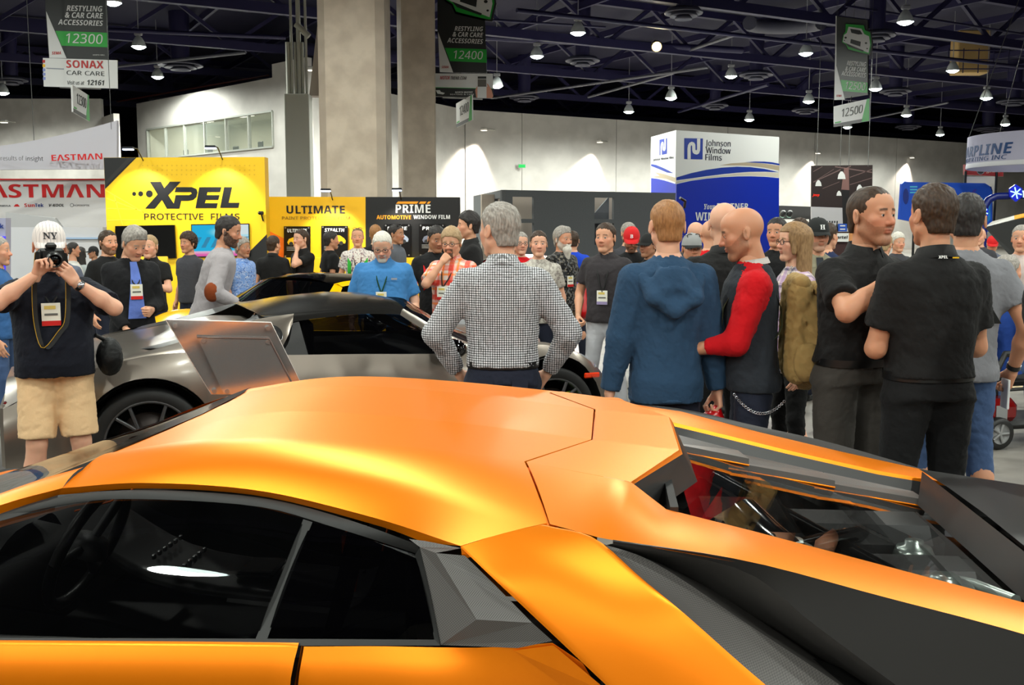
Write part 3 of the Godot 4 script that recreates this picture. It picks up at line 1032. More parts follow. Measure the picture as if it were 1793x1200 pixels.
func build_eastman(white: Material):
	var red := mat("eastman red", Color(0.80, 0.03, 0.05), 0.45)
	var blue := mat("suntek blue", Color(0.05, 0.18, 0.5), 0.45)
	var dk := mat("print dark grey", Color(0.15, 0.15, 0.16), 0.5)
	var gr := mat("print mid grey", Color(0.42, 0.42, 0.43), 0.5)
	var d := 25.0
	var f := face_front(d)
	var w := thing("white_display_wall", "white booth wall with large red EASTMAN letters and a row of logos", "display wall", Vector3(at_depth(60, 397, d).x, 0, -d))
	board(w, "panel", f, [[-160, 313], [184, 313], [192, 520], [-160, 520]], 0.3, mat("eastman white", Color(0.86, 0.85, 0.85), 0.5))
	board(w, "red_rail", face_front(d - 0.05), [[-160, 313], [184, 313], [184, 315.5], [-160, 315.5]], 0.08, red)
	print_text(w, "wording", f, "EΛSTMΛN", -42, 184, 346, 23, red, 700)
	print_text(w, "wording", f, "Sun", 43, 61, 362.5, 6, red, 700)
	print_text(w, "wording", f, "Tek", 61.5, 76.5, 362.5, 6, blue, 700)
	print_text(w, "wording", f, "V-KOOL", 85, 113, 362, 4.8, dk, 700, 0.2)
	print_text(w, "wording", f, "HÜPEROPTIK", 130, 157, 361.5, 3.2, gr, 400)
	print_poly(w, "logo_ring", f, ring_uv(126, 359.5, 3.4, 3.4, 12), gr, 0.004)
	print_poly(w, "logo_ring_hole", f, ring_uv(126, 359.5, 2.4, 2.4, 12), mat("eastman white", Color(0.86, 0.85, 0.85), 0.5), 0.006)
	print_poly(w, "logo_fan", f, [[24, 362], [27, 358], [31, 357.5], [35, 362]], red)
	print_text(w, "wording", f, "FORMULA", -8, 19, 362, 3.0, gr, 700)
	# sloped counter front and shelf below
	var c := thing("white_counter", "white booth counter with slanted panel under the red EASTMAN wall", "counter", Vector3(at_depth(70, 397, 22.0).x, 0, -22.0))
	var fc := face_front(22.0)
	board(c, "slanted_panel", fc, [[10, 372], [96, 382], [108, 398], [10, 398]], 0.1, mat("counter grey white", Color(0.7, 0.7, 0.71), 0.5))
	board(c, "front", fc, [[10, 398], [180, 398], [180, 545], [10, 545]], 0.4, mat("counter white", Color(0.8, 0.8, 0.82), 0.4))
	board(c, "lit_shelf_edge", face_front(21.95), [[60, 416], [180, 416], [180, 419], [60, 419]], 0.05, mat("counter pale blue", Color(0.62, 0.72, 0.85), 0.4))
	var bl := thing("blue_screen_stand", "blue lit screen stand at the far left edge of the hall", "screen", Vector3(at_depth(3, 397, 19).x, 0, -19))
	board(bl, "body", face_front(19.0), [[-40, 382], [10, 382], [10, 540], [-40, 540]], 0.2, mat("stand white", Color(0.62, 0.62, 0.72), 0.4))
	board(bl, "screen", face_front(18.97), [[-38, 414], [9, 414], [9, 480], [-38, 480]], 0.03, glow("blue screen glow", Color(0.25, 0.2, 0.9), 0.7))
	print_text(bl, "wording", face_front(18.99), "k", 0, 7, 400, 8, mat("suntek blue", Color(0.05, 0.18, 0.5), 0.45), 700)
	# curved fascia hung above: taller to the right
	var fa := thing("curved_fascia", "hanging curved white fascia reading results of insight and red EASTMAN", "sign", Vector3(at_depth(60, 300, 24.0).x, 4.0, -24.0))
	var front := []
	var back := []
	var n := 22
	for i in n + 1:
		var t := float(i) / n
		var uu := lerpf(-180.0, 204.5, t)
		var dd := 24.0 - 1.2 * sin(PI * 0.5 * (1.0 - t)) * (1.0 - t)
		var vt := 211.0 + (204.5 - uu) * 0.30 - 0.00040 * pow(204.5 - uu, 2)
		var vb := 296.5 + 0.00002 * pow(204.5 - uu, 2)
		front.append([at_depth(uu, vt, dd), at_depth(uu, vb, dd)])
		back.append([at_depth(uu, vt, dd) + Vector3(0, 0, -0.12), at_depth(uu, vb, dd) + Vector3(0, 0, -0.12)])
	var st := tool_new()
	var inv := fa.transform.affine_inverse()
	var rows := [[], [], [], []]
	for i in n + 1:
		rows[0].append(inv * front[i][0])
		rows[1].append(inv * front[i][1])
		rows[2].append(inv * back[i][1])
		rows[3].append(inv * back[i][0])
	for k in 4:
		put_skin(st, [rows[k], rows[(k + 1) % 4]], k + 1)
	st.set_smooth_group(-1)
	quad(st, rows[0][n], rows[1][n], rows[2][n], rows[3][n])
	part(fa, "sheet", done(st), mat("fascia white", Color(0.76, 0.75, 0.79), 0.6))
	var fw := face_front(23.4)
	print_text(fa, "wording", fw, "results of", 2, 42, 281, 7.5, gr, 400, 0.0, 0.01, "Droid Sans")
	print_text(fa, "wording", fw, "insight", 46, 76, 281.5, 7.5, dk, 400, 0.0, 0.01, "Droid Sans", 281.8)
	print_text(fa, "wording", face_front(23.7), "EΛSTMΛN", 91, 180, 282, 10.5, red, 700, 0.0, 0.01, "Droid Sans", 279)
	for q in [-60.0, 60.0, 195.0]:
		var p := at_depth(q, 225 + (204 - q) * 0.2, 24.0)
		part(fa, "hanging_wire", tube([inv * p, inv * (Vector3(p.x, 11.7, p.z))], 0.008, 5), mat("wire grey", Color(0.3, 0.3, 0.3), 0.4))

func build_grey_booth():
	var g := mat("booth grey fabric", Color(0.41, 0.42, 0.43), 0.85)
	g.albedo_texture = noise_tex(41, 0.1, 256, 3, ramp2(Color(0.9, 0.9, 0.9), Color(1, 1, 1)))
	g.uv1_triplanar = true
	g.uv1_scale = Vector3.ONE * 1.5
	var top := 2.9
	var c := at_height(879, 332.5, top)
	var r := at_height(1183, 338, top)
	var l := at_height(829, 343.5, top)
	var th := thing("grey_booth", "dark grey booth box with small square windows", "booth", Vector3(c.x, 0, c.z))
	var inv := th.transform.affine_inverse()
	var f := face_between(c, r)
	var h := []
	for q in [[897.5, 345, 934.5, 383.5], [897.5, 390.5, 934.5, 428.5], [1041, 346.5, 1075, 384], [1041, 391.5, 1075, 429]]:
		var a := on_face(f, q[0], q[3])
		var b := on_face(f, q[2], q[1])
		h.append(Rect2(a, b - a))
	part(th, "front_wall", holed(inv * f, Vector2(0, 0), Vector2(c.distance_to(r), top), h, 0.12), g)
	var f2 := face_between(l, c)
	h = []
	for q in [[848, 351, 858, 400], [866, 347, 875, 398]]:
		var a := on_face(f2, q[0], q[3])
		var b := on_face(f2, q[2], q[1])
		h.append(Rect2(a, b - a))
	part(th, "side_wall", holed(inv * f2, Vector2(0, 0), Vector2(c.distance_to(l) , top), h, 0.12), g)
	var wm := mat("booth inner white", Color(0.86, 0.80, 0.74), 0.8)
	var st := tool_new()
	put_box(st, Vector3(c.distance_to(r), top - 0.1, 0.08), inv * f * Transform3D(Basis(), Vector3(c.distance_to(r) * 0.5, (top - 0.1) * 0.5, -1.6)))
	part(th, "inner_wall", done(st), wm)
	# a sloping panel leans behind the right window
	var p0 := on_face(f, 1038, 392)
	var p1 := on_face(f, 1080, 344)
	st = tool_new()
	put_slab(st, PackedVector2Array([p0, Vector2(p1.x, p0.y), p1]), 0.05, inv * f * Transform3D(Basis(), Vector3(0, 0, -0.5)))
	part(th, "leaning_panel", done(st), mat("booth inner grey", Color(0.42, 0.43, 0.45), 0.8))
	p0 = on_face(f, 1038, 432)
	p1 = on_face(f, 1080, 389)
	st = tool_new()
	put_slab(st, PackedVector2Array([p0, Vector2(p1.x, p0.y), p1, Vector2(p0.x, p1.y)]), 0.05, inv * f * Transform3D(Basis(), Vector3(0, 0, -0.45)))
	part(th, "dark_pane", done(st), mat("booth inner slate", Color(0.25, 0.26, 0.28), 0.6))

func build_tower(white: Material):
	var top := 5.2
	var c := at_height(1184, 228, top)
	var r := at_height(1364.5, 240, top)
	var l := at_height(1140, 240, top)
	var th := thing("film_tower", "tall white and blue booth tower reading Johnson Window Films", "display tower", Vector3(c.x, 0, c.z))
	var inv := th.transform.affine_inverse()
	var pl := PackedVector2Array([Vector2(c.x, c.z), Vector2(r.x, r.z), Vector2(r.x + l.x - c.x, r.z + l.z - c.z), Vector2(l.x, l.z)])
	var st := tool_new()
	put_slab(st, pl, top, inv * Transform3D(Basis(Vector3.RIGHT, Vector3.BACK, Vector3.DOWN), Vector3.ZERO))
	part(th, "body", done(st), white)
	var blue := mat("tower blue", Color(0.0, 0.16, 0.68), 0.45)
	var mid := mat("tower mid blue", Color(0.04, 0.2, 0.62), 0.45)
	var sand := mat("tower sand", Color(0.70, 0.64, 0.54), 0.5)
	var navy := mat("tower navy", Color(0.03, 0.08, 0.2), 0.5)
	var f := face_between(c, r)
	var z := func(pts):
		var out := []
		for p in pts:
			out.append([1130 + p[0] / 6.0, 220 + p[1] / 6.0])
		return out
	var lf := 0.006
	print_poly(th, "blue_field", f, z.call([[326, 615], [480, 580], [640, 558], [800, 543], [960, 535], [1100, 533], [1250, 538], [1404, 552], [1400, 1900], [326, 1900]]), blue, lf)
	print_poly(th, "swoosh", f, z.call([[326, 545], [480, 500], [640, 465], [800, 442], [960, 432], [1100, 436], [1250, 455], [1404, 490], [1250, 484], [1100, 486], [960, 496], [800, 512], [640, 532], [480, 555], [326, 575]]), mid, lf)
	print_poly(th, "swoosh", f, z.call([[1050, 385], [1150, 378], [1250, 378], [1330, 386], [1408, 402], [1408, 418], [1330, 405], [1250, 396], [1150, 390]]), mid, lf)
	print_poly(th, "sand_swoosh", f, z.call([[780, 418], [900, 397], [1050, 388], [1150, 392], [1250, 400], [1406, 424], [1406, 474], [1250, 443], [1100, 424], [960, 420]]), sand, lf * 0.6)
	print_poly(th, "sand_swoosh", f, z.call([[326, 588], [480, 562], [640, 540], [800, 524], [960, 503], [1100, 492], [1250, 490], [1404, 500], [1404, 545], [1250, 532], [1100, 527], [960, 529], [800, 537], [640, 552], [480, 574], [326, 609]]), mat("tower cream", Color(0.82, 0.79, 0.72), 0.5), lf * 0.7)
	print_poly(th, "logo_square", f, z.call([[408, 132], [604, 136], [600, 356], [408, 352]]), mid, lf)
	var hook := [[440, 352], [440, 240], [446, 205], [462, 180], [485, 170], [510, 178], [522, 200], [524, 255], [534, 262], [541, 250], [541, 136], [575, 137], [573, 262], [562, 292], [540, 305], [515, 300], [497, 285], [490, 262], [489, 215], [480, 205], [474, 222], [474, 353]]
	print_poly(th, "logo_hook", f, z.call(hook), white, lf * 2)
	print_text(th, "wording", f, "Johnson", 1235, 1279, 255.5, 10.5, navy, 400, 0.0, lf, "Droid Sans", 257)
	print_text(th, "wording", f, "Window", 1236, 1279, 268.3, 10.5, navy, 400, 0.0, lf, "Droid Sans", 269.5)
	print_text(th, "wording", f, "Films", 1235, 1263.5, 280.5, 10.5, navy, 400, 0.0, lf, "Droid Sans", 281.5)
	print_text(th, "wording", f, "Your", 1231, 1252, 366.5, 9, white, 700, 0.2, lf * 2, "Droid Serif")
	print_text(th, "wording", f, "PARTNER", 1255, 1310, 367, 11, white, 700, 0.0, lf * 2)
	print_text(th, "wording", f, "WINDOW FILM", 1217, 1325, 386.5, 14.5, white, 700, 0.0, lf * 2)
	print_text(th, "wording", f, "Support • Sales", 1232, 1310, 398, 5, white, 700, 0.2, lf * 2, "Droid Serif")
	var g := face_between(l, c)
	print_poly(th, "blue_field", g, z.call([[62, 552], [130, 560], [200, 577], [260, 595], [323, 616], [323, 1900], [62, 1900]]), blue, lf)
	print_poly(th, "swoosh", g, z.call([[62, 405], [110, 412], [180, 440], [240, 470], [295, 500], [230, 494], [150, 460], [62, 425]]), mid, lf)
	print_poly(th, "sand_swoosh", g, z.call([[100, 490], [200, 510], [323, 550], [323, 600], [220, 560], [62, 540], [150, 528]]), sand, lf)
	print_poly(th, "logo_square", g, z.call([[150, 148], [230, 132], [228, 297], [150, 312]]), mid, lf)
	var hk := []
	for p in hook:
		hk.append([150 + (p[0] - 408) * 0.408, 148 + (p[1] - 132) * 0.745 - (p[0] - 408) * 0.075])
	print_poly(th, "logo_hook", g, z.call(hk), white, lf * 2)
	print_text(th, "wording", g, "Johnson Window Films", 1144, 1180, 282, 4, navy, 400, 0.0, lf, "Droid Sans", 277.5)

func build_far_right(white: Material, black: Material):
	# photo mural
	var d := 42.0
	var f := face_front(d)
	var m := thing("photo_mural", "hanging photo mural of brown rafters with white pendant lamps", "mural", at_depth(1474, 345, d))
	board(m, "sheet", f, [[1421, 290], [1528, 289], [1527, 366], [1421, 362]], 0.12, mat("mural brown", Color(0.15, 0.09, 0.085), 0.6))
	board(m, "lower_sheet", f, [[1421, 362], [1527, 366], [1527, 440], [1421, 440]], 0.12, mat("mural pale", Color(0.75, 0.74, 0.75), 0.6))
	var beam := mat("mural beam", Color(0.42, 0.33, 0.32), 0.6)
	for q in [[1424, 318, 1472, 296, 2], [1424, 300, 1440, 291, 1.4], [1430, 315, 1460, 296, 1], [1462, 291, 1527, 301, 2], [1488, 310, 1527, 296, 1.4], [1488, 323, 1527, 311, 1.2], [1440, 330, 1470, 318, 1], [1478, 296, 1490, 290, 2]]:
		print_poly(m, "rafter_print", f, [[q[0], q[1]], [q[2], q[3]], [q[2], q[3] + q[4]], [q[0], q[1] + q[4]]], beam, 0.004)
	print_poly(m, "pillar_print", f, [[1473, 332], [1478, 294], [1486, 294], [1487, 333]], mat("mural pillar", Color(0.50, 0.36, 0.34), 0.6), 0.006)
	print_poly(m, "pillar_print", f, [[1474, 333], [1487, 333], [1486, 400], [1476, 400]], mat("mural dark", Color(0.05, 0.035, 0.045), 0.6), 0.006)
	for q in [[1433, 320, 5.5], [1473.5, 306, 7], [1505, 328, 5.5], [1469, 338, 4.5]]:
		print_poly(m, "pendant_print", f, [[q[0] - q[2], q[1] + q[2] * 1.1], [q[0] - q[2] * 0.8, q[1]], [q[0] - q[2] * 0.25, q[1] - q[2] * 0.8], [q[0] + q[2] * 0.25, q[1] - q[2] * 0.8], [q[0] + q[2] * 0.8, q[1]], [q[0] + q[2], q[1] + q[2] * 1.1]], white, 0.01)
	print_text(m, "wording", f, "Jeep", 1422.5, 1435, 343.5, 4, glow("mural red glow", Color(0.95, 0.15, 0.03), 0.6), 700, 0.2, 0.01)
	for q in [1430.0, 1471.0, 1486.0, 1520.0]:
		part(m, "hanging_wire", tube([at_depth(q, 292, d) - m.position, Vector3(at_depth(q, 292, d).x, 11.7, -d) - m.position], 0.012, 5), mat("wire grey", Color(0.3, 0.3, 0.3), 0.4))
	# dark truss canopy with two spots left of the mural
	var cn := thing("dark_canopy", "dark booth canopy with two small spotlights beside the blue tower", "canopy", at_depth(1393, 375, 44.0))
	board(cn, "panel", face_front(44.0), [[1362, 360], [1421, 362], [1421, 384], [1362, 384]], 0.3, mat("canopy grey", Color(0.24, 0.235, 0.235), 0.7))
	for q in [1364.0, 1419.0]:
		var pp := at_depth(q, 372, 44.1) - cn.position
		part(cn, "post", tube([pp, Vector3(pp.x, -cn.position.y, pp.z)], 0.05, 6), black)
	for q in [1371.0, 1383.0]:
		var hd := part(cn, "spot_head", lathe([Vector2(0.0, -0.12), Vector2(0.13, -0.1), Vector2(0.1, 0.1), Vector2(0, 0.14)], 12, Transform3D(Basis(Vector3.RIGHT, 0.9), at_depth(q, 374, 43.6) - cn.position)), black)
		part(hd, "lens", lathe([Vector2(0.0, -0.125), Vector2(0.12, -0.12)], 12, Transform3D(Basis(Vector3.RIGHT, 0.9), at_depth(q, 374, 43.6) - cn.position)), glow("canopy spot glow", Color(0.8, 1.0, 0.9), 3.0))
	# goods counter with bottles, a blue card and a white name sign
	var gc := thing("goods_counter", "far booth counter with a white name sign", "counter", at_height(1478, 560, 0.0) * Vector3(0, 0, 0) + Vector3(at_depth(1478, 397, 26.0).x, 0, -26.0))
	board(gc, "front", face_front(26.0), [[1440, 406], [1505, 406], [1505, 514], [1440, 514]], 0.6, mat("counter dark red", Color(0.2, 0.06, 0.06), 0.6))
	board(gc, "name_sign", face_front(25.9), [[1453.5, 408.5], [1487, 408.5], [1487, 423.5], [1453.5, 423.5]], 0.05, white)
	print_text(gc, "wording", face_front(25.89), "kartel", 1461, 1484, 418, 5, black, 700, 0.1)
	var cd := thing("blue_card", "small blue printed card standing on the far goods counter", "card", at_depth(1475.5, 405, 26.1))
	board(cd, "sheet", face_front(26.0 + 0.1), [[1468, 392], [1483, 392], [1483, 405.4], [1468, 405.4]], 0.04, mat("card blue", Color(0.03, 0.3, 0.72), 0.4))
	for k in 2:
		board(cd, "text_line_print", face_front(26.09), [[1471, 394.5 + k * 6], [1480, 394.5 + k * 6], [1480, 396.5 + k * 6], [1471, 396.5 + k * 6]], 0.005, white)
	var cols := [Color(0.75, 0.72, 0.7), Color(0.65, 0.15, 0.1), Color(0.12, 0.12, 0.13), Color(0.7, 0.7, 0.72), Color(0.1, 0.1, 0.12)]
	var nm := ["white", "red", "black", "silver", "small black"]
	for k in 5:
		var p := at_depth(1448 + k * 4.3, 406, 26.3)
		var bt := thing("spray_bottle", "%s bottle in the row left of the blue card on the far counter" % nm[k], "bottle", p, 0.0, "bottles on the far counter")
		part(bt, "body", lathe([Vector2(0, 0), Vector2(0.03, 0), Vector2(0.03, 0.16), Vector2(0.015, 0.2), Vector2(0.015, 0.23)], 10), mat("bottle %d" % k, cols[k], 0.3))
		part(bt, "cap", box(Vector3(0.03, 0.05, 0.03), 0.005), black, Vector3(0, 0.25, 0))
	# the bat-like wooden pole seen beside the ear of the man in black
	var pole := thing("wooden_pole", "tall pale wooden pole standing behind the man in the black polo", "pole", Vector3(at_depth(1491, 397, 20.0).x, 0, -20.0))
	part(pole, "shaft", tube([Vector3(0, 0.0, 0), Vector3(0, 1.4, 0), Vector3(-0.03, 2.15, 0)], [0.05, 0.045, 0.025], 8), mat("pale wood", Color(0.72, 0.48, 0.28), 0.5))
	part(pole, "foot", lathe([Vector2(0, 0), Vector2(0.18, 0), Vector2(0.18, 0.03), Vector2(0.05, 0.05)], 16), black)
	# blue car graphic on a rounded board
	d = 31.0
	f = face_front(d)
	var b := thing("blue_graphic_board", "rounded bright blue board showing a pale blue sports car", "display board", Vector3(at_depth(1655, 397, d).x, 0, -d))
	var bl := mat("graphic blue", Color(0.01, 0.33, 0.85), 0.35)
	board(b, "sheet", f, [[1579, 322], [1584, 318], [1600, 319], [1725, 321], [1733, 326], [1737, 336], [1737, 405], [1700, 409], [1575, 384]], 0.15, bl)
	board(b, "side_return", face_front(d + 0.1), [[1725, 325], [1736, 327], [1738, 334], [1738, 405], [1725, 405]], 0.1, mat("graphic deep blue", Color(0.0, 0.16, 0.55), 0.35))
	var pale := mat("graphic pale", Color(0.35, 0.8, 0.95), 0.35)
	print_poly(b, "car_print", f, [[1683, 392], [1685, 372], [1692, 363], [1702, 360], [1712, 348], [1728, 349], [1734, 356], [1734, 384], [1720, 398], [1700, 396]], mat("graphic light", Color(0.12, 0.55, 0.9), 0.35), 0.01)
	print_poly(b, "bonnet_print", f, [[1692, 366], [1706, 362], [1716, 364], [1704, 372], [1698, 388], [1692, 390]], pale, 0.016)
	print_poly(b, "windscreen_print", f, [[1699, 357], [1708, 349], [1719, 350], [1716, 360]], mat("graphic dark blue", Color(0.01, 0.1, 0.4), 0.3), 0.016)
	print_poly(b, "wheel_print", f, ring_uv(1708, 383, 5, 10, 14), mat("graphic dark blue", Color(0.01, 0.1, 0.4), 0.3), 0.02)
	print_poly(b, "wheel_rim_print", f, ring_uv(1708, 383, 3, 7, 14), mat("graphic light", Color(0.12, 0.55, 0.9), 0.35), 0.024)
	print_poly(b, "wheel_print", f, ring_uv(1586, 344, 5, 14, 14), mat("graphic deep blue", Color(0.0, 0.16, 0.55), 0.35), 0.01)
	for k in 3:
		print_poly(b, "text_line_print", f, [[1593, 326 + k * 5], [1606, 326 + k * 5], [1606, 328.5 + k * 5], [1593, 328.5 + k * 5]], pale, 0.01)
	print_poly(b, "emblem_print", f, [[1700, 338], [1706, 331], [1710, 332], [1707, 337], [1711, 341], [1704, 343]], mat("graphic violet", Color(0.25, 0.25, 0.75), 0.35), 0.01)
	for k in 2:
		part(b, "leg", tube([Vector3(-0.9 + 1.8 * k, 0, -0.1), Vector3(-0.9 + 1.8 * k, 2.2, -0.1)], 0.04, 8), black)
	# blue arch with snowflake plates
	d = 24.0
	var ar := thing("blue_arch", "thick blue arch frame with white snowflake plates", "arch", Vector3(at_depth(1800, 397, d).x, 0, -d))
	var pts := []
	for q in [[1722, 470], [1722, 380], [1724, 362], [1731, 350], [1744, 344], [1770, 343], [1900, 343]]:
		pts.append(at_depth(q[0], q[1], d) - ar.position)
	pts[0].y = 0.0
	part(ar, "frame", tube(pts, 0.085, 10), mat("arch blue", Color(0.01, 0.09, 0.4), 0.35))
	part(ar, "leg", tube([at_depth(1900, 343, d) - ar.position, at_depth(1900, 343, d) * Vector3(1, 0, 1) - ar.position], 0.085, 10), mat("arch blue", Color(0.01, 0.09, 0.4), 0.35))
	for q in [[1722, 372, 10], [1779, 338, 13]]:
		var ff := face_front(d - 0.12)
		print_poly(ar, "plate", ff, [[q[0], q[1] - q[2] * 1.15], [q[0] + q[2] * 0.85, q[1] - q[2] * 0.6], [q[0] + q[2] * 0.85, q[1] + q[2] * 0.5], [q[0], q[1] + q[2] * 1.2], [q[0] - q[2] * 0.85, q[1] + q[2] * 0.5], [q[0] - q[2] * 0.85, q[1] - q[2] * 0.6]], mat("plate blue", Color(0.0, 0.12, 0.85), 0.3), 0.0, 0.05)
		for k in 3:
			var an := PI * k / 3.0 + 0.3
			var dx: float = cos(an) * q[2] * 0.8
			var dy: float = sin(an) * q[2] * 0.8
			var nx: float = -sin(an) * 1.1
			var ny: float = cos(an) * 1.1
			print_poly(ar, "snowflake_arm", ff, [[q[0] - dx + nx, q[1] - dy + ny], [q[0] + dx + nx, q[1] + dy + ny], [q[0] + dx - nx, q[1] + dy - ny], [q[0] - dx - nx, q[1] - dy - ny]], glow("snow glow", Color(0.75, 0.95, 1.0), 0.8), 0.006)
	print_poly(ar, "lit_letter", face_front(d - 0.1), [[1788, 334], [1800, 334], [1800, 337], [1795, 337], [1795, 346], [1791, 346], [1791, 337], [1788, 337]], glow("snow glow", Color(0.75, 0.95, 1.0), 0.8), 0.006)
	# red sign on a white frame behind the ring
	d = 33.0
	f = face_front(d)
	var rs := thing("red_booth_sign", "red booth header on a white frame behind the hanging ring", "sign", Vector3(at_depth(1724, 397, d).x, 0, -d))
	board(rs, "header", f, [[1690, 288], [1757, 291], [1757, 309], [1690, 306]], 0.15, mat("header red", Color(0.62, 0.02, 0.04), 0.4))
	print_poly(rs, "emblem", f, ring_uv(1717, 299, 7, 7), mat("emblem grey", Color(0.5, 0.5, 0.5), 0.4), 0.004)
	print_poly(rs, "emblem_core", f, ring_uv(1717, 299, 5.5, 5.5), black, 0.008)
	print_text(rs, "wording", f, "grate", 1727, 1752, 302, 5, mat("print sand", Color(0.8, 0.7, 0.6), 0.5), 700, 0.3, 0.004, "Droid Serif")
	board(rs, "white_panel", f, [[1692, 309], [1744, 309], [1744, 480], [1692, 480]], 0.1, mat("booth warm white", Color(0.85, 0.83, 0.76), 0.6))
	for q in [1691.0, 1745.0]:
		part(rs, "post", tube([Vector3(at_depth(q, 300, d).x, 0, -d) - rs.position, at_depth(q, 300, d) - rs.position], 0.04, 6), black)
	# hanging ring
	var ring := thing("hanging_ring_sign", "white hanging ring sign with blue SHARPLINE lettering", "sign", Vector3(at_depth(1850, 397, 30).x, 0, -30))
	var rr := 2.5
	var t0 := 3.40
	var t1 := 4.32
	var st := tool_new()
	put_lathe(st, [Vector2(rr, t0), Vector2(rr, t1)], 64, Transform3D(), 1)
	put_lathe(st, [Vector2(rr, t1), Vector2(rr - 0.06, t1)], 64, Transform3D(), 2)
	put_lathe(st, [Vector2(rr - 0.06, t1), Vector2(rr - 0.06, t0)], 64, Transform3D(), 3)
	put_lathe(st, [Vector2(rr - 0.06, t0), Vector2(rr, t0)], 64, Transform3D(), 4)
	part(ring, "band", done(st), mat("ring cloth", Color(0.74, 0.73, 0.82), 0.7))
	part(ring, "lower_edge", lathe([Vector2(rr + 0.005, t0), Vector2(rr + 0.015, t0 + 0.04), Vector2(rr + 0.005, t0 + 0.13)], 64), mat("ring white", Color(0.88, 0.88, 0.9), 0.6))
	var bent := func(me: ArrayMesh, a0: float, y0: float) -> ArrayMesh:
		var arr := me.surface_get_arrays(0)
		var vs: PackedVector3Array = arr[Mesh.ARRAY_VERTEX]
		for i in vs.size():
			var p := vs[i]
			var an := a0 + p.x / rr
			var q := rr + 0.004 + p.z
			vs[i] = Vector3(sin(an) * q, y0 + p.y, cos(an) * q)
		arr[Mesh.ARRAY_VERTEX] = vs
		arr[Mesh.ARRAY_NORMAL] = null
		var mm := ArrayMesh.new()
		mm.add_surface_from_arrays(Mesh.PRIMITIVE_TRIANGLES, arr)
		return mm
	var sb := mat("ring lettering blue", Color(0.05, 0.25, 0.48), 0.4)
	part(ring, "wording", bent.call(letters("SHARPLINE", 0.30, 2.9, 700, 0.2, 0.006, "Droid Sans", 1), -1.0, 3.72), sb)
	part(ring, "wording", bent.call(letters("CONVERTING INC", 0.12, 2.5, 400, 0.2, 0.006, "Droid Sans", 1), -1.05, 3.57), sb)
	for k in 6:
		var an := TAU * k / 6 + 0.3
		part(ring, "hanging_wire", tube([Vector3(sin(an) * rr, t1, cos(an) * rr), Vector3(sin(an) * 0.3, 11.7, cos(an) * 0.3)], 0.012, 5), mat("wire grey", Color(0.3, 0.3, 0.3), 0.4))

# ---------------------------------------------------------------- hanging aisle signs
func car_art(parent: Node3D, f: Transform3D, u: float, v: float, su: float, sv: float):
	# generic car front in white on green, u v = top left of the art
	var gr := mat("sign green", Color(0.02, 0.62, 0.16), 0.5)
	var bk := mat("sign charcoal", Color(0.075, 0.08, 0.08), 0.5)
	var wh := mat("sign white", Color(0.84, 0.84, 0.84), 0.5)
	var z := func(pts):
		var o := []
		for p in pts:
			o.append([u + p[0] * su, v + p[1] * sv])
		return o
	print_poly(parent, "art_backing", f, z.call([[12, -4], [78, 0], [84, 16], [100, 22], [106, 60], [98, 92], [80, 90], [20, 78], [12, 62], [-2, 56], [2, 30], [10, 20]]), bk, 0.0, 0.02)
	print_poly(parent, "art_green", f, z.call([[14, 0], [76, 4], [80, 18], [97, 25], [102, 58], [94, 88], [78, 86], [22, 74], [15, 60], [1, 53], [5, 32], [13, 22]]), gr, 0.005)
	print_poly(parent, "art_car", f, z.call([[24, 8], [68, 14], [78, 30], [94, 36], [98, 60], [92, 84], [80, 80], [60, 74], [26, 62], [4, 52], [8, 32], [18, 26]]), wh, 0.009)
	print_poly(parent, "art_windscreen", f, z.call([[30, 14], [64, 19], [72, 30], [58, 31], [34, 26]]), bk, 0.013)
	print_poly(parent, "art_grille", f, z.call([[32, 44], [66, 52], [64, 66], [30, 56]]), bk, 0.013)
	print_poly(parent, "art_bumper", f, z.call([[14, 56], [26, 60], [60, 72], [76, 77], [74, 81], [24, 66]]), bk, 0.013)
	for q in [[14, 40, 6], [84, 56, 6], [88, 72, 4], [10, 48, 3]]:
		print_poly(parent, "art_lamp", f, ring_uv(u + q[0] * su, v + q[1] * sv, q[2] * su * 0.7, q[2] * sv * 0.5, 8), bk, 0.013)

func wires(th: Node3D, pts: Array):
	for p in pts:
		part(th, "hanging_wire", tube([p - th.position, Vector3(p.x, 11.7, p.z) - th.position], 0.006, 5), mat("wire grey", Color(0.3, 0.3, 0.3), 0.4))

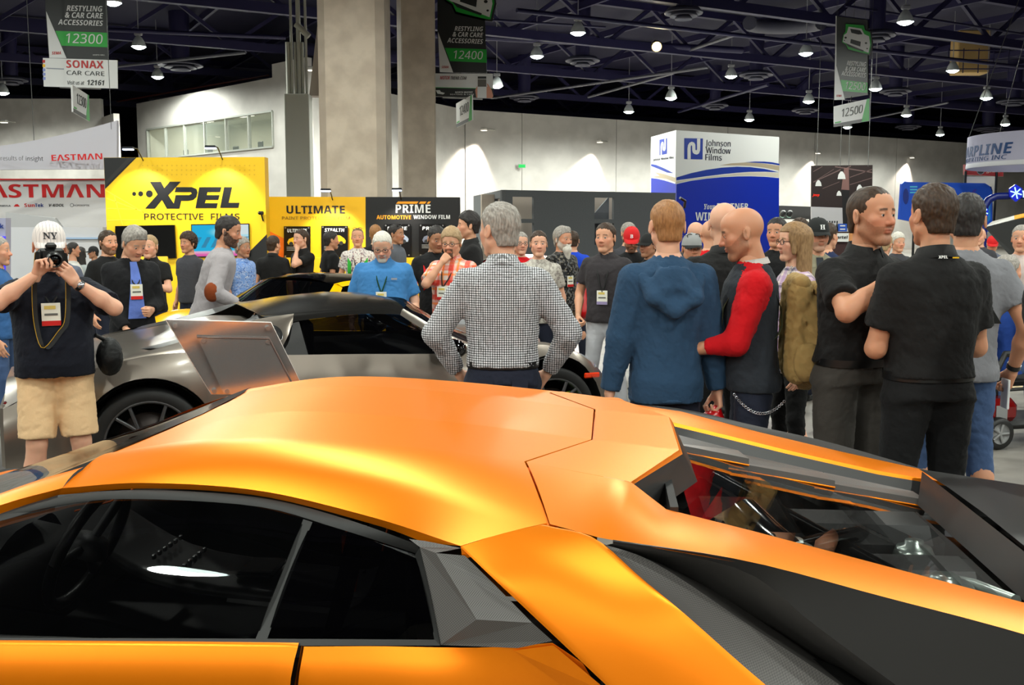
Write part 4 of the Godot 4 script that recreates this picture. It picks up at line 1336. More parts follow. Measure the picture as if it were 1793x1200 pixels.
func build_signs():
	var bk := mat("sign charcoal", Color(0.075, 0.08, 0.08), 0.5)
	var wh := mat("sign white", Color(0.84, 0.84, 0.84), 0.5)
	var gr := mat("sign green", Color(0.02, 0.62, 0.16), 0.5)
	var rd := mat("sign red", Color(0.70, 0.04, 0.06), 0.5)
	var dk := mat("sign ink", Color(0.04, 0.045, 0.05), 0.5)
	# --- 12300
	var d := 25.0
	var f := face_front(d)
	var s := thing("aisle_banner", "hanging charcoal and green aisle banner 12300 above the SONAX sign", "banner", at_depth(136, 50, d))
	board(s, "sheet", f, [[79, -60], [185, -60], [189.5, 104], [86, 103], [79.5, 20]], 0.04, bk)
	print_poly(s, "white_wedge", f, [[81, 20], [86.5, 101.5], [116.5, 102]], wh)
	print_poly(s, "green_band", f, [[97, 54], [188.8, 57.5], [189.4, 83], [108, 80]], gr)
	print_text(s, "wording", f, "RESTYLING", 117, 180, 19, 9.5, wh, 700, 0.2, 0.004, "Droid Sans", 20.5)
	print_text(s, "wording", f, "& CAR CARE", 113.5, 181, 31, 9.5, wh, 700, 0.2, 0.004, "Droid Sans", 32.5)
	print_text(s, "wording", f, "ACCESSORIES", 102, 181, 43, 9, wh, 700, 0.2, 0.004, "Droid Sans", 45.5)
	print_text(s, "number", f, "12300", 115, 181, 75, 16.5, wh, 400, 0.12, 0.008, "Droid Sans", 77)
	print_text(s, "wording", f, "SEMA", 91, 108, 95.5, 5, rd, 700, 0.2)
	print_text(s, "wording", f, "NORTH HALL", 163, 184, 97.5, 2.2, wh, 400)
	wires(s, [at_depth(84, -58, d), at_depth(182, -58, d)])
	var n := thing("sponsor_sign", "white sign reading SONAX CAR CARE hanging under banner 12300", "sign", at_depth(140, 128, d))
	f = face_front(d - 0.06)
	board(n, "sheet", f, [[75, 101.5], [205, 105.5], [205.5, 155], [76.5, 151.5]], 0.04, wh)
	print_text(n, "wording", f, "SONAX", 116.5, 181.5, 118.5, 13, rd, 700, 0.0, 0.004, "Droid Sans", 120)
	print_text(n, "wording", f, "CAR CARE", 117, 183, 131, 7.5, dk, 400, 0.0, 0.004, "Droid Sans", 133)
	print_text(n, "wording", f, "Visit us at", 117.5, 148, 148, 6.5, dk, 400, 0.15, 0.004, "Droid Sans", 148.5)
	print_text(n, "wording", f, "12161", 152, 183, 149, 9, dk, 700, 0.15, 0.004, "Droid Sans", 149.8)
	print_poly(n, "text_line_print", f, [[81, 118.5], [112, 120], [112, 122], [81, 120.5]], mat("print pale grey", Color(0.55, 0.57, 0.62), 0.5))
	for k in 5:
		print_poly(n, "tab_print", f, [[74.5 + k * 0.2, 105 + k * 7.5], [79 + k * 0.2, 105 + k * 7.5], [79 + k * 0.2, 110 + k * 7.5], [74.5 + k * 0.2, 110 + k * 7.5]], [rd, mat("tab yellow", Color(0.9, 0.7, 0.02), 0.5), mat("tab blue", Color(0.5, 0.55, 0.8), 0.5), mat("tab blue", Color(0.5, 0.55, 0.8), 0.5), mat("tab blue", Color(0.5, 0.55, 0.8), 0.5)][k])
	part(n, "rail", tube([at_depth(105, 153, d) - n.position, at_depth(176, 155.5, d) - n.position], 0.02, 6), mat("rail pale", Color(0.6, 0.6, 0.6), 0.4))
	aisle_tag("12300", [127, 148.5, 155.5, 167, 157, 212.5, 128.5, 196], 25.0, -1)
	# --- 12400
	d = 31.0
	f = face_front(d)
	s = thing("aisle_banner", "hanging charcoal and green aisle banner 12400 beside the concrete pier", "banner", at_depth(808, 50, d))
	board(s, "sheet", f, [[766, -70], [846, -70], [852.5, 128], [769.5, 126.5], [766, 58]], 0.04, bk)
	print_poly(s, "white_wedge", f, [[767, 56], [770, 126], [793.5, 127]], wh)
	print_poly(s, "green_band", f, [[779, 84], [852, 86.5], [852.3, 110], [788, 107]], gr)
	car_art(s, f, 780, -52, 0.84, 0.98)
	print_text(s, "wording", f, "RESTYLING", 796, 846, 54, 8, wh, 700, 0.2, 0.004, "Droid Sans", 55)
	print_text(s, "wording", f, "& CAR CARE", 792, 846, 64, 8, wh, 700, 0.2, 0.004, "Droid Sans", 65.5)
	print_text(s, "wording", f, "ACCESSORIES", 783, 846, 74.5, 8, wh, 700, 0.2, 0.004, "Droid Sans", 77)
	print_text(s, "number", f, "12400", 793, 846, 102.5, 14, wh, 400, 0.12, 0.008, "Droid Sans", 104)
	print_text(s, "wording", f, "SEMA", 773, 786, 119.5, 4, rd, 700, 0.2)
	wires(s, [at_depth(770, -68, d), at_depth(843, -68, d)])
	n = thing("sponsor_sign", "sign reading MOTORTREND.COM with a hand and phone under banner 12400", "sign", at_depth(810, 150, d))
	f = face_front(d - 0.06)
	board(n, "sheet", f, [[758.5, 128.5], [863, 129], [864, 172.5], [759.5, 169]], 0.04, wh)
	print_poly(n, "dark_band", f, [[759, 153.5], [863.6, 156], [864, 172.3], [759.4, 168.8]], bk)
	print_poly(n, "green_rule", f, [[759, 152.8], [863.6, 155.2], [863.6, 156], [759, 153.6]], gr, 0.008)
	print_text(n, "wording", f, "MOTOR", 770.5, 788, 139.3, 6, rd, 700, 0.15)
	print_text(n, "wording", f, "TREND.COM", 788.5, 817, 139.5, 5.5, dk, 700, 0.15)
	print_text(n, "wording", f, "NORTH BUFFET", 797, 828, 163, 2.6, wh, 700, 0.1, 0.008)
	print_text(n, "wording", f, "SEATING & CAFE", 788, 830, 166.5, 2.2, wh, 400, 0.0, 0.008)
	print_poly(n, "emblem_print", f, [[763, 158], [770, 158], [772, 161], [779, 163], [776, 165.5], [766, 164]], wh, 0.008)
	var sk := mat("print skin", Color(0.80, 0.55, 0.45), 0.5)
	print_poly(n, "hand_print", f, [[832, 158], [836, 150], [840, 152], [854, 152], [852, 146], [855, 148], [861, 158], [863.5, 168], [862, 172], [834, 171]], sk, 0.010)
	print_poly(n, "phone_print", f, [[836, 130], [852, 130], [852, 172], [836, 171.5]], wh, 0.014)
	print_poly(n, "phone_print", f, [[836.5, 134], [851.5, 134], [851.5, 138], [836.5, 138]], dk, 0.018)
	print_poly(n, "phone_print", f, [[836.5, 139], [851.5, 139], [851.5, 152], [836.5, 152]], mat("print olive", Color(0.35, 0.33, 0.3), 0.5), 0.018)
	part(n, "rail", tube([at_depth(775, 171, d) - n.position, at_depth(845, 174, d) - n.position], 0.02, 6), mat("rail pale", Color(0.6, 0.6, 0.6), 0.4))
	aisle_tag("12400", [798.5, 181.5, 826, 166, 826.5, 210, 799, 223.5], 31.0, 1)
	# --- 12500, turned
	var p := at_depth(1461.5, 100, 35.0)
	var q := at_depth(1519.5, 100, 33.3)
	f = face_between(p, q)
	s = thing("aisle_banner", "hanging charcoal and green aisle banner 12500 far right, seen at an angle", "banner", at_depth(1490, 100, 34.2))
	board(s, "sheet", f, [[1463.5, 28], [1519, 35], [1519.5, 166], [1461.5, 175.5]], 0.04, bk)
	print_poly(s, "white_wedge", f, [[1463.5, 28], [1465, 28.3], [1464.5, 115], [1479.5, 174.5], [1461, 175.3]], wh)
	print_poly(s, "green_band", f, [[1472, 139.5], [1519, 145], [1519, 163], [1475.5, 159.5]], gr)
	car_art(s, f, 1474, 42, 0.51, 0.6)
	print_text(s, "wording", f, "RESTYLING", 1483, 1516, 114, 7.5, wh, 700, 0.2, 0.004, "Droid Sans", 117)
	print_text(s, "wording", f, "& CAR CARE", 1480, 1516, 124, 7.5, wh, 700, 0.2, 0.004, "Droid Sans", 126.5)
	print_text(s, "wording", f, "ACCESSORIES", 1473.5, 1516, 132, 7.5, wh, 700, 0.2, 0.004, "Droid Sans", 136)
	print_text(s, "number", f, "12500", 1480, 1515.5, 155.5, 12.5, wh, 400, 0.12, 0.008, "Droid Sans", 158.5)
	print_text(s, "wording", f, "SEMA", 1464.5, 1474, 169.5, 3.5, rd, 700, 0.2)
	wires(s, [at_depth(1467, 30, 34.9), at_depth(1515, 36, 33.5)])
	aisle_tag("12500", [1459.5, 186.5, 1522.5, 172.5, 1522, 211.5, 1459.5, 222.5], 34.2, 2)

# the small lower number board, seen at an angle
func aisle_tag(num: String, q: Array, d: float, kind: int):
	var bk := mat("tag grey", Color(0.25, 0.25, 0.25), 0.5)
	var wh := mat("sign white", Color(0.84, 0.84, 0.84), 0.5)
	var gr := mat("sign green", Color(0.02, 0.62, 0.16), 0.5)
	# real height 0.64 m: the side that looks taller is nearer
	var h := 0.66
	var dl: float = h * F / (q[7] - q[1])
	var dr: float = h * F / (q[5] - q[3])
	var sc: float = d / ((dl + dr) * 0.5)
	if kind == 2:
		dl = 35.1 / sc
		dr = 32.8 / sc
	if kind == -1:
		dl = d / sc - 0.5 / sc
		dr = d / sc + 0.9 / sc
	if kind == 1:
		dl = d / sc + 0.9 / sc
		dr = d / sc - 0.5 / sc
	var p := at_depth(q[0], q[1], dl * sc)
	var r := at_depth(q[2], q[3], dr * sc)
	var f := face_between(p, r)
	var th := thing("aisle_number_board", ("small white board 12300 turned edge-on under the SONAX sign" if kind < 0 else "small white board 12400 turned edge-on beside the concrete pier") if kind < 2 else "small white and green board numbered 12500 under its banner", "sign", (p + r) * 0.5)
	board(th, "sheet", f, [[q[0], q[1]], [q[2], q[3]], [q[4], q[5]], [q[6], q[7]]], 0.04, wh)
	var at := func(s: float, t: float):
		var a := Vector2(q[0], q[1]).lerp(Vector2(q[2], q[3]), s)
		var b := Vector2(q[6], q[7]).lerp(Vector2(q[4], q[5]), s)
		var c := a.lerp(b, t)
		return [c.x, c.y]
	print_poly(th, "grey_foot", f, [at.call(0.0, 0.86), at.call(0.82, 0.86), at.call(0.8, 1.0), at.call(0.0, 1.0)], bk)
	print_poly(th, "green_end", f, [at.call(0.93, 0.0), at.call(1.0, 0.0), at.call(1.0, 1.0), at.call(0.78, 1.0)], gr)
	print_poly(th, "green_mark", f, [at.call(0.04, 0.78), at.call(0.22, 0.78), at.call(0.2, 0.84), at.call(0.04, 0.84)], gr)
	var a: Array = at.call(0.22, 0.6)
	var b: Array = at.call(0.82, 0.58)
	var c: Array = at.call(0.22, 0.22)
	print_text(th, "number", f, num, a[0], b[0], a[1], a[1] - c[1], mat("sign ink", Color(0.04, 0.045, 0.05), 0.5), 400, 0.12, 0.004, "Droid Sans", b[1])
	if kind == 2:
		wires(th, [p, r])
	part(th, "hanger", tube([(p + r) * 0.5 - th.position, (p + r) * 0.5 + Vector3(0, 0.2, 0) - th.position], 0.015, 6), bk)

# ---------------------------------------------------------------- the satin orange sports car in front
# car axes: x towards its tail, y up, z towards the visitor's side; zero at the rear edge of the roof
func flip(pts: Array) -> Array:
	var o := []
	for p in pts:
		o.append(Vector3(p.x, p.y, -p.z))
	return o

func vs(a: Array) -> Array:
	var o := []
	for i in range(0, a.size(), 3):
		o.append(Vector3(a[i], a[i + 1], a[i + 2]))
	return o

# strip between two edge lines, n cross rows, bulging by b along the strip's own normal
func strip(e0: Array, e1: Array, n: int, m: int, bulge := 0.0, up := Vector3.UP) -> Array:
	var a := spline(e0, m)
	var b := spline(e1, m)
	var rows := []
	for i in n:
		var t := float(i) / (n - 1)
		var r := []
		for k in m:
			r.append(a[k].lerp(b[k], t) + up * bulge * 4.0 * t * (1.0 - t))
		rows.append(r)
	return rows

func both(parent: Node3D, called: String, rows: Array, m: Material, label := "") -> void:
	# the same panel on the visitor's side and mirrored on the far side
	part(parent, called, skin(rows), m, Vector3.ZERO, label)
	part(parent, called, skin(mirror_rows(rows)), m, Vector3.ZERO, label)

func flat_poly(pts: Array) -> ArrayMesh:
	var st := tool_new()
	st.set_smooth_group(-1)
	for i in range(1, pts.size() - 1):
		tri(st, pts[0], pts[i], pts[i + 1])
	return done(st)

func flat_both(parent: Node3D, called: String, pts: Array, m: Material) -> void:
	part(parent, called, flat_poly(pts), m)
	var q := flip(pts)
	q.reverse()
	part(parent, called, flat_poly(q), m)

func carbon_mat() -> StandardMaterial3D:
	if mats.has("carbon weave"):
		return mats["carbon weave"]
	var im := Image.create(64, 64, false, Image.FORMAT_RGB8)
	for y in 64:
		for x in 64:
			var s := posmod(x + y, 32) < 16
			var c := 0.40 if s else 0.25
			im.set_pixel(x, y, Color(c, c * 0.97, c * 0.95))
	var m := mat("carbon weave", Color(1, 1, 1), 0.38)
	m.albedo_texture = ImageTexture.create_from_image(im)
	m.uv1_triplanar = true
	m.uv1_scale = Vector3.ONE * 95.0
	m.clearcoat_enabled = true
	m.clearcoat = 0.25
	m.clearcoat_roughness = 0.3
	return m

func orange_paint() -> StandardMaterial3D:
	var m := mat("satin orange paint", Color(1.0, 0.53, 0.0), 0.40, 0.62, 0.5)
	return m

func build_orange_car():
	var psi := deg_to_rad(5.4)
	var car := thing("orange_sports_car", "low satin orange supercar filling the foreground", "car", Vector3(0.2453, 0, -3.0692), -psi)
	var paint := orange_paint()
	var edge := paint
	var black := mat("satin black trim", Color(0.13, 0.125, 0.125), 0.42)
	var rubber := mat("window seal", Color(0.10, 0.10, 0.098), 0.55)
	var carbon := carbon_mat()
	var dark := mat("car inside black", Color(0.022, 0.022, 0.024), 0.6)
	# ---- roof: column lines from the windscreen header to the rear seam
	var c0 := vs([-1.22, 1.112, 0, -1.0, 1.150, 0, -0.78, 1.163, 0, -0.40, 1.138, 0, 0.0, 1.096, 0])
	var r2 := vs([-1.235, 1.108, 0.24, -1.0, 1.155, 0.24, -0.78, 1.171, 0.24, -0.40, 1.147, 0.24, 0.0, 1.104, 0.24])
	var r1 := vs([-1.275, 1.098, 0.50, -1.03, 1.143, 0.53, -0.79, 1.156, 0.54, -0.45, 1.137, 0.54, -0.164, 1.107, 0.54])
	var sh := vs([-1.285, 1.084, 0.64, -1.05, 1.112, 0.655, -0.80, 1.114, 0.665, -0.45, 1.090, 0.73, -0.087, 1.044, 0.865])
	var e1 := vs([-1.30, 1.055, 0.715, -1.09, 1.072, 0.71, -0.80, 1.063, 0.72, -0.50, 1.028, 0.80, -0.272, 1.005, 0.925])
	var st := tool_new()
	put_skin(st, strip(flip(r2), r2, 5, 24), 1)
	put_skin(st, strip(r2, r1, 5, 24), 2)
	put_skin(st, strip(flip(r1), flip(r2), 5, 24), 3)
	var rows := []
	var a := [spline(r1, 24), spline(sh, 24), spline(e1, 24)]
	for k in 24:
		var row0 := []
		for j in 8:
			var s := j / 7.0
			row0.append(a[0][k].lerp(a[1][k], s) + Vector3(0, 0.040 * s * (1.0 - s), 0))
		for j in range(1, 5):
			row0.append(a[1][k].lerp(a[2][k], j / 4.0) + Vector3(0, 0.012 * (j / 4.0) * (1.0 - j / 4.0), 0))
		rows.append(row0)
	put_skin(st, rows, 4)
	put_skin(st, mirror_rows(rows), 5)
	# turned-down rear and side edges
	var dn := Vector3(0, -0.03, 0)
	var seam := [flip(e1)[-1], flip(sh)[-1], flip(r1)[-1], flip(r2)[-1], r2[-1], r1[-1], sh[-1], e1[-1]]
	var low := []
	for p in seam:
		low.append(p + dn + Vector3(0.004, 0, 0))
	put_skin(st, [seam, low], -1)
	part(car, "roof_panel", done(st), paint)
	# drip edge facing the visitor
	var e2 := vs([-1.32, 1.033, 0.700, -1.09, 1.054, 0.695, -0.80, 1.044, 0.702, -0.50, 1.006, 0.785, -0.36, 0.990, 0.865])
	both(car, "drip_edge", strip(e1, e2, 3, 24), edge)
	# dark gutter under the shut lines
	var gut := []
	for p in seam:
		gut.append(p + Vector3(0, -0.018, 0))
	var gut2 := []
	for p in seam:
		gut2.append(p + Vector3(0.03, -0.018, 0))
	part(car, "shut_line_gutter", skin([gut, gut2]), paint)
	# ---- rear deck: centre, facets and buttresses round the engine bay
	var g := 0.006
	st = tool_new()
	var b2 := Vector3(0.245, 1.082, 0.25)
	var b1 := Vector3(0.105, 1.074, 0.595)
	put_skin(st, strip([Vector3(g, 1.104, -0.24), Vector3(0.245, 1.082, -0.25)], [Vector3(g, 1.104, 0.24), b2], 4, 8), 1)
	put_skin(st, strip([Vector3(g, 1.104, 0.24), b2], [Vector3(-0.158, 1.107, 0.545), b1], 5, 8), 2)
	put_skin(st, mirror_rows(strip([Vector3(g, 1.104, 0.24), b2], [Vector3(-0.158, 1.107, 0.545), b1], 5, 8)), 3)
	var inn := vs([-0.158, 1.107, 0.545, 0.105, 1.074, 0.597, 0.19, 1.014, 0.618, 0.40, 0.966, 0.622, 0.69, 0.897, 0.630, 1.02, 0.822, 0.655, 1.55, 0.735, 0.68])
	var out := vs([-0.080, 1.043, 0.868, 0.03, 1.018, 0.878, 0.16, 1.004, 0.90, 0.325, 0.982, 0.91, 0.62, 0.905, 0.92, 0.93, 0.830, 0.945, 1.47, 0.705, 0.965])
	var but := []
	for i in inn.size() - 1:
		var m := 5
		for k in m:
			var t := float(k) / m
			var p: Vector3 = inn[i].lerp(inn[i + 1], t)
			var q: Vector3 = out[i].lerp(out[i + 1], t)
			var row := []
			for j in 9:
				var s := j / 8.0
				row.append(p.lerp(q, s) + Vector3(0, (0.040 if i == 0 else 0.060) * s * (1.0 - s), 0))
			but.append(row)
	put_skin(st, but, 4)
	put_skin(st, mirror_rows(but), 5)
	part(car, "rear_deck_panel", done(st), paint)
	# bright lip turned into the bay
	var lip := [Vector3(0.245, 1.082, 0.0), b2, b1] + inn.slice(2)
	var lip2 := []
	for i in lip.size():
		var p: Vector3 = lip[i]
		lip2.append(p + Vector3(0.010 if i < 2 else 0.0, -0.012, -0.008 if i > 1 else 0.0))
	both(car, "bay_lip", [lip, lip2], edge)
	# black inner frame of the bay
	var fr2 := []
	for i in lip2.size():
		var p: Vector3 = lip2[i]
		fr2.append(Vector3(p.x + (0.05 if i < 3 else 0.0), p.y - 0.10, maxf(p.z - 0.09, 0.0) if i > 0 else 0.0))
	both(car, "bay_frame", [lip2, fr2], black)
	# ---- engine bay: tub, glass slats, engine
	st = tool_new()
	put_box(st, Vector3(1.30, 0.02, 1.16), Transform3D(Basis(), Vector3(0.86, 0.52, 0)))
	for s in [-1.0, 1.0]:
		put_box(st, Vector3(1.30, 0.16, 0.02), Transform3D(Basis(), Vector3(0.86, 0.60, 0.58 * s)))
	put_box(st, Vector3(0.02, 0.5, 1.24), Transform3D(Basis(), Vector3(0.21, 0.77, 0)))
	part(car, "engine_tub", done(st), dark)
	var pane := glass("engine cover glass", Color(0.015, 0.018, 0.018), 0.22, 0.015)
	var slats := [[0.27, 0.56, 0.932, 0.872], [0.50, 0.86, 0.862, 0.795], [0.80, 1.18, 0.795, 0.728]]
	for i in 3:
		var q: Array = slats[i]
		var w := 0.50 + 0.02 * i
		part(car, "engine_glass", flat_poly([Vector3(q[0], q[2], w), Vector3(q[1] - 0.06, q[3], w), Vector3(q[1] + 0.02, q[3] - 0.012, w * 0.55), Vector3(q[1] + 0.02, q[3] - 0.012, -w * 0.55), Vector3(q[1] - 0.06, q[3], -w), Vector3(q[0], q[2], -w)]), pane)
		# carbon end blades holding each slat
		for s in [-1.0, 1.0]:
			st = tool_new()
			var o1 := [Vector3(q[0] - 0.03, q[2] + 0.020, (w - 0.03) * s), Vector3(q[1] - 0.02, q[3] + 0.022, (w - 0.01) * s), Vector3(q[1] - 0.05, q[3] + 0.036, (w + 0.055) * s), Vector3(q[0] + 0.02, q[2] + 0.030, (w + 0.055) * s)]
			var o2 := []
			for p in o1:
				o2.append(p - Vector3(0, 0.028, 0))
			st.set_smooth_group(-1)
			quad(st, o1[0], o1[1], o1[2], o1[3])
			quad(st, o2[3], o2[2], o2[1], o2[0])
			for k in 4:
				quad(st, o1[k], o2[k], o2[(k + 1) % 4], o1[(k + 1) % 4])
			part(car, "slat_blade", done(st), carbon)
			part(car, "blade_rail_reflection", tube([o2[0] + Vector3(0, 0.004, -0.003 * s), o2[1] + Vector3(0, 0.004, -0.003 * s)], 0.0035, 5), paint)  # orange line drawn in as the reflection of the rail on the blade
	# cover plate behind the slats
	part(car, "tail_plate", skin(strip(vs([1.16, 0.835, -0.64, 1.55, 0.77, -0.70]), vs([1.16, 0.835, 0.64, 1.55, 0.77, 0.70]), 5, 6, 0.02)), black)
	part(car, "tail_plate_front", flat_poly(vs([1.16, 0.835, -0.60, 1.16, 0.835, 0.60, 1.12, 0.74, 0.5, 1.12, 0.74, -0.5])), black)
	var gloss := mat("engine gloss black", Color(0.02, 0.02, 0.02), 0.12)
	var silver := mat("engine silver", Color(0.62, 0.66, 0.64), 0.28, 0.8)
	# air boxes, plenum, brace and intake hoses
	part(car, "air_box", box(Vector3(0.34, 0.16, 0.34), 0.05), gloss, Vector3(0.46, 0.76, -0.05))
	part(car, "air_box", box(Vector3(0.5, 0.14, 0.26), 0.05), dark, Vector3(0.85, 0.70, -0.22))
	part(car, "plenum", box(Vector3(0.75, 0.1, 0.22), 0.04), mat("plenum grey", Color(0.05, 0.052, 0.05), 0.45), Vector3(0.75, 0.68, 0.10))
	part(car, "brace_tube", tube(vs([0.42, 0.84, 0.44, 0.72, 0.78, 0.05, 1.0, 0.70, -0.36]), 0.024, 12), gloss)
	part(car, "brace_tube", tube(vs([0.42, 0.84, -0.44, 0.72, 0.75, -0.05, 1.0, 0.68, 0.40]), 0.024, 12), gloss)
	part(car, "intake_hose", tube(vs([0.60, 0.76, 0.38, 0.50, 0.82, 0.25, 0.46, 0.84, 0.05]), [0.065, 0.06, 0.055], 14), gloss)
	for q in [[0.55, 0.80, 0.30, 0.07], [0.97, 0.70, 0.27, 0.085], [0.98, 0.70, -0.05, 0.06]]:
		part(car, "filler_cap", lathe([Vector2(0, 0.05), Vector2(q[3] * 0.45, 0.05), Vector2(q[3] * 0.5, 0.035), Vector2(q[3] * 0.85, 0.03), Vector2(q[3], 0.01), Vector2(q[3], -0.06)], 22, Transform3D(Basis(), Vector3(q[0], q[1], q[2]))), silver)
	part(car, "hose_clamp", lathe([Vector2(0.066, -0.012), Vector2(0.070, 0), Vector2(0.066, 0.012)], 20, Transform3D(Basis(Vector3.RIGHT, 1.1), Vector3(0.55, 0.785, 0.32))), silver)
	part(car, "coolant_pipe", tube(vs([1.10, 0.74, 0.42, 1.06, 0.72, 0.25, 1.02, 0.70, 0.15]), 0.016, 8), silver)
	# ---- flying fender strip from the roof corner down over the rear wheel
	var flo := vs([-0.272, 1.003, 0.928, -0.186, 0.946, 0.98, -0.11, 0.884, 1.0, 0.044, 0.752, 1.028, 0.20, 0.61, 1.04, 0.32, 0.46, 1.04])
	var fup := vs([-0.090, 1.040, 0.870, 0.018, 1.018, 0.880, 0.118, 0.950, 0.93, 0.215, 0.884, 0.972, 0.383, 0.742, 0.985, 0.62, 0.56, 1.0])
	rows = []
	var fa := spline(flo, 22)
	var fb := spline(fup, 22)
	for k in 22:
		var mid: Vector3 = fa[k].lerp(fb[k], 0.5) + Vector3(0.0, 0.010, 0.012)
		rows.append(spline([fa[k], fa[k].lerp(fb[k], 0.08) + Vector3(0, 0.004, 0.005), mid, fa[k].lerp(fb[k], 0.92) + Vector3(0, 0.005, 0.002), fb[k]], 13))
	both(car, "rear_fender", rows, paint)
	var flo2 := []
	for p in fa:
		flo2.append(p + Vector3(0.006, -0.006, -0.03))
	both(car, "fender_edge", [fa, flo2], edge)
	# top intake behind the fender: sloping carbon floor, dark throat, black side plate
	var fl1 := vs([0.022, 1.010, 0.882, 0.155, 0.960, 0.868, 0.355, 0.832, 0.875, 0.556, 0.705, 0.885, 0.80, 0.54, 0.90])
	var fup2 := []
	for p in fup.slice(1):
		fup2.append(p + Vector3(0.004, -0.005, -0.004))
	both(car, "intake_floor", strip(fup2, fl1, 6, 18, -0.006), carbon)
	var th1 := vs([0.03, 0.985, 0.84, 0.20, 0.90, 0.72, 0.42, 0.76, 0.68, 0.62, 0.63, 0.68, 0.86, 0.48, 0.70])
	both(car, "intake_throat", strip(fl1, th1, 3, 18), carbon)
	var plo := vs([0.06, 1.008, 0.886, 0.335, 0.962, 0.898, 0.483, 0.860, 0.926, 0.637, 0.752, 0.946, 0.80, 0.64, 0.96])
	var plt := vs([0.06, 1.014, 0.89, 0.335, 0.990, 0.918, 0.62, 0.926, 0.932, 0.93, 0.856, 0.955, 1.40, 0.722, 0.97])
	var plc := vs([0.06, 1.012, 0.884, 0.335, 0.978, 0.908, 0.62, 0.900, 0.917, 0.93, 0.826, 0.942, 1.40, 0.70, 0.96])
	both(car, "side_crest", strip(plc, plt, 3, 18, 0.004), black)
	both(car, "side_plate", strip(plt, plo, 5, 18), black)
	var pin := th1
	both(car, "side_plate_return", strip(plo, pin, 4, 18), carbon)
	both(car, "tail_side", strip(vs([0.80, 0.64, 0.96, 1.40, 0.715, 0.97]), vs([0.80, 0.30, 0.96, 1.45, 0.35, 0.95]), 4, 6), black)
	# ---- carbon side intake at the pillar
	var k0 := Vector3(-0.371, 0.985, 0.880)
	var k1 := Vector3(-0.312, 0.793, 0.962)
	var k2 := Vector3(-0.066, 0.828, 1.0)
	var p0 := Vector3(-0.329, 0.984, 0.915)
	var p1 := Vector3(-0.228, 0.868, 0.998)
	var p2 := Vector3(-0.109, 0.866, 1.0)
	flat_both(car, "intake_fairing_face", [k0, p0, p1, k1], carbon)
	flat_both(car, "intake_fairing_top", [p0, Vector3(-0.262, 0.985, 0.930), Vector3(-0.19, 0.930, 0.962), p2, p1], carbon)
	flat_both(car, "intake_fairing_base", [k1, p1, p2, k2, Vector3(-0.14, 0.805, 0.99)], carbon)
	flat_both(car, "intake_fairing_head", [k0, Vector3(-0.40, 0.995, 0.855), Vector3(-0.36, 0.998, 0.875), Vector3(-0.27, 1.0, 0.925), p0], carbon)
	# ---- glasshouse: seals, pillars, glass
	var w0 := vs([-1.50, 0.985, 0.725, -1.28, 1.036, 0.708, -1.09, 1.052, 0.700, -0.80, 1.042, 0.707, -0.58, 1.012, 0.760, -0.375, 0.985, 0.865])
	var w1 := vs([-1.50, 0.967, 0.735, -1.275, 1.018, 0.718, -1.089, 1.032, 0.714, -0.80, 1.024, 0.724, -0.60, 0.993, 0.772, -0.381, 0.958, 0.848])
	both(car, "window_seal", strip(w0, w1, 3, 24, 0.004, Vector3(0, 0, 1)), rubber)
	var belt := vs([-1.75, 0.752, 0.955, -1.3, 0.772, 0.965, -0.71, 0.793, 0.965, -0.318, 0.802, 0.955])
	var belt2 := vs([-1.75, 0.740, 0.968, -1.3, 0.760, 0.975, -0.71, 0.781, 0.975, -0.312, 0.793, 0.965])
	both(car, "belt_trim", strip(belt, belt2, 3, 12), rubber)
	var tint := glass("side window tint", Color(0.01, 0.011, 0.011), 0.70, 0.012)
	var dt := vs([-1.50, 0.967, 0.733, -1.275, 1.018, 0.716, -1.089, 1.032, 0.712, -0.80, 1.024, 0.722, -0.672, 1.003, 0.753])
	var db := vs([-1.75, 0.756, 0.950, -1.45, 0.770, 0.958, -1.2, 0.777, 0.96, -0.95, 0.786, 0.96, -0.722, 0.794, 0.958])
	both(car, "door_window", strip(dt, db, 10, 16, 0.022, Vector3(0, 0.7, 0.7)), tint)
	var qt := vs([-0.655, 0.998, 0.757, -0.50, 0.976, 0.802, -0.386, 0.956, 0.845])
	var qb := vs([-0.702, 0.794, 0.957, -0.50, 0.799, 0.955, -0.325, 0.803, 0.952])
	both(car, "quarter_window", strip(qt, qb, 10, 10, 0.018, Vector3(0, 0.7, 0.7)), glass("quarter window tint", Color(0.006, 0.006, 0.007), 0.93, 0.012))
	both(car, "window_pillar", strip(vs([-0.676, 1.005, 0.756, -0.700, 0.90, 0.862, -0.726, 0.792, 0.964]), vs([-0.652, 1.0, 0.762, -0.676, 0.90, 0.864, -0.700, 0.792, 0.964]), 2, 8), rubber)
	both(car, "rear_pillar_trim", strip(vs([-0.388, 0.957, 0.848, -0.355, 0.88, 0.91, -0.326, 0.80, 0.956]), vs([-0.371, 0.985, 0.880, -0.34, 0.89, 0.925, -0.312, 0.793, 0.965]), 2, 8), rubber)
	# windscreen, header and pillars
	var ws := [[], []]
	for z in [-0.62, -0.35, 0.0, 0.35, 0.62]:
		ws[0].append(Vector3(-1.29 + 0.06 * (1.0 - z * z / 0.38) + 0.0, 1.096 + 0.012 * (1.0 - z * z / 0.38), z))
		ws[1].append(Vector3(-2.08 - 0.28 * (1.0 - z * z / 0.38), 0.735, z * 1.32))
	var wr := []
	for t in [0.0, 0.12, 0.3, 0.5, 0.75, 1.0]:
		var r := []
		for k in 5:
			r.append(ws[0][k].lerp(ws[1][k], t) + Vector3(0, 0.014 * 4.0 * t * (1.0 - t), 0))
		wr.append(r)
	part(car, "windscreen", skin(refine(wr, 17, 14)), glass("windscreen tint", Color(0.01, 0.011, 0.012), 0.55, 0.015))
	var hb := []
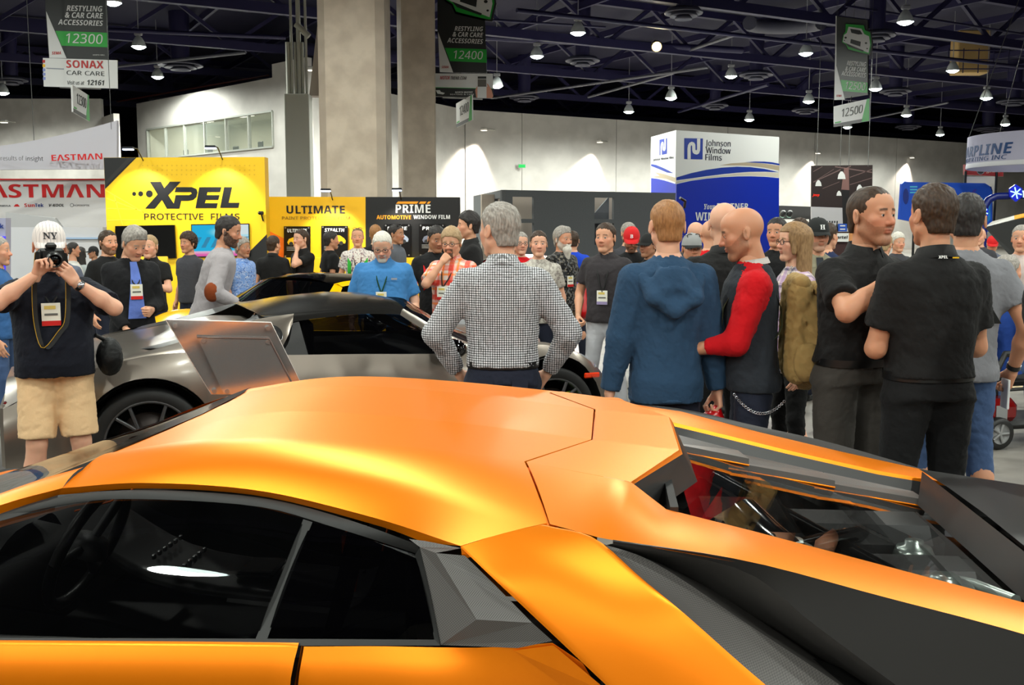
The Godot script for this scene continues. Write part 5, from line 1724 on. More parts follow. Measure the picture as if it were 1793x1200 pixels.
	for r in [wr[0], wr[1]]:
		var q := []
		for p in r:
			q.append(p + Vector3(0, 0.004, 0))
		hb.append(q)
	part(car, "screen_header_band", skin(hb), mat("screen frit", Color(0.015, 0.015, 0.016), 0.12))
	var ap0 := vs([-1.285, 1.090, 0.635, -1.42, 1.050, 0.650, -1.62, 0.975, 0.695, -1.85, 0.872, 0.765, -2.10, 0.75, 0.83])
	var ap1 := vs([-1.30, 1.055, 0.715, -1.45, 1.014, 0.738, -1.65, 0.935, 0.785, -1.87, 0.835, 0.855, -2.10, 0.74, 0.92])
	both(car, "windscreen_pillar", strip(ap0, ap1, 5, 16, 0.008), paint)
	var ap2 := vs([-1.32, 1.033, 0.700, -1.45, 0.992, 0.728, -1.65, 0.915, 0.775, -1.87, 0.815, 0.845, -2.10, 0.72, 0.91])
	both(car, "pillar_edge", strip(ap1, ap2, 2, 16), edge)
	both(car, "pillar_seal", strip(ap2, vs([-1.32, 1.0, 0.72, -1.45, 0.965, 0.745, -1.65, 0.89, 0.79, -1.85, 0.80, 0.86, -2.05, 0.72, 0.92]), 2, 16), rubber)
	# ---- body sides
	var top := vs([-2.05, 0.735, 0.955, -1.75, 0.745, 0.97, -1.3, 0.762, 0.976, -0.90, 0.776, 0.978, -0.626, 0.784, 0.978])
	var mid2 := vs([-2.05, 0.64, 0.985, -1.75, 0.655, 0.995, -1.3, 0.672, 1.0, -0.90, 0.686, 1.0, -0.640, 0.695, 1.0])
	var bot := vs([-2.05, 0.20, 0.93, -1.75, 0.20, 0.93, -1.3, 0.20, 0.93, -0.9, 0.20, 0.93, -0.70, 0.20, 0.93])
	rows = []
	var t0 := spline(top, 20)
	var t1 := spline(mid2, 20)
	var t2 := spline(bot, 20)
	for k in 20:
		rows.append(spline([t0[k] + Vector3(0, 0.002, -0.012), t0[k], t1[k], t1[k].lerp(t2[k], 0.45) + Vector3(0, 0, -0.02), t2[k]], 12))
	both(car, "door", rows, paint)
	rows = []
	t0 = spline(vs([-0.612, 0.784, 0.978, -0.45, 0.790, 0.975, -0.314, 0.790, 0.968, -0.20, 0.800, 0.980, -0.066, 0.822, 0.996]), 20)
	t1 = spline(vs([-0.622, 0.695, 1.0, -0.45, 0.70, 1.0, -0.3, 0.70, 0.995, -0.16, 0.705, 0.98, 0.02, 0.74, 0.99]), 20)
	t2 = spline(vs([-0.68, 0.20, 0.93, -0.5, 0.20, 0.93, -0.35, 0.2, 0.93, -0.2, 0.2, 0.93, 0.0, 0.2, 0.95]), 20)
	for k in 20:
		rows.append(spline([t0[k], t1[k], t1[k].lerp(t2[k], 0.45) + Vector3(0, 0, -0.02), t2[k]], 10))
	both(car, "rear_quarter", rows, paint)
	flat_both(car, "side_intake_facet", vs([-0.15, 0.798, 0.988, -0.064, 0.818, 0.999, 0.06, 0.72, 1.01, 0.02, 0.68, 0.99]), paint)
	both(car, "shut_line", [vs([-0.619, 0.784, 0.976, -0.631, 0.695, 0.998, -0.69, 0.2, 0.928]), vs([-0.619, 0.784, 0.95, -0.631, 0.695, 0.97, -0.69, 0.2, 0.90])], paint)
	# ---- nose, far out of the picture to the left
	rows = []
	for z in [-0.92, -0.75, -0.4, 0.0, 0.4, 0.75, 0.92]:
		var k: float = 1.0 - z * z
		rows.append(vs([-2.06 - 0.28 * (1.0 - z * z / 0.85), 0.735, z, -2.55, 0.66 + 0.03 * k, z, -3.05, 0.55 + 0.02 * k, z * 0.98, -3.4 - 0.15 * k, 0.40, z * 0.93, -3.42 - 0.16 * k, 0.18, z * 0.9]))
	part(car, "bonnet", skin(refine(rows, 18, 19)), paint)
	both(car, "front_wing", strip(vs([-2.05, 0.737, 0.92, -2.55, 0.665, 0.92, -3.05, 0.56, 0.90, -3.42, 0.40, 0.855]), vs([-2.05, 0.2, 0.95, -2.3, 0.5, 0.98, -3.0, 0.45, 0.97, -3.42, 0.2, 0.84]), 5, 14, 0.02, Vector3(0, 0, 1)), paint)
	part(car, "floor_pan", box(Vector3(4.7, 0.06, 1.8), 0.02), dark, Vector3(-1.05, 0.17, 0))
	part(car, "tail", box(Vector3(0.12, 0.42, 1.7), 0.05), black, Vector3(1.48, 0.48, 0))
	for q in [[-2.45, 0.355, 0.86, 0.34], [0.45, 0.365, 0.84, 0.355]]:
		for s in [-1.0, 1.0]:
			add_wheel(car, Vector3(q[0], q[3], q[2] * s), q[3], 0.26, s, dark)
	build_cabin(car, dark)

func build_cabin(car: Node3D, dark: Material):
	var leather := mat("cabin leather", Color(0.05, 0.05, 0.052), 0.5)
	var orange := mat("cabin orange stitch", Color(0.85, 0.35, 0.02), 0.5)
	var dash := []
	for z in [-0.75, -0.4, 0.0, 0.4, 0.75]:
		dash.append(vs([-2.2, 0.72, z, -1.9, 0.80 + 0.03 * (1.0 - z * z), z, -1.68, 0.80, z, -1.58, 0.70, z, -1.62, 0.5, z]))
	part(car, "dashboard", skin(refine(dash, 12, 12)), leather)
	part(car, "instrument_hood", skin(refine([vs([-1.75, 0.82, 0.18, -1.60, 0.80, 0.2]), vs([-1.72, 0.875, 0.28, -1.58, 0.86, 0.28]), vs([-1.70, 0.89, 0.38, -1.56, 0.875, 0.38]), vs([-1.72, 0.875, 0.48, -1.58, 0.86, 0.48]), vs([-1.75, 0.82, 0.58, -1.60, 0.80, 0.56])], 4, 12)), leather)
	# driver sits on the far side of a left-hand-drive car seen from its right? the wheel shows through the near window
	var wc := Vector3(-1.42, 0.80, 0.38)
	var wheel := Node3D.new()
	var pts := []
	var bas := Basis(Vector3.BACK, 1.15)
	for k in 29:
		var an := TAU * k / 28
		pts.append(wc + bas * Vector3(sin(an) * 0.18, 0, 0) + Vector3(0, 0, cos(an) * 0.18))
	var sw := part(car, "steering_wheel", tube(pts, 0.017, 10, false), mat("wheel leather", Color(0.03, 0.03, 0.032), 0.4))
	part(sw, "hub", lathe([Vector2(0, 0.03), Vector2(0.05, 0.02), Vector2(0.06, -0.02)], 16, Transform3D(bas * Basis(Vector3.BACK, -PI / 2) * Basis(), wc)), leather)
	for an in [0.0, 2.3, -2.3]:
		part(sw, "spoke", tube([wc, wc + bas * Vector3(sin(an + PI) * -0.17, 0, 0) + Vector3(0, 0, cos(an) * 0.17)], 0.014, 6), leather)
	var con := part(car, "centre_console", skin(refine([vs([-1.60, 0.76, -0.16, -1.3, 0.60, -0.16, -0.75, 0.55, -0.16]), vs([-1.60, 0.78, -0.13, -1.3, 0.63, -0.13, -0.75, 0.57, -0.13]), vs([-1.60, 0.78, 0.13, -1.3, 0.63, 0.13, -0.75, 0.57, 0.13]), vs([-1.60, 0.76, 0.16, -1.3, 0.60, 0.16, -0.75, 0.55, 0.16])], 10, 10)), leather)
	var chrome := mat("console chrome", Color(0.5, 0.5, 0.5), 0.2, 0.8)
	for i in 2:
		for k in 6:
			part(con, "toggle", box(Vector3(0.012, 0.016, 0.016), 0.003), chrome, Vector3(-1.36 + i * 0.08, 0.675 - i * 0.04, -0.10 + k * 0.04))
	part(con, "shift_paddle_panel", box(Vector3(0.12, 0.02, 0.16), 0.008), mat("console gloss", Color(0.01, 0.01, 0.012), 0.1), Vector3(-1.05, 0.615, 0))
	for s in [-1.0, 1.0]:
		var seat := part(car, "seat", skin(refine([vs([-1.25, 0.42, 0.20 * s, -0.85, 0.40, 0.20 * s, -0.72, 0.55, 0.21 * s, -0.62, 0.95, 0.24 * s]), vs([-1.28, 0.46, 0.38 * s, -0.85, 0.40, 0.38 * s, -0.70, 0.56, 0.38 * s, -0.58, 1.0, 0.38 * s]), vs([-1.25, 0.44, 0.56 * s, -0.85, 0.42, 0.57 * s, -0.72, 0.55, 0.56 * s, -0.62, 0.95, 0.52 * s])], 12, 9)), leather)
		part(seat, "headrest", box(Vector3(0.07, 0.14, 0.2), 0.03), leather, Vector3(-0.60, 0.97, 0.38 * s))
		part(seat, "piping", tube([Vector3(-0.70, 0.62, 0.19 * s), Vector3(-0.635, 0.93, 0.23 * s)], 0.004, 5), orange)
		part(seat, "seat_stripe", box(Vector3(0.012, 0.05, 0.07)), orange, Vector3(-0.648, 0.86, 0.46 * s))
	part(car, "dash_stitch", tube(vs([-1.64, 0.80, 0.05, -1.60, 0.79, -0.1, -1.6, 0.79, -0.35]), 0.003, 5), orange)
	part(car, "dash_stitch", tube(vs([-1.72, 0.83, 0.66, -1.60, 0.81, 0.72, -1.62, 0.74, 0.78]), 0.003, 5), orange)
	part(car, "headlining", skin(strip(vs([-1.22, 1.07, -0.62, -0.8, 1.10, -0.62, -0.35, 1.04, -0.66]), vs([-1.22, 1.07, 0.62, -0.8, 1.10, 0.62, -0.35, 1.04, 0.66]), 5, 8, 0.03)), dark)
	part(car, "cabin_floor", box(Vector3(1.6, 0.02, 1.76)), dark, Vector3(-1.2, 0.22, 0))
	part(car, "rear_bulkhead", box(Vector3(0.03, 0.56, 1.3), 0.01), dark, Vector3(-0.44, 0.68, 0))
	part(car, "inner_door", box(Vector3(1.6, 0.56, 0.04), 0.02), leather, Vector3(-1.3, 0.47, 0.90))
	part(car, "inner_door", box(Vector3(1.6, 0.56, 0.04), 0.02), leather, Vector3(-1.3, 0.47, -0.90))

# a car wheel with tyre, rim and split spokes; side +1 shows its face towards +z
func add_wheel(car: Node3D, c: Vector3, r: float, w: float, side: float, tyre_mat: Material, rim_r := 0.0, rim_mat: Material = null, spokes := 5, caliper: Material = null):
	if rim_r <= 0.0:
		rim_r = r * 0.76
	if rim_mat == null:
		rim_mat = mat("rim dark grey", Color(0.12, 0.12, 0.125), 0.35, 0.6)
	var t := Transform3D(Basis(Vector3.RIGHT, PI / 2 * side), c)
	var ty := part(car, "tyre", lathe([Vector2(rim_r * 0.96, -w * 0.5), Vector2(r * 0.95, -w * 0.5), Vector2(r, -w * 0.38), Vector2(r, w * 0.38), Vector2(r * 0.985, w * 0.45), Vector2(r * 0.94, w * 0.5), Vector2(rim_r * 1.0, w * 0.5), Vector2(rim_r * 0.96, w * 0.46)], 44, t), mat("tyre rubber", Color(0.02, 0.02, 0.021), 0.65))
	var wh := part(car, "wheel_rim", lathe([Vector2(rim_r * 0.90, -w * 0.4), Vector2(rim_r * 0.93, w * 0.3), Vector2(rim_r * 0.93, w * 0.44), Vector2(rim_r * 0.985, w * 0.5), Vector2(rim_r, w * 0.47), Vector2(rim_r, w * 0.3)], 44, t), rim_mat)
	part(car, "brake_disc", lathe([Vector2(0.05, 0.02), Vector2(rim_r * 0.68, 0.02), Vector2(rim_r * 0.68, 0.0), Vector2(0.05, 0.0)], 32, t), mat("brake steel", Color(0.16, 0.13, 0.12), 0.4, 0.6))
	for k in spokes:
		for s in [-1.0, 1.0]:
			var an := TAU * k / spokes + 0.31
			var b: float = an + s * 0.20
			var st := tool_new()
			var p0 := Vector3(cos(an) * 0.035, w * 0.33, sin(an) * 0.035)
			var p1 := Vector3(cos(an + s * 0.07) * rim_r * 0.45, w * 0.38, sin(an + s * 0.07) * rim_r * 0.45)
			var p2 := Vector3(cos(b) * rim_r * 0.94, w * 0.44, sin(b) * rim_r * 0.94)
			put_tube(st, [t * p0, t * p1, t * p2], [0.020, 0.014, 0.012], 6)
			part(wh, "spoke", done(st), rim_mat)
	part(wh, "hub_cap", lathe([Vector2(0, w * 0.42), Vector2(0.03, w * 0.41), Vector2(0.05, w * 0.36), Vector2(0.06, w * 0.28)], 18, t), rim_mat)
	if caliper:
		var st := tool_new()
		var pts := []
		for k in 5:
			var an := -0.75 + k * 0.22
			pts.append(t * Vector3(cos(an) * rim_r * 0.66, 0.035, sin(an) * rim_r * 0.66 * 1.0))
		put_tube(st, pts, 0.045, 8)
		part(car, "brake_caliper", done(st), caliper)

# ---------------------------------------------------------------- the other cars
func table(t: Array, x: float) -> float:
	# [x0, y0, x1, y1 ...] smooth lookup
	if x <= t[0]:
		return t[1]
	for i in range(0, t.size() - 2, 2):
		if x <= t[i + 2]:
			var w: float = (x - t[i]) / (t[i + 2] - t[i])
			var pre: float = t[i - 1] if i > 1 else t[i + 1]
			var post: float = t[i + 5] if i + 5 < t.size() else t[i + 3]
			return cubic_interpolate(t[i + 1], t[i + 3], pre, post, w)
	return t[-1]

# car axes: x forward, y up, +z one flank, -z the other
func sport_body(car: Node3D, paint: Material, roof: Material, deck: Material, tint: Material, front_x := 1.44, rim: Material = null, caliper: Material = null):
	var black := mat("satin black trim", Color(0.13, 0.125, 0.125), 0.42)
	var dark := mat("car inside black", Color(0.022, 0.022, 0.024), 0.6)
	var ys := [-2.2, 0.60, -1.95, 0.75, -1.7, 0.825, -1.4, 0.885, -1.1, 0.905, -0.8, 0.880, -0.5, 0.855, 0.0, 0.835, 0.5, 0.812, 0.8, 0.805, 1.1, 0.825, 1.4, 0.832, 1.7, 0.755, 1.95, 0.61, 2.15, 0.44, 2.28, 0.30]
	var zs := [-2.2, 0.80, -1.7, 0.87, -1.2, 0.895, -0.6, 0.87, 0.0, 0.855, 0.6, 0.855, 1.0, 0.855, 1.4, 0.82, 1.8, 0.73, 2.1, 0.52, 2.28, 0.25]
	var zm := [-2.2, 0.86, -1.7, 0.96, -1.3, 0.975, -0.8, 0.95, 0.0, 0.935, 0.8, 0.94, 1.4, 0.955, 1.8, 0.87, 2.1, 0.62, 2.28, 0.3]
	var yc := [-2.2, 0.72, -1.9, 0.83, -1.5, 0.91, -1.1, 0.99, -0.7, 1.03, 0.9, 0.83, 1.2, 0.755, 1.6, 0.66, 2.0, 0.50, 2.28, 0.30]
	var rear_x := -1.38
	var xs := []
	for i in 73:
		xs.append(-2.2 + 4.48 * i / 72.0)
	var rows := []
	for x in xs:
		var lo := 0.16
		for wx in [rear_x, front_x]:
			var dx: float = x - wx
			if absf(dx) < 0.415:
				lo = maxf(lo, 0.345 + sqrt(0.415 * 0.415 - dx * dx))
		var top := table(ys, x)
		var tz := table(zs, x)
		var mz := table(zm, x)
		lo = minf(lo, top - 0.03)
		var r := []
		for k in 9:
			var t := k / 8.0
			var y := lerpf(lo, top, t)
			var h := clampf((y - 0.16) / maxf(top - 0.16, 0.05), 0.0, 1.0)
			var z := mz - 0.05 * pow(1.0 - h, 2.0) - (mz - tz) * pow(h, 3.5)
			r.append(Vector3(x, y, z))
		rows.append(r)
	part(car, "body_side", skin(rows), paint)
	part(car, "body_side", skin(mirror_rows(rows)), paint)
	# arch lips
	for wx in [rear_x, front_x]:
		for s in [-1.0, 1.0]:
			var a := []
			var b := []
			for k in 17:
				var an := PI * (0.04 + 0.92 * k / 16.0)
				var px: float = wx + cos(an) * 0.415
				a.append(Vector3(px, 0.345 + sin(an) * 0.415, (table(zm, px) - 0.012) * s))
				b.append(Vector3(wx + cos(an) * 0.40, 0.345 + sin(an) * 0.40, (table(zm, px) - 0.09) * s))
			part(car, "arch_lip", skin([a, b]), black)
			var st := tool_new()
			put_lathe(st, [Vector2(0.40, 0.0), Vector2(0.40, 0.32), Vector2(0.0, 0.32)], 24, Transform3D(Basis(Vector3.RIGHT, -PI / 2 * s), Vector3(wx, 0.345, (table(zm, wx) - 0.03) * s)))
			part(car, "wheel_well", done(st), dark)
	# front deck and tail deck
	for q in [[0.86, 2.28, "bonnet", paint], [-2.2, -0.60, "rear_deck", deck]]:
		rows = []
		for i in 15:
			var x: float = lerpf(q[0], q[1], i / 14.0)
			var tz := table(zs, x)
			var ty := table(ys, x)
			var cy := table(yc, x)
			var r := []
			for k in 17:
				var t := k / 8.0 - 1.0
				var at := absf(t)
				# raised wings, lower middle
				var y := lerpf(cy, ty, smoothstep(0.35, 0.92, at)) + 0.018 * smoothstep(0.5, 0.85, at) * (1.0 - smoothstep(0.85, 1.0, at))
				r.append(Vector3(x, y, tz * t))
			rows.append(r)
		part(car, q[2], skin(rows), q[3])
	# roof shell
	rows = []
	for q in [[-0.62, 1.105, 0.66, 1.10], [-0.35, 1.175, 0.64, 1.115], [0.0, 1.205, 0.615, 1.13], [0.25, 1.195, 0.60, 1.125], [0.42, 1.165, 0.585, 1.10]]:
		var r := []
		for k in 13:
			var t := k / 6.0 - 1.0
			r.append(Vector3(q[0], q[3] + (q[1] - q[3]) * (1.0 - pow(absf(t), 2.6)), q[2] * t))
		rows.append(r)
	part(car, "roof", skin(rows), roof)
	both(car, "roof_rail", strip(vs([-0.62, 1.10, 0.66, -0.35, 1.115, 0.64, 0.0, 1.13, 0.615, 0.25, 1.125, 0.60, 0.42, 1.10, 0.585]), vs([-0.50, 1.045, 0.70, -0.35, 1.065, 0.69, 0.0, 1.09, 0.66, 0.25, 1.085, 0.645, 0.36, 1.075, 0.64]), 4, 14, 0.01), paint if roof == paint else roof)
	# sail panels from the roof down to the rear wings
	both(car, "sail_panel", strip(vs([-0.40, 1.11, 0.655, -0.65, 1.085, 0.70, -0.95, 1.01, 0.745, -1.3, 0.93, 0.80, -1.6, 0.86, 0.84]), vs([-0.42, 1.05, 0.70, -0.50, 0.93, 0.81, -0.60, 0.86, 0.868, -1.1, 0.90, 0.89, -1.5, 0.865, 0.88]), 7, 18, 0.012), paint)
	both(car, "sail_inner", strip(vs([-0.40, 1.11, 0.655, -0.65, 1.085, 0.70, -0.95, 1.01, 0.745, -1.3, 0.93, 0.80]), vs([-0.62, 1.10, 0.5, -0.8, 1.03, 0.5, -1.1, 0.97, 0.55, -1.4, 0.91, 0.62]), 4, 14), black)
	# side glass, quarter panel, pillars, screen
	var wt := vs([-0.36, 1.062, 0.688, 0.0, 1.088, 0.66, 0.25, 1.083, 0.645, 0.36, 1.072, 0.642])
	var wb := vs([-0.35, 0.848, 0.852, 0.0, 0.838, 0.853, 0.3, 0.825, 0.853, 0.66, 0.812, 0.853])
	both(car, "side_window", strip(wt, wb, 7, 12, 0.012, Vector3(0, 0, 1)), tint)
	both(car, "quarter_panel", strip(vs([-0.375, 1.058, 0.69, -0.365, 0.95, 0.785, -0.352, 0.846, 0.855]), vs([-0.42, 1.05, 0.70, -0.47, 0.93, 0.80, -0.545, 0.850, 0.865]), 4, 8), black)
	var pa := vs([0.40, 1.115, 0.575, 0.58, 1.0, 0.655, 0.78, 0.88, 0.74, 0.98, 0.80, 0.80])
	var pb := vs([0.355, 1.075, 0.645, 0.48, 0.985, 0.715, 0.64, 0.88, 0.80, 0.80, 0.805, 0.855])
	both(car, "windscreen_pillar", strip(pa, pb, 4, 12, 0.01), paint)
	rows = []
	for t in [0.0, 0.33, 0.66, 1.0]:
		var r := []
		for k in 9:
			var s := k / 4.0 - 1.0
			var p := spline(pa, 7)[int(t * 6.0)] as Vector3
			r.append(Vector3(p.x + 0.16 * (1.0 - s * s), p.y + 0.035 * (1.0 - s * s), p.z * s))
		rows.append(r)
	part(car, "windscreen", skin(refine(rows, 13, 10)), tint)
	part(car, "door_sill", skin(strip(vs([-0.95, 0.2, 0.94, 1.0, 0.2, 0.94]), vs([-0.95, 0.12, 0.85, 1.0, 0.12, 0.85]), 2, 4)), black)
	part(car, "floor_pan", box(Vector3(4.1, 0.06, 1.6), 0.02), dark, Vector3(0, 0.15, 0))
	part(car, "cabin_tub", box(Vector3(1.3, 0.5, 1.55), 0.06), dark, Vector3(0.15, 0.55, 0))
	for s in [-1.0, 1.0]:
		part(car, "seat", box(Vector3(0.16, 0.62, 0.46), 0.07), dark, Vector3(-0.32, 0.78, 0.36 * s))
		part(car, "headlamp", lathe([Vector2(0, 0.03), Vector2(0.09, 0.02), Vector2(0.12, -0.02)], 18, Transform3D(Basis(Vector3.BACK, -0.7) , Vector3(1.86, 0.655, 0.60 * s))), glass("headlamp lens", Color(0.7, 0.72, 0.75), 0.35))
		part(car, "tail_lamp", box(Vector3(0.03, 0.06, 0.3), 0.01), mat("tail lamp red", Color(0.35, 0.01, 0.01), 0.2), Vector3(-2.19, 0.60, 0.58 * s))
		add_wheel(car, Vector3(rear_x, 0.345, 0.835 * s), 0.345, 0.24, s, dark, 0.275, rim, 5, caliper)
		add_wheel(car, Vector3(front_x, 0.335, 0.825 * s), 0.335, 0.22, s, dark, 0.262, rim, 5, caliper)
	part(car, "tail_fascia", box(Vector3(0.05, 0.4, 1.55), 0.02), paint, Vector3(-2.2, 0.42, 0))
	part(car, "front_splitter", box(Vector3(0.3, 0.03, 1.1), 0.01), black, Vector3(2.12, 0.16, 0))

func door_mirror(car: Node3D, m: Material, s: float):
	var st := tool_new()
	var c := Vector3(0.60, 0.855, 0.985 * s)
	var rows := []
	for i in 11:
		var t := i / 10.0
		var rad := sqrt(maxf(0.0, 1.0 - pow(2.0 * t - 0.85, 2.0) / 1.35)) if i > 0 else 0.55
		if i == 10:
			rad = 0.05
		var r := []
		for k in 17:
			var an := TAU * k / 16
			r.append(c + Vector3(-0.09 + 0.22 * t, sin(an) * 0.075 * rad, cos(an) * 0.105 * rad))
		rows.append(r)
	put_skin(st, rows)
	var mr := part(car, "door_mirror", done(st), m)
	part(mr, "mirror_glass", lathe([Vector2(0, 0.0), Vector2(0.055, 0.0)], 20, Transform3D(Basis(Vector3.BACK, PI / 2), c + Vector3(-0.088, 0, 0))), mat("mirror face", Color(0.5, 0.5, 0.52), 0.05, 0.9))
	part(mr, "mirror_stalk", tube([c + Vector3(0.03, -0.05, -0.03 * s), Vector3(0.63, 0.80, 0.86 * s)], 0.022, 8), m)

func build_grey_car():
	var car := thing("grey_sports_car", "metallic grey mid-engined sports car parked behind the orange one", "car", Vector3(-1.3769, 0, -7.711), deg_to_rad(23.2))
	var paint := mat("metallic grey paint", Color(0.50, 0.465, 0.43), 0.30, 0.75)
	paint.clearcoat_enabled = true
	paint.clearcoat = 0.4
	paint.clearcoat_roughness = 0.12
	var roof := mat("dark carbon roof", Color(0.10, 0.095, 0.09), 0.18)
	var tint := glass("grey car tint", Color(0.006, 0.006, 0.007), 0.86, 0.012)
	sport_body(car, paint, roof, paint, tint, 1.44, mat("rim satin silver", Color(0.36, 0.36, 0.37), 0.32, 0.7), mat("acid green caliper", Color(0.55, 0.85, 0.05), 0.4))
	door_mirror(car, mat("gloss black mirror", Color(0.015, 0.014, 0.013), 0.06), 1.0)
	door_mirror(car, mat("gloss black mirror", Color(0.015, 0.014, 0.013), 0.06), -1.0)
	# fuel cap on the sail panel, amber marker, door shut line, rear grilles
	part(car, "fuel_cap", lathe([Vector2(0, 0.012), Vector2(0.05, 0.012), Vector2(0.065, 0.004), Vector2(0.07, 0.012), Vector2(0.075, 0)], 24, Transform3D(Basis(Vector3.RIGHT, 0.95), Vector3(-0.58, 0.985, 0.795))), mat("cap chrome", Color(0.5, 0.5, 0.5), 0.12, 0.9))
	part(car, "side_marker", box(Vector3(0.16, 0.04, 0.02), 0.008), mat("amber lens", Color(0.85, 0.20, 0.03), 0.2), Vector3(1.76, 0.595, 0.905)).rotation = Vector3(0, 0.32, -0.05)
	part(car, "door_shut_line", tube(vs([-0.50, 0.853, 0.884, -0.56, 0.78, 0.93, -0.58, 0.6, 0.957, -0.5, 0.3, 0.94]), 0.004, 5), mat("shut line dark", Color(0.06, 0.05, 0.05), 0.6))
	part(car, "door_shut_line", tube(vs([0.78, 0.808, 0.868, 0.88, 0.70, 0.935, 0.92, 0.5, 0.945, 0.88, 0.3, 0.93]), 0.004, 5), mat("shut line dark", Color(0.06, 0.05, 0.05), 0.6))
	part(car, "wing_blade", skin(strip(vs([-2.12, 0.80, -0.78, -2.12, 0.83, 0, -2.12, 0.80, 0.78]), vs([-1.86, 0.865, -0.76, -1.86, 0.90, 0, -1.86, 0.865, 0.76]), 3, 12)), paint)

func build_other_cars():
	# yellow coupe with a black roof behind it
	var fwd := Vector3(-0.60, 0, 0.80).normalized()
	var car := thing("yellow_sports_car", "bright yellow coupe with a black roof behind the grey car", "car", Vector3(-2.05, 0, -11.2), atan2(-fwd.z, fwd.x))
	var yel := mat("gloss yellow paint", Color(0.95, 0.72, 0.01), 0.22)
	yel.clearcoat_enabled = true
	yel.clearcoat = 0.6
	yel.clearcoat_roughness = 0.05
	sport_body(car, yel, mat("gloss black roof", Color(0.02, 0.02, 0.022), 0.08), yel, glass("yellow car tint", Color(0.008, 0.01, 0.012), 0.8, 0.01), 1.44)
	both(car, "roof_arch_trim", strip(vs([-0.62, 1.112, 0.655, -0.35, 1.128, 0.635, 0.0, 1.142, 0.61, 0.25, 1.137, 0.595, 0.42, 1.113, 0.58]), vs([-0.55, 1.06, 0.695, -0.35, 1.08, 0.69, 0.0, 1.10, 0.665, 0.25, 1.095, 0.65, 0.36, 1.085, 0.645]), 3, 14, 0.012), yel)
	door_mirror(car, yel, 1.0)
	door_mirror(car, yel, -1.0)
	for s in [-1.0, 1.0]:
		part(car, "bonnet_stripe", box(Vector3(0.9, 0.006, 0.14)), mat("stripe grey", Color(0.2, 0.2, 0.2), 0.4), Vector3(1.35, 0.755, 0.22 * s)).rotation.z = -0.27
	# red car, only wheel and wing in view between the visitors
	var fw2 := Vector3(1, 0, -0.25).normalized()
	var red := thing("red_sports_car", "red sports car with black wheels seen between two visitors", "car", at_height(1000, 560, 0.0) * Vector3(0, 0, 0) + Vector3(0.25, 0, -18.6), atan2(-fw2.z, fw2.x))
	var rp := mat("gloss red paint", Color(0.85, 0.06, 0.02), 0.2)
	rp.clearcoat_enabled = true
	rp.clearcoat = 0.6
	sport_body(red, rp, rp, rp, glass("yellow car tint", Color(0.008, 0.01, 0.012), 0.8, 0.01), 1.44, mat("rim black", Color(0.02, 0.02, 0.02), 0.3))
	# raised bonnet of a white and yellow car at the right edge
	var hc := thing("white_show_car", "white and yellow show car with its bonnet raised at right edge", "car", Vector3(8.9, 0, -13.0), PI - 0.1)
	var wp := mat("gloss white paint", Color(0.85, 0.84, 0.82), 0.25)
	sport_body(hc, wp, wp, wp, glass("yellow car tint", Color(0.008, 0.01, 0.012), 0.8, 0.01))
	var inv := hc.transform.affine_inverse()
	var a := inv * at_depth(1724, 398, 11.4)
	var b := inv * at_depth(1737, 388, 11.5)
	var c := inv * at_depth(1840, 372, 12.2)
	var d := inv * at_depth(1840, 500, 12.0)
	var e := inv * at_depth(1772, 452, 11.6)
	part(hc, "bonnet_underside", flat_poly([a, c, d, e]), mat("bonnet lining", Color(0.035, 0.035, 0.03), 0.8))
	var w1 := inv * at_depth(1776, 384.5, 11.75)
	var w2 := inv * at_depth(1776, 377.5, 11.8)
	part(hc, "bonnet_edge", flat_poly([a, b, w2, w1]), wp)
	part(hc, "bonnet_edge", flat_poly([w1, w2, c + Vector3(0, 0.06, 0), c]), mat("edge yellow", Color(0.90, 0.62, 0.02), 0.4))
	part(hc, "bonnet_stay", tube([e, e.lerp(a, 0.5) + Vector3(0, -0.4, 0)], 0.01, 6), mat("standoff steel", Color(0.7, 0.7, 0.7), 0.2, 0.8))

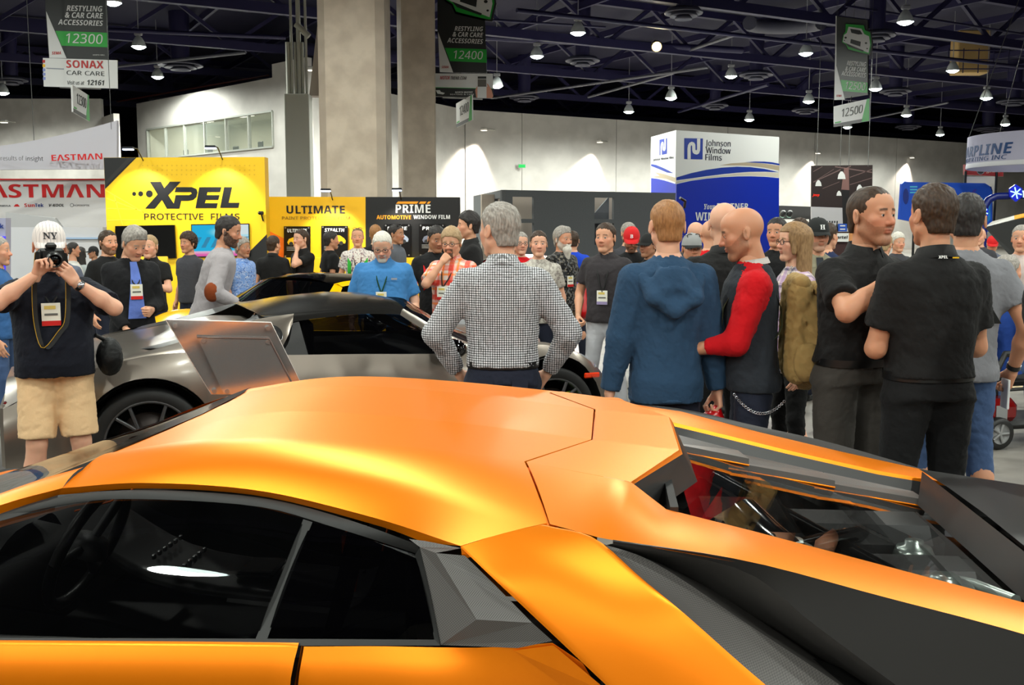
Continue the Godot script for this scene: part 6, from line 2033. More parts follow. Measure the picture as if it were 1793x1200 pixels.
func build_display_items():
	# slanted clear acrylic information board on a steel stand between the two cars
	var nb := Vector3(0.33, -0.03, 0.94).normalized()
	var eye := Vector3(0, EYE, 0)
	var c0 := at_depth(415, 625, 4.9) - eye
	var p := []
	for w in [[291, 560], [474, 565], [537, 692], [370, 690]]:
		var r := at_depth(w[0], w[1], 1.0) - eye
		p.append(eye + r * (c0.dot(nb) / r.dot(nb)))
	var c: Vector3 = (p[0] + p[1] + p[2] + p[3]) * 0.25
	var th := thing("acrylic_info_board", "slanted bolted acrylic board mirroring the orange car", "sign", Vector3(c.x, 0, c.z))
	var o := th.position
	var q := []
	for v in p:
		q.append(v - o)
	var n: Vector3 = (q[1] - q[0]).cross(q[3] - q[0]).normalized()
	if n.z < 0:
		n = -n
	var st := tool_new()
	st.set_smooth_group(-1)
	var k := []
	for v in q:
		k.append(v + n * 0.008)
	quad(st, q[0], q[1], q[2], q[3])
	quad(st, k[3], k[2], k[1], k[0])
	for i in 4:
		quad(st, q[i], k[i], k[(i + 1) % 4], q[(i + 1) % 4])
	part(th, "outer_sheet", done(st), mat("mirror-backed acrylic", Color(0.80, 0.78, 0.77), 0.12, 0.8))
	var edge := mat("acrylic edge", Color(0.92, 0.88, 0.86), 0.2)
	part(th, "sheet_edge", tube([q[0], q[1], q[2], q[3], q[0]], 0.004, 5), edge)
	# inner sheet bolted on
	var at := func(s: float, t: float, l: float) -> Vector3:
		return q[0].lerp(q[1], s).lerp(q[3].lerp(q[2], s), t) + n * l
	var i0: Vector3 = at.call(0.20, 0.21, 0.03)
	var i1: Vector3 = at.call(0.90, 0.21, 0.03)
	var i2: Vector3 = at.call(0.905, 0.985, 0.03)
	var i3: Vector3 = at.call(0.13, 0.985, 0.03)
	var st2 := tool_new()
	st2.set_smooth_group(-1)
	quad(st2, i0, i1, i2, i3)
	part(th, "inner_sheet", done(st2), mat("mirror-backed acrylic", Color(0.80, 0.78, 0.77), 0.12, 0.8))
	part(th, "inner_edge", tube([i0, i1, i2], 0.005, 5), mat("acrylic grey edge", Color(0.45, 0.38, 0.36), 0.15))
	var steel := mat("standoff steel", Color(0.7, 0.7, 0.7), 0.2, 0.8)
	for s in [[0.05, 0.07], [0.94, 0.07], [0.05, 0.95], [0.24, 0.26], [0.87, 0.26], [0.18, 0.95]]:
		var b: Vector3 = at.call(s[0], s[1], 0.0)
		part(th, "bolt", tube([b - n * 0.015, b + n * 0.035], 0.011, 10), steel)
	part(th, "stand_post", tube([Vector3(0.02, 0.0, -0.02), Vector3(0.02, (q[2].y + q[3].y) * 0.5 + 0.02, -0.03)], 0.02, 10), steel)
	part(th, "stand_foot", lathe([Vector2(0, 0.015), Vector2(0.2, 0.012), Vector2(0.2, 0.0)], 24), steel)
	build_scooter()

func build_scooter():
	# red mobility scooter at the right edge
	var sc := thing("mobility_scooter", "red four-wheel mobility scooter with black seat at the right edge", "scooter", Vector3(4.05, 0, -8.05), 0.25)
	var red := mat("scooter red", Color(0.42, 0.02, 0.02), 0.2)
	var blk := mat("scooter black", Color(0.025, 0.025, 0.027), 0.45)
	var grey := mat("scooter grey", Color(0.5, 0.5, 0.5), 0.4)
	part(sc, "deck", box(Vector3(0.95, 0.07, 0.44), 0.03), blk, Vector3(0.05, 0.17, 0))
	part(sc, "rear_shroud", box(Vector3(0.42, 0.2, 0.46), 0.06), red, Vector3(-0.38, 0.28, 0))
	part(sc, "front_shroud", box(Vector3(0.26, 0.2, 0.40), 0.07), red, Vector3(0.50, 0.26, 0))
	part(sc, "reflector", box(Vector3(0.08, 0.02, 0.01), 0.002), mat("reflector yellow", Color(0.9, 0.6, 0.02), 0.3), Vector3(0.30, 0.18, 0.232))
	part(sc, "sticker", box(Vector3(0.1, 0.11, 0.005)), grey, Vector3(-0.36, 0.28, 0.234))
	for w in [[-0.40, 0.25], [-0.40, -0.25], [0.52, 0.22], [0.52, -0.22]]:
		var t := Transform3D(Basis(Vector3.RIGHT, PI / 2), Vector3(w[0], 0.125, w[1]))
		var ty := part(sc, "wheel", lathe([Vector2(0.08, -0.035), Vector2(0.115, -0.035), Vector2(0.125, -0.02), Vector2(0.125, 0.02), Vector2(0.115, 0.035), Vector2(0.08, 0.035)], 26, t), blk)
		part(ty, "hub", lathe([Vector2(0, 0.025), Vector2(0.03, 0.025), Vector2(0.045, 0.012), Vector2(0.08, 0.02), Vector2(0.085, 0.035)], 20, t), grey)
		for k in 5:
			var an := TAU * k / 5
			part(ty, "hub_spoke", tube([t * Vector3(0, 0.028, 0), t * Vector3(cos(an) * 0.075, 0.028, sin(an) * 0.075)], 0.011, 6), grey)
	part(sc, "tiller", tube([Vector3(0.56, 0.3, 0), Vector3(0.42, 0.95, 0)], 0.03, 10), blk)
	part(sc, "handlebar", tube([Vector3(0.40, 0.98, -0.22), Vector3(0.42, 0.96, 0), Vector3(0.40, 0.98, 0.22)], 0.016, 8), blk)
	part(sc, "seat_post", tube([Vector3(-0.25, 0.3, 0), Vector3(-0.25, 0.48, 0)], 0.035, 10), blk)
	part(sc, "seat_cushion", box(Vector3(0.46, 0.09, 0.46), 0.04), blk, Vector3(-0.18, 0.52, 0))
	part(sc, "seat_back", box(Vector3(0.08, 0.42, 0.44), 0.035), blk, Vector3(-0.44, 0.78, 0))
	for s in [-1.0, 1.0]:
		part(sc, "armrest", tube([Vector3(-0.46, 0.60, 0.27 * s), Vector3(-0.40, 0.74, 0.28 * s), Vector3(-0.02, 0.74, 0.28 * s)], [0.02, 0.026, 0.026], 8), blk)
		part(sc, "seat_frame", tube([Vector3(-0.02, 0.70, 0.28 * s), Vector3(0.02, 0.62, 0.28 * s), Vector3(0.0, 0.47, 0.27 * s), Vector3(-0.36, 0.46, 0.26 * s)], 0.014, 8), blk)

# ---------------------------------------------------------------- soft bodies: distance fields meshed as surface nets
class Field:
	var lo := Vector3.ZERO
	var h := 0.012
	var nx := 0
	var ny := 0
	var nz := 0
	var d := PackedFloat32Array()

	func setup(a: Vector3, b: Vector3, cell: float) -> void:
		h = cell
		lo = a - Vector3.ONE * cell * 2.5
		var s := (b - a) / cell
		nx = int(ceil(s.x)) + 6
		ny = int(ceil(s.y)) + 6
		nz = int(ceil(s.z)) + 6
		d.resize(nx * ny * nz)
		d.fill(1.0)

	func box_of(a: Vector3, b: Vector3, pad: float) -> Array:
		var p := (a - Vector3.ONE * pad - lo) / h
		var q := (b + Vector3.ONE * pad - lo) / h
		return [maxi(int(p.x), 0), maxi(int(p.y), 0), maxi(int(p.z), 0), mini(int(q.x) + 1, nx - 1), mini(int(q.y) + 1, ny - 1), mini(int(q.z) + 1, nz - 1)]

	# tapered round bar; flat_b cuts it square at b
	func capsule(a: Vector3, b: Vector3, ra: float, rb: float, k := 0.02, flat_b := false, cut := false) -> void:
		var rm := maxf(ra, rb)
		var bx := box_of(a.min(b) - Vector3.ONE * rm, a.max(b) + Vector3.ONE * rm, k + h * 2.2)
		var ba := b - a
		var l2 := maxf(ba.length_squared(), 1e-9)
		var dirn := ba / sqrt(l2)
		var len := sqrt(l2)
		var x0: int = bx[0]
		var x1: int = bx[3]
		for z in range(bx[2], bx[5] + 1):
			var pz := lo.z + z * h - a.z
			for y in range(bx[1], bx[4] + 1):
				var py := lo.y + y * h - a.y
				var i := (z * ny + y) * nx + x0
				var yz := py * ba.y + pz * ba.z
				var px := lo.x + x0 * h - a.x
				for x in range(x0, x1 + 1):
					var t := (px * ba.x + yz) / l2
					var tc := clampf(t, 0.0, 1.0)
					var ex := px - ba.x * tc
					var ey := py - ba.y * tc
					var ez := pz - ba.z * tc
					var v := sqrt(ex * ex + ey * ey + ez * ez) - (ra + (rb - ra) * tc)
					if flat_b:
						v = maxf(v, (t - 1.0) * len)
					var o := d[i]
					if cut:
						var w := -v
						if w > o - k:
							var q := maxf(k - absf(w - o), 0.0) / k
							d[i] = maxf(w, o) + q * q * k * 0.25
					elif v < o + k:
						var q := maxf(k - absf(v - o), 0.0) / k
						d[i] = minf(v, o) - q * q * k * 0.25
					i += 1
					px += h

	func ellipsoid(c: Vector3, r: Vector3, k := 0.02, cut := false, turn := Basis()) -> void:
		var inv := turn.inverse()
		var rm := maxf(r.x, maxf(r.y, r.z))
		var ext := r if turn == Basis() else Vector3.ONE * rm
		var bx := box_of(c - ext, c + ext, k + h * 2.2)
		var rmin := minf(r.x, minf(r.y, r.z))
		for z in range(bx[2], bx[5] + 1):
			for y in range(bx[1], bx[4] + 1):
				var i: int = (z * ny + y) * nx + bx[0]
				for x in range(bx[0], bx[3] + 1):
					var p := inv * (Vector3(lo.x + x * h, lo.y + y * h, lo.z + z * h) - c)
					var e := Vector3(p.x / r.x, p.y / r.y, p.z / r.z)
					var k0 := e.length()
					var g := Vector3(e.x / r.x, e.y / r.y, e.z / r.z).length()
					var v := k0 * (k0 - 1.0) / g if g > 1e-6 else -rmin
					var o := d[i]
					if cut:
						var w := -v
						if w > o - k:
							var q := maxf(k - absf(w - o), 0.0) / k
							d[i] = maxf(w, o) + q * q * k * 0.25
					elif v < o + k:
						var q := maxf(k - absf(v - o), 0.0) / k
						d[i] = minf(v, o) - q * q * k * 0.25
					i += 1

	# upright loft of ovals: rows of [y, cx, cz, half width, half depth]
	func loft(t: Array, k := 0.02, power := 2.4) -> void:
		var y0: float = t[0][0]
		var y1: float = t[-1][0]
		var a := Vector3(1e9, y0, 1e9)
		var b := Vector3(-1e9, y1, -1e9)
		for r in t:
			a.x = minf(a.x, r[1] - r[3])
			a.z = minf(a.z, r[2] - r[4])
			b.x = maxf(b.x, r[1] + r[3])
			b.z = maxf(b.z, r[2] + r[4])
		var bx := box_of(a, b, k + h * 2.2)
		for y in range(bx[1], bx[4] + 1):
			var py := lo.y + y * h
			var yc := clampf(py, y0, y1)
			var n := 0
			while n < t.size() - 2 and t[n + 1][0] < yc:
				n += 1
			var w: float = (yc - t[n][0]) / (t[n + 1][0] - t[n][0])
			w = w * w * (3.0 - 2.0 * w) * 0.35 + w * 0.65
			var cx: float = lerpf(t[n][1], t[n + 1][1], w)
			var cz: float = lerpf(t[n][2], t[n + 1][2], w)
			var ax: float = lerpf(t[n][3], t[n + 1][3], w)
			var az: float = lerpf(t[n][4], t[n + 1][4], w)
			var am := minf(ax, az)
			var over := maxf(y0 - py, py - y1)
			for z in range(bx[2], bx[5] + 1):
				var ez := pow(absf((lo.z + z * h - cz) / az), power)
				var i: int = (z * ny + y) * nx + bx[0]
				for x in range(bx[0], bx[3] + 1):
					var ex := absf((lo.x + x * h - cx) / ax)
					var v := (pow(pow(ex, power) + ez, 1.0 / power) - 1.0) * (am * 0.5 + (ax if ez < 0.3 else az) * 0.5)
					if over > 0.0:
						v = maxf(v, over)
					else:
						v = maxf(v, over)
					var o := d[i]
					if v < o + k:
						var q := maxf(k - absf(v - o), 0.0) / k
						d[i] = minf(v, o) - q * q * k * 0.25
					i += 1

	# keep only what lies below the plane through p with normal n
	func keep(p: Vector3, n: Vector3) -> void:
		for z in nz:
			for y in ny:
				var base := (lo.y + y * h - p.y) * n.y + (lo.z + z * h - p.z) * n.z + (lo.x - p.x) * n.x
				var i := (z * ny + y) * nx
				for x in nx:
					var v := base + x * h * n.x
					if v > d[i]:
						d[i] = v
					i += 1

	# mesh: [vertices, triangle indices]
	func net() -> Array:
		var verts := PackedVector3Array()
		var idx := PackedInt32Array()
		var ids := PackedInt32Array()
		ids.resize(nx * ny * nz)
		ids.fill(-1)
		var far := h * 3.0
		var sy := nx
		var sz := nx * ny
		for z in nz - 1:
			for y in ny - 1:
				var i := (z * ny + y) * nx
				for x in nx - 1:
					var c0 := d[i]
					if c0 < far and c0 > -far:
						var c1 := d[i + 1]
						var c2 := d[i + sy]
						var c3 := d[i + sy + 1]
						var c4 := d[i + sz]
						var c5 := d[i + sz + 1]
						var c6 := d[i + sz + sy]
						var c7 := d[i + sz + sy + 1]
						var neg := int(c0 < 0.0) + int(c1 < 0.0) + int(c2 < 0.0) + int(c3 < 0.0) + int(c4 < 0.0) + int(c5 < 0.0) + int(c6 < 0.0) + int(c7 < 0.0)
						if neg > 0 and neg < 8:
							var sx := 0.0
							var syy := 0.0
							var szz := 0.0
							var n := 0
							if (c0 < 0.0) != (c1 < 0.0):
								sx += c0 / (c0 - c1); n += 1
							if (c2 < 0.0) != (c3 < 0.0):
								sx += c2 / (c2 - c3); syy += 1.0; n += 1
							if (c4 < 0.0) != (c5 < 0.0):
								sx += c4 / (c4 - c5); szz += 1.0; n += 1
							if (c6 < 0.0) != (c7 < 0.0):
								sx += c6 / (c6 - c7); syy += 1.0; szz += 1.0; n += 1
							if (c0 < 0.0) != (c2 < 0.0):
								syy += c0 / (c0 - c2); n += 1
							if (c1 < 0.0) != (c3 < 0.0):
								syy += c1 / (c1 - c3); sx += 1.0; n += 1
							if (c4 < 0.0) != (c6 < 0.0):
								syy += c4 / (c4 - c6); szz += 1.0; n += 1
							if (c5 < 0.0) != (c7 < 0.0):
								syy += c5 / (c5 - c7); sx += 1.0; szz += 1.0; n += 1
							if (c0 < 0.0) != (c4 < 0.0):
								szz += c0 / (c0 - c4); n += 1
							if (c1 < 0.0) != (c5 < 0.0):
								szz += c1 / (c1 - c5); sx += 1.0; n += 1
							if (c2 < 0.0) != (c6 < 0.0):
								szz += c2 / (c2 - c6); syy += 1.0; n += 1
							if (c3 < 0.0) != (c7 < 0.0):
								szz += c3 / (c3 - c7); sx += 1.0; syy += 1.0; n += 1
							ids[i] = verts.size()
							verts.append(Vector3(lo.x + (x + sx / n) * h, lo.y + (y + syy / n) * h, lo.z + (z + szz / n) * h))
							# quads round the three edges that leave this corner
							if x > 0 and y > 0 and z > 0:
								var s0 := c0 < 0.0
								if s0 != (c1 < 0.0):
									face(idx, ids[i], ids[i - sy], ids[i - sy - sz], ids[i - sz], s0)
								if s0 != (c2 < 0.0):
									face(idx, ids[i], ids[i - sz], ids[i - sz - 1], ids[i - 1], s0)
								if s0 != (c4 < 0.0):
									face(idx, ids[i], ids[i - 1], ids[i - 1 - sy], ids[i - sy], s0)
					i += 1
		return [verts, idx]

	func face(idx: PackedInt32Array, a: int, b: int, c: int, e: int, flip: bool) -> void:
		if a < 0 or b < 0 or c < 0 or e < 0:
			return
		if flip:
			idx.append_array(PackedInt32Array([a, c, b, a, e, c]))
		else:
			idx.append_array(PackedInt32Array([a, b, c, a, c, e]))

# vertices, indices and optional colours into one mesh; several pieces may be joined
class Flesh:
	var v := PackedVector3Array()
	var c := PackedColorArray()
	var ix := PackedInt32Array()

	func add(piece: Array, t: Transform3D, col: Color, cols := PackedColorArray()) -> void:
		var n := v.size()
		var pv: PackedVector3Array = piece[0]
		for p in pv:
			v.append(t * p)
		if cols.size() == pv.size():
			c.append_array(cols)
		else:
			for i in pv.size():
				c.append(col)
		var pi: PackedInt32Array = piece[1]
		if t.basis.determinant() < 0:
			for i in range(0, pi.size(), 3):
				ix.append(n + pi[i])
				ix.append(n + pi[i + 2])
				ix.append(n + pi[i + 1])
		else:
			for i in pi.size():
				ix.append(n + pi[i])

	func normals() -> PackedVector3Array:
		var nr := PackedVector3Array()
		nr.resize(v.size())
		for i in range(0, ix.size(), 3):
			var a := ix[i]
			var b := ix[i + 1]
			var e := ix[i + 2]
			var n := (v[e] - v[a]).cross(v[b] - v[a])
			nr[a] += n
			nr[b] += n
			nr[e] += n
		for i in nr.size():
			nr[i] = nr[i].normalized()
		return nr

	# cloth folds: long soft ridges, deeper where the noise says so
	func fold(amp: float, stretch: Vector3, sd: int) -> void:
		var ns := FastNoiseLite.new()
		ns.seed = sd
		ns.frequency = 1.0
		ns.fractal_octaves = 3
		ns.domain_warp_enabled = true
		ns.domain_warp_amplitude = 1.2
		ns.domain_warp_frequency = 0.35
		var nr := normals()
		for i in v.size():
			var p := v[i]
			var a := ns.get_noise_3d(p.x * stretch.x, p.y * stretch.y, p.z * stretch.z)
			v[i] = p + nr[i] * ((1.0 - 2.2 * absf(a)) * amp - amp * 0.5)

	func mesh(colored := true) -> ArrayMesh:
		var nr := normals()
		var arr := []
		arr.resize(Mesh.ARRAY_MAX)
		arr[Mesh.ARRAY_VERTEX] = v
		arr[Mesh.ARRAY_NORMAL] = nr
		arr[Mesh.ARRAY_INDEX] = ix
		if colored:
			arr[Mesh.ARRAY_COLOR] = c
		var m := ArrayMesh.new()
		m.add_surface_from_arrays(Mesh.PRIMITIVE_TRIANGLES, arr)
		return m

# ---------------------------------------------------------------- shared heads, hair and hands
# head axes: y 0 at the chin, 0.235 at the crown, face towards +z
var temp := {}

func head_piece(fine: bool) -> Array:
	var key := "head_fine" if fine else "head_coarse"
	if temp.has(key):
		return temp[key]
	var f := Field.new()
	f.setup(Vector3(-0.095, -0.10, -0.115), Vector3(0.095, 0.24, 0.122), 0.0033 if fine else 0.007)
	f.ellipsoid(Vector3(0, 0.146, -0.012), Vector3(0.0765, 0.089, 0.096), 0.02)
	f.ellipsoid(Vector3(0, 0.168, 0.026), Vector3(0.066, 0.05, 0.060), 0.03)
	f.ellipsoid(Vector3(0, 0.088, 0.026), Vector3(0.062, 0.080, 0.066), 0.03)
	f.capsule(Vector3(-0.012, 0.016, 0.066), Vector3(0.012, 0.016, 0.066), 0.019, 0.019, 0.022)
	for s in [-1.0, 1.0]:
		f.capsule(Vector3(0.050 * s, 0.060, 0.000), Vector3(0.018 * s, 0.018, 0.060), 0.022, 0.017, 0.025)
		f.ellipsoid(Vector3(0.043 * s, 0.098, 0.058), Vector3(0.023, 0.018, 0.022), 0.022)
		f.ellipsoid(Vector3(0.032 * s, 0.070, 0.060), Vector3(0.022, 0.026, 0.022), 0.022)
	f.capsule(Vector3(-0.038, 0.1385, 0.070), Vector3(0.038, 0.1385, 0.070), 0.0135, 0.0135, 0.014)
	for s in [-1.0, 1.0]:
		f.ellipsoid(Vector3(0.031 * s, 0.1225, 0.097), Vector3(0.019, 0.0125, 0.016), 0.010, true)
	f.capsule(Vector3(0, 0.130, 0.083), Vector3(0, 0.092, 0.103), 0.0085, 0.0115, 0.010)
	f.ellipsoid(Vector3(0, 0.088, 0.105), Vector3(0.0125, 0.0105, 0.0125), 0.008)
	for s in [-1.0, 1.0]:
		f.ellipsoid(Vector3(0.0135 * s, 0.0855, 0.095), Vector3(0.0085, 0.0085, 0.011), 0.007)
		# eyelids over the ball
		f.ellipsoid(Vector3(0.0315 * s, 0.1265, 0.0785), Vector3(0.0165, 0.0065, 0.0105), 0.005)
		f.ellipsoid(Vector3(0.0315 * s, 0.1155, 0.0775), Vector3(0.0160, 0.0045, 0.0095), 0.005)
		# ears
		var tb := Basis(Vector3.UP, 0.35 * s) * Basis(Vector3.RIGHT, -0.2)
		f.ellipsoid(Vector3(0.0815 * s, 0.112, -0.012), Vector3(0.0075, 0.032, 0.0185), 0.008, false, tb)
		f.ellipsoid(Vector3(0.0905 * s, 0.115, -0.006), Vector3(0.0055, 0.018, 0.0095), 0.005, true, tb)
	f.ellipsoid(Vector3(0, 0.0605, 0.0835), Vector3(0.024, 0.0062, 0.0125), 0.006)
	f.ellipsoid(Vector3(0, 0.0500, 0.0815), Vector3(0.020, 0.0068, 0.0125), 0.006)
	f.capsule(Vector3(-0.022, 0.0555, 0.094), Vector3(0.022, 0.0555, 0.094), 0.0022, 0.0022, 0.003, false, true)
	f.capsule(Vector3(0, 0.06, -0.020), Vector3(0, -0.085, -0.028), 0.053, 0.058, 0.02)
	temp[key] = f.net()
	return temp[key]

func head_colors(piece: Array, skin: Color, brow: Color, beard: Color, beard_kind: int) -> PackedColorArray:
	# beard_kind 0 none, 1 stubble, 2 goatee, 3 short full, 4 heavy full
	var out := PackedColorArray()
	var lip := Color(skin.r * 0.78, skin.g * 0.55, skin.b * 0.55)
	var ns := FastNoiseLite.new()
	ns.frequency = 90.0
	for p in piece[0]:
		var ax := absf(p.x)
		var c := skin
		var rosy := exp(-((ax - 0.045) * (ax - 0.045) + (p.y - 0.09) * (p.y - 0.09)) / 0.0009) * 0.16 * (1.0 if p.z > 0.03 else 0.0)
		rosy += exp(-(ax * ax + (p.y - 0.09) * (p.y - 0.09) + (p.z - 0.11) * (p.z - 0.11)) / 0.0006) * 0.16
		c = Color(c.r, c.g * (1.0 - rosy), c.b * (1.0 - rosy))
		if p.z > 0.05:
			var mouth := maxf(absf(p.x) / 0.025, absf(p.y - 0.0555) / 0.0115)
			if mouth < 1.0 and p.z > 0.078:
				c = c.lerp(lip, clampf((1.0 - mouth) * 4.0, 0.0, 1.0))
			var bw := maxf(absf(ax - 0.031) / 0.021, absf(p.y - (0.1435 - (ax - 0.03) * 0.08)) / 0.0058)
			if bw < 1.0:
				c = c.lerp(brow, clampf((1.0 - bw) * 3.0, 0.0, 0.85))
		if beard_kind > 0 and p.y > -0.015:
			var m := 0.0
			var cheek := 0.072 + maxf(0.0, (0.07 - p.z)) * 0.75
			if beard_kind == 2:
				if ax < 0.032 and p.y < 0.078 and p.z > 0.055:
					m = 1.0
			elif p.y < cheek and p.z > -0.012 + maxf(0.0, 0.05 - p.y) * 0.4:
				m = 1.0
			if p.z > 0.08 and absf(p.y - 0.0555) < 0.011 and ax < 0.024:
				m = 0.0
			if ax < 0.012 and p.y > 0.072 and p.z > 0.085:
				m = 0.0
			if beard_kind == 1:
				m *= 0.35
			elif beard_kind == 3:
				m *= 0.85
			m *= 0.85 + 0.3 * ns.get_noise_3dv(p)
			c = c.lerp(beard, clampf(m, 0.0, 1.0))
		out.append(c)
	return out

func eye_piece() -> Array:
	if temp.has("eye"):
		return temp["eye"]
	var v := PackedVector3Array()
	var ix := PackedInt32Array()
	var n := 14
	var m := 16
	for i in n + 1:
		for k in m:
			var a := PI * i / n
			var b := TAU * k / m
			v.append(Vector3(sin(a) * cos(b), sin(a) * sin(b), cos(a)))
	for i in n:
		for k in m:
			var a := i * m + k
			var b := i * m + (k + 1) % m
			ix.append_array(PackedInt32Array([a, a + m, b, b, a + m, b + m]))
	temp["eye"] = [v, ix]
	return temp["eye"]

# hair styles: crop, short, full, swept, receding, fringe, curly, long, cap_tail
func hair_piece(style: String, fine: bool) -> Array:
	var key := "hair_%s_%s" % [style, fine]
	if temp.has(key):
		return temp[key]
	var f := Field.new()
	f.setup(Vector3(-0.125, -0.20 if style == "long" else -0.02, -0.145), Vector3(0.125, 0.285, 0.125), 0.0042 if fine else 0.008)
	var up := 0.010
	var side := 0.006
	var hl := 0.185      # front hairline height
	match style:
		"crop":
			up = 0.004
			side = 0.0025
		"short":
			up = 0.010
			side = 0.005
			hl = 0.192
		"full":
			up = 0.024
			side = 0.011
		"swept":
			up = 0.022
			side = 0.009
			hl = 0.190
		"receding":
			up = 0.007
			side = 0.007
			hl = 0.205
		"fringe":
			up = 0.004
			side = 0.006
		"curly":
			up = 0.030
			side = 0.020
		"long":
			up = 0.014
			side = 0.012
	f.ellipsoid(Vector3(0, 0.146 + up * 0.4, -0.014), Vector3(0.0765 + side, 0.089 + up, 0.096 + side * 1.2), 0.01)
	f.ellipsoid(Vector3(0, 0.172 + up * 0.35, 0.013), Vector3(0.064 + side, 0.05 + up, 0.060 + side * 0.5), 0.03)
	f.ellipsoid(Vector3(0, 0.075, -0.045), Vector3(0.058 + side * 0.6, 0.06, 0.055 + side * 0.5), 0.02)
	if style == "long":
		for s in [-1.0, 1.0]:
			f.capsule(Vector3(0.072 * s, 0.16, -0.02), Vector3(0.088 * s, -0.14, -0.02), 0.028, 0.035, 0.03)
			f.capsule(Vector3(0.04 * s, 0.16, -0.06), Vector3(0.055 * s, -0.17, -0.06), 0.045, 0.045, 0.04)
			f.capsule(Vector3(0.050 * s, 0.20, 0.045), Vector3(0.083 * s, 0.05, 0.035), 0.020, 0.014, 0.02)
	if style == "swept":
		f.capsule(Vector3(-0.03, 0.222, 0.055), Vector3(0.035, 0.232, 0.045), 0.020, 0.024, 0.02)
	# trim along the hairline
	for z in f.nz:
		var pz := f.lo.z + z * f.h
		var yb := 0.03
		if pz > 0.055:
			yb = hl
		elif pz > 0.028:
			yb = lerpf(0.150, hl, (pz - 0.028) / 0.027)
		elif pz > 0.012:
			yb = lerpf(0.098, 0.150, (pz - 0.012) / 0.016)
		elif pz > -0.026:
			yb = lerpf(0.142, 0.098, smoothstep(-0.030, 0.012, pz)) if pz < 0.004 else 0.098
		elif pz > -0.05:
			yb = lerpf(0.060, 0.10, (pz + 0.05) / 0.024)
		else:
			yb = 0.046
		for y in f.ny:
			var py := f.lo.y + y * f.h
			for x in f.nx:
				var i := (z * f.ny + y) * f.nx + x
				var px := absf(f.lo.x + x * f.h)
				var cutv: float
				if style == "long":
					# open only over the face
					cutv = minf(minf(0.060 + (py - 0.10) * 0.05 - px, pz - 0.028), hl - py) if py > -0.05 else minf(0.05 - px, pz - 0.0)
					cutv = maxf(cutv, -1.0)
				else:
					var b := yb
					if style == "receding" and pz > 0.01:
						b += 0.02 * smoothstep(0.02, 0.05, px)
					if style != "receding" and pz > 0.028:
						b -= 0.014 * smoothstep(0.03, 0.06, px)
					cutv = (b - py) * 0.8
				if style == "fringe":
					cutv = maxf(cutv, (py - 0.158 + 0.04 * smoothstep(0.0, 0.08, pz)) * 0.8)
					cutv = maxf(cutv, (pz - 0.02) * 0.8)
				if cutv > f.d[i]:
					f.d[i] = cutv
	var got := f.net()
	var ns := FastNoiseLite.new()
	ns.frequency = 1.0
	ns.fractal_octaves = 2
	var v: PackedVector3Array = got[0]
	var amp := 0.0022
	if style == "curly":
		amp = 0.012
	if style == "full" or style == "swept" or style == "short":
		amp = 0.0045
	for i in v.size():
		var p := v[i]
		var n := (p - Vector3(0, 0.14, -0.012)).normalized()
		var q := Vector3(p.x * 70.0, p.y * 22.0, p.z * 28.0) if style != "curly" else p * 42.0
		if style == "long":
			q = Vector3(p.x * 70.0, p.y * 6.0, p.z * 50.0)
		v[i] = p + n * ns.get_noise_3dv(q) * amp
	got[0] = v
	temp[key] = got
	return got

func hair_colors(piece: Array, a: Color, b: Color) -> PackedColorArray:
	var ns := FastNoiseLite.new()
	ns.frequency = 1.0
	ns.fractal_octaves = 3
	var out := PackedColorArray()
	for p in piece[0]:
		var t := clampf(0.5 + 0.75 * ns.get_noise_3d(p.x * 150.0, p.y * 18.0, p.z * 60.0), 0.0, 1.0)
		out.append(a.lerp(b, t))
	return out

# hand: wrist at zero, fingers towards -y, palm towards +x, thumb towards +z (a right hand)
func hand_piece(pose: String, fine: bool) -> Array:
	var key := "hand_%s_%s" % [pose, fine]
	if temp.has(key):
		return temp[key]
	var f := Field.new()
	f.setup(Vector3(-0.045, -0.205, -0.075), Vector3(0.095, 0.035, 0.085), 0.0032 if fine else 0.0065)
	var bend := [0.25, 0.35, 0.25]
	var thumb := 0.5
	match pose:
		"fist":
			bend = [1.15, 1.5, 0.9]
			thumb = 0.9
		"grip":
			bend = [0.8, 1.1, 0.7]
			thumb = 0.75
		"flat":
			bend = [0.08, 0.1, 0.08]
			thumb = 0.35
	# palm
	f.capsule(Vector3(0, 0.03, 0), Vector3(0, -0.01, 0), 0.026, 0.027, 0.012)
	for k in 4:
		var z := 0.030 - k * 0.0200
		f.capsule(Vector3(0, -0.012, z * 0.62), Vector3(0.002, -0.085 + absf(k - 1.2) * 0.004, z), 0.0165, 0.0125, 0.012)
	f.capsule(Vector3(0.006, -0.02, 0.018), Vector3(0.010, -0.055, 0.030), 0.019, 0.014, 0.012)
	# fingers
	var ln := [[0.043, 0.026, 0.021], [0.047, 0.030, 0.022], [0.044, 0.028, 0.022], [0.035, 0.021, 0.019]]
	for k in 4:
		var p := Vector3(0.002, -0.086 + absf(k - 1.2) * 0.004, 0.030 - k * 0.0200)
		var an := 0.0
		var r := 0.0098 if k < 3 else 0.0085
		var spread := (1.5 - k) * 0.05
		for j in 3:
			an += bend[j] * (1.0 + 0.06 * k)
			var dr := Vector3(sin(an), -cos(an), sin(spread) * cos(an))
			var q: Vector3 = p + dr * ln[k][j]
			f.capsule(p, q, r, r * 0.92, 0.004)
			p = q
			r *= 0.93
	# thumb leaves the side of the palm near its base
	var t0 := Vector3(0.010, -0.026, 0.026)
	var t1 := t0 + Vector3(0.014 + 0.012 * thumb, -0.030, 0.028 - 0.018 * thumb)
	var t2 := t1 + Vector3(0.012 + 0.016 * thumb, -0.024, 0.012 - 0.022 * thumb)
	f.capsule(t0, t1, 0.0150, 0.0115, 0.008)
	f.capsule(t1, t2, 0.0112, 0.0095, 0.004)
	temp[key] = f.net()
	return temp[key]

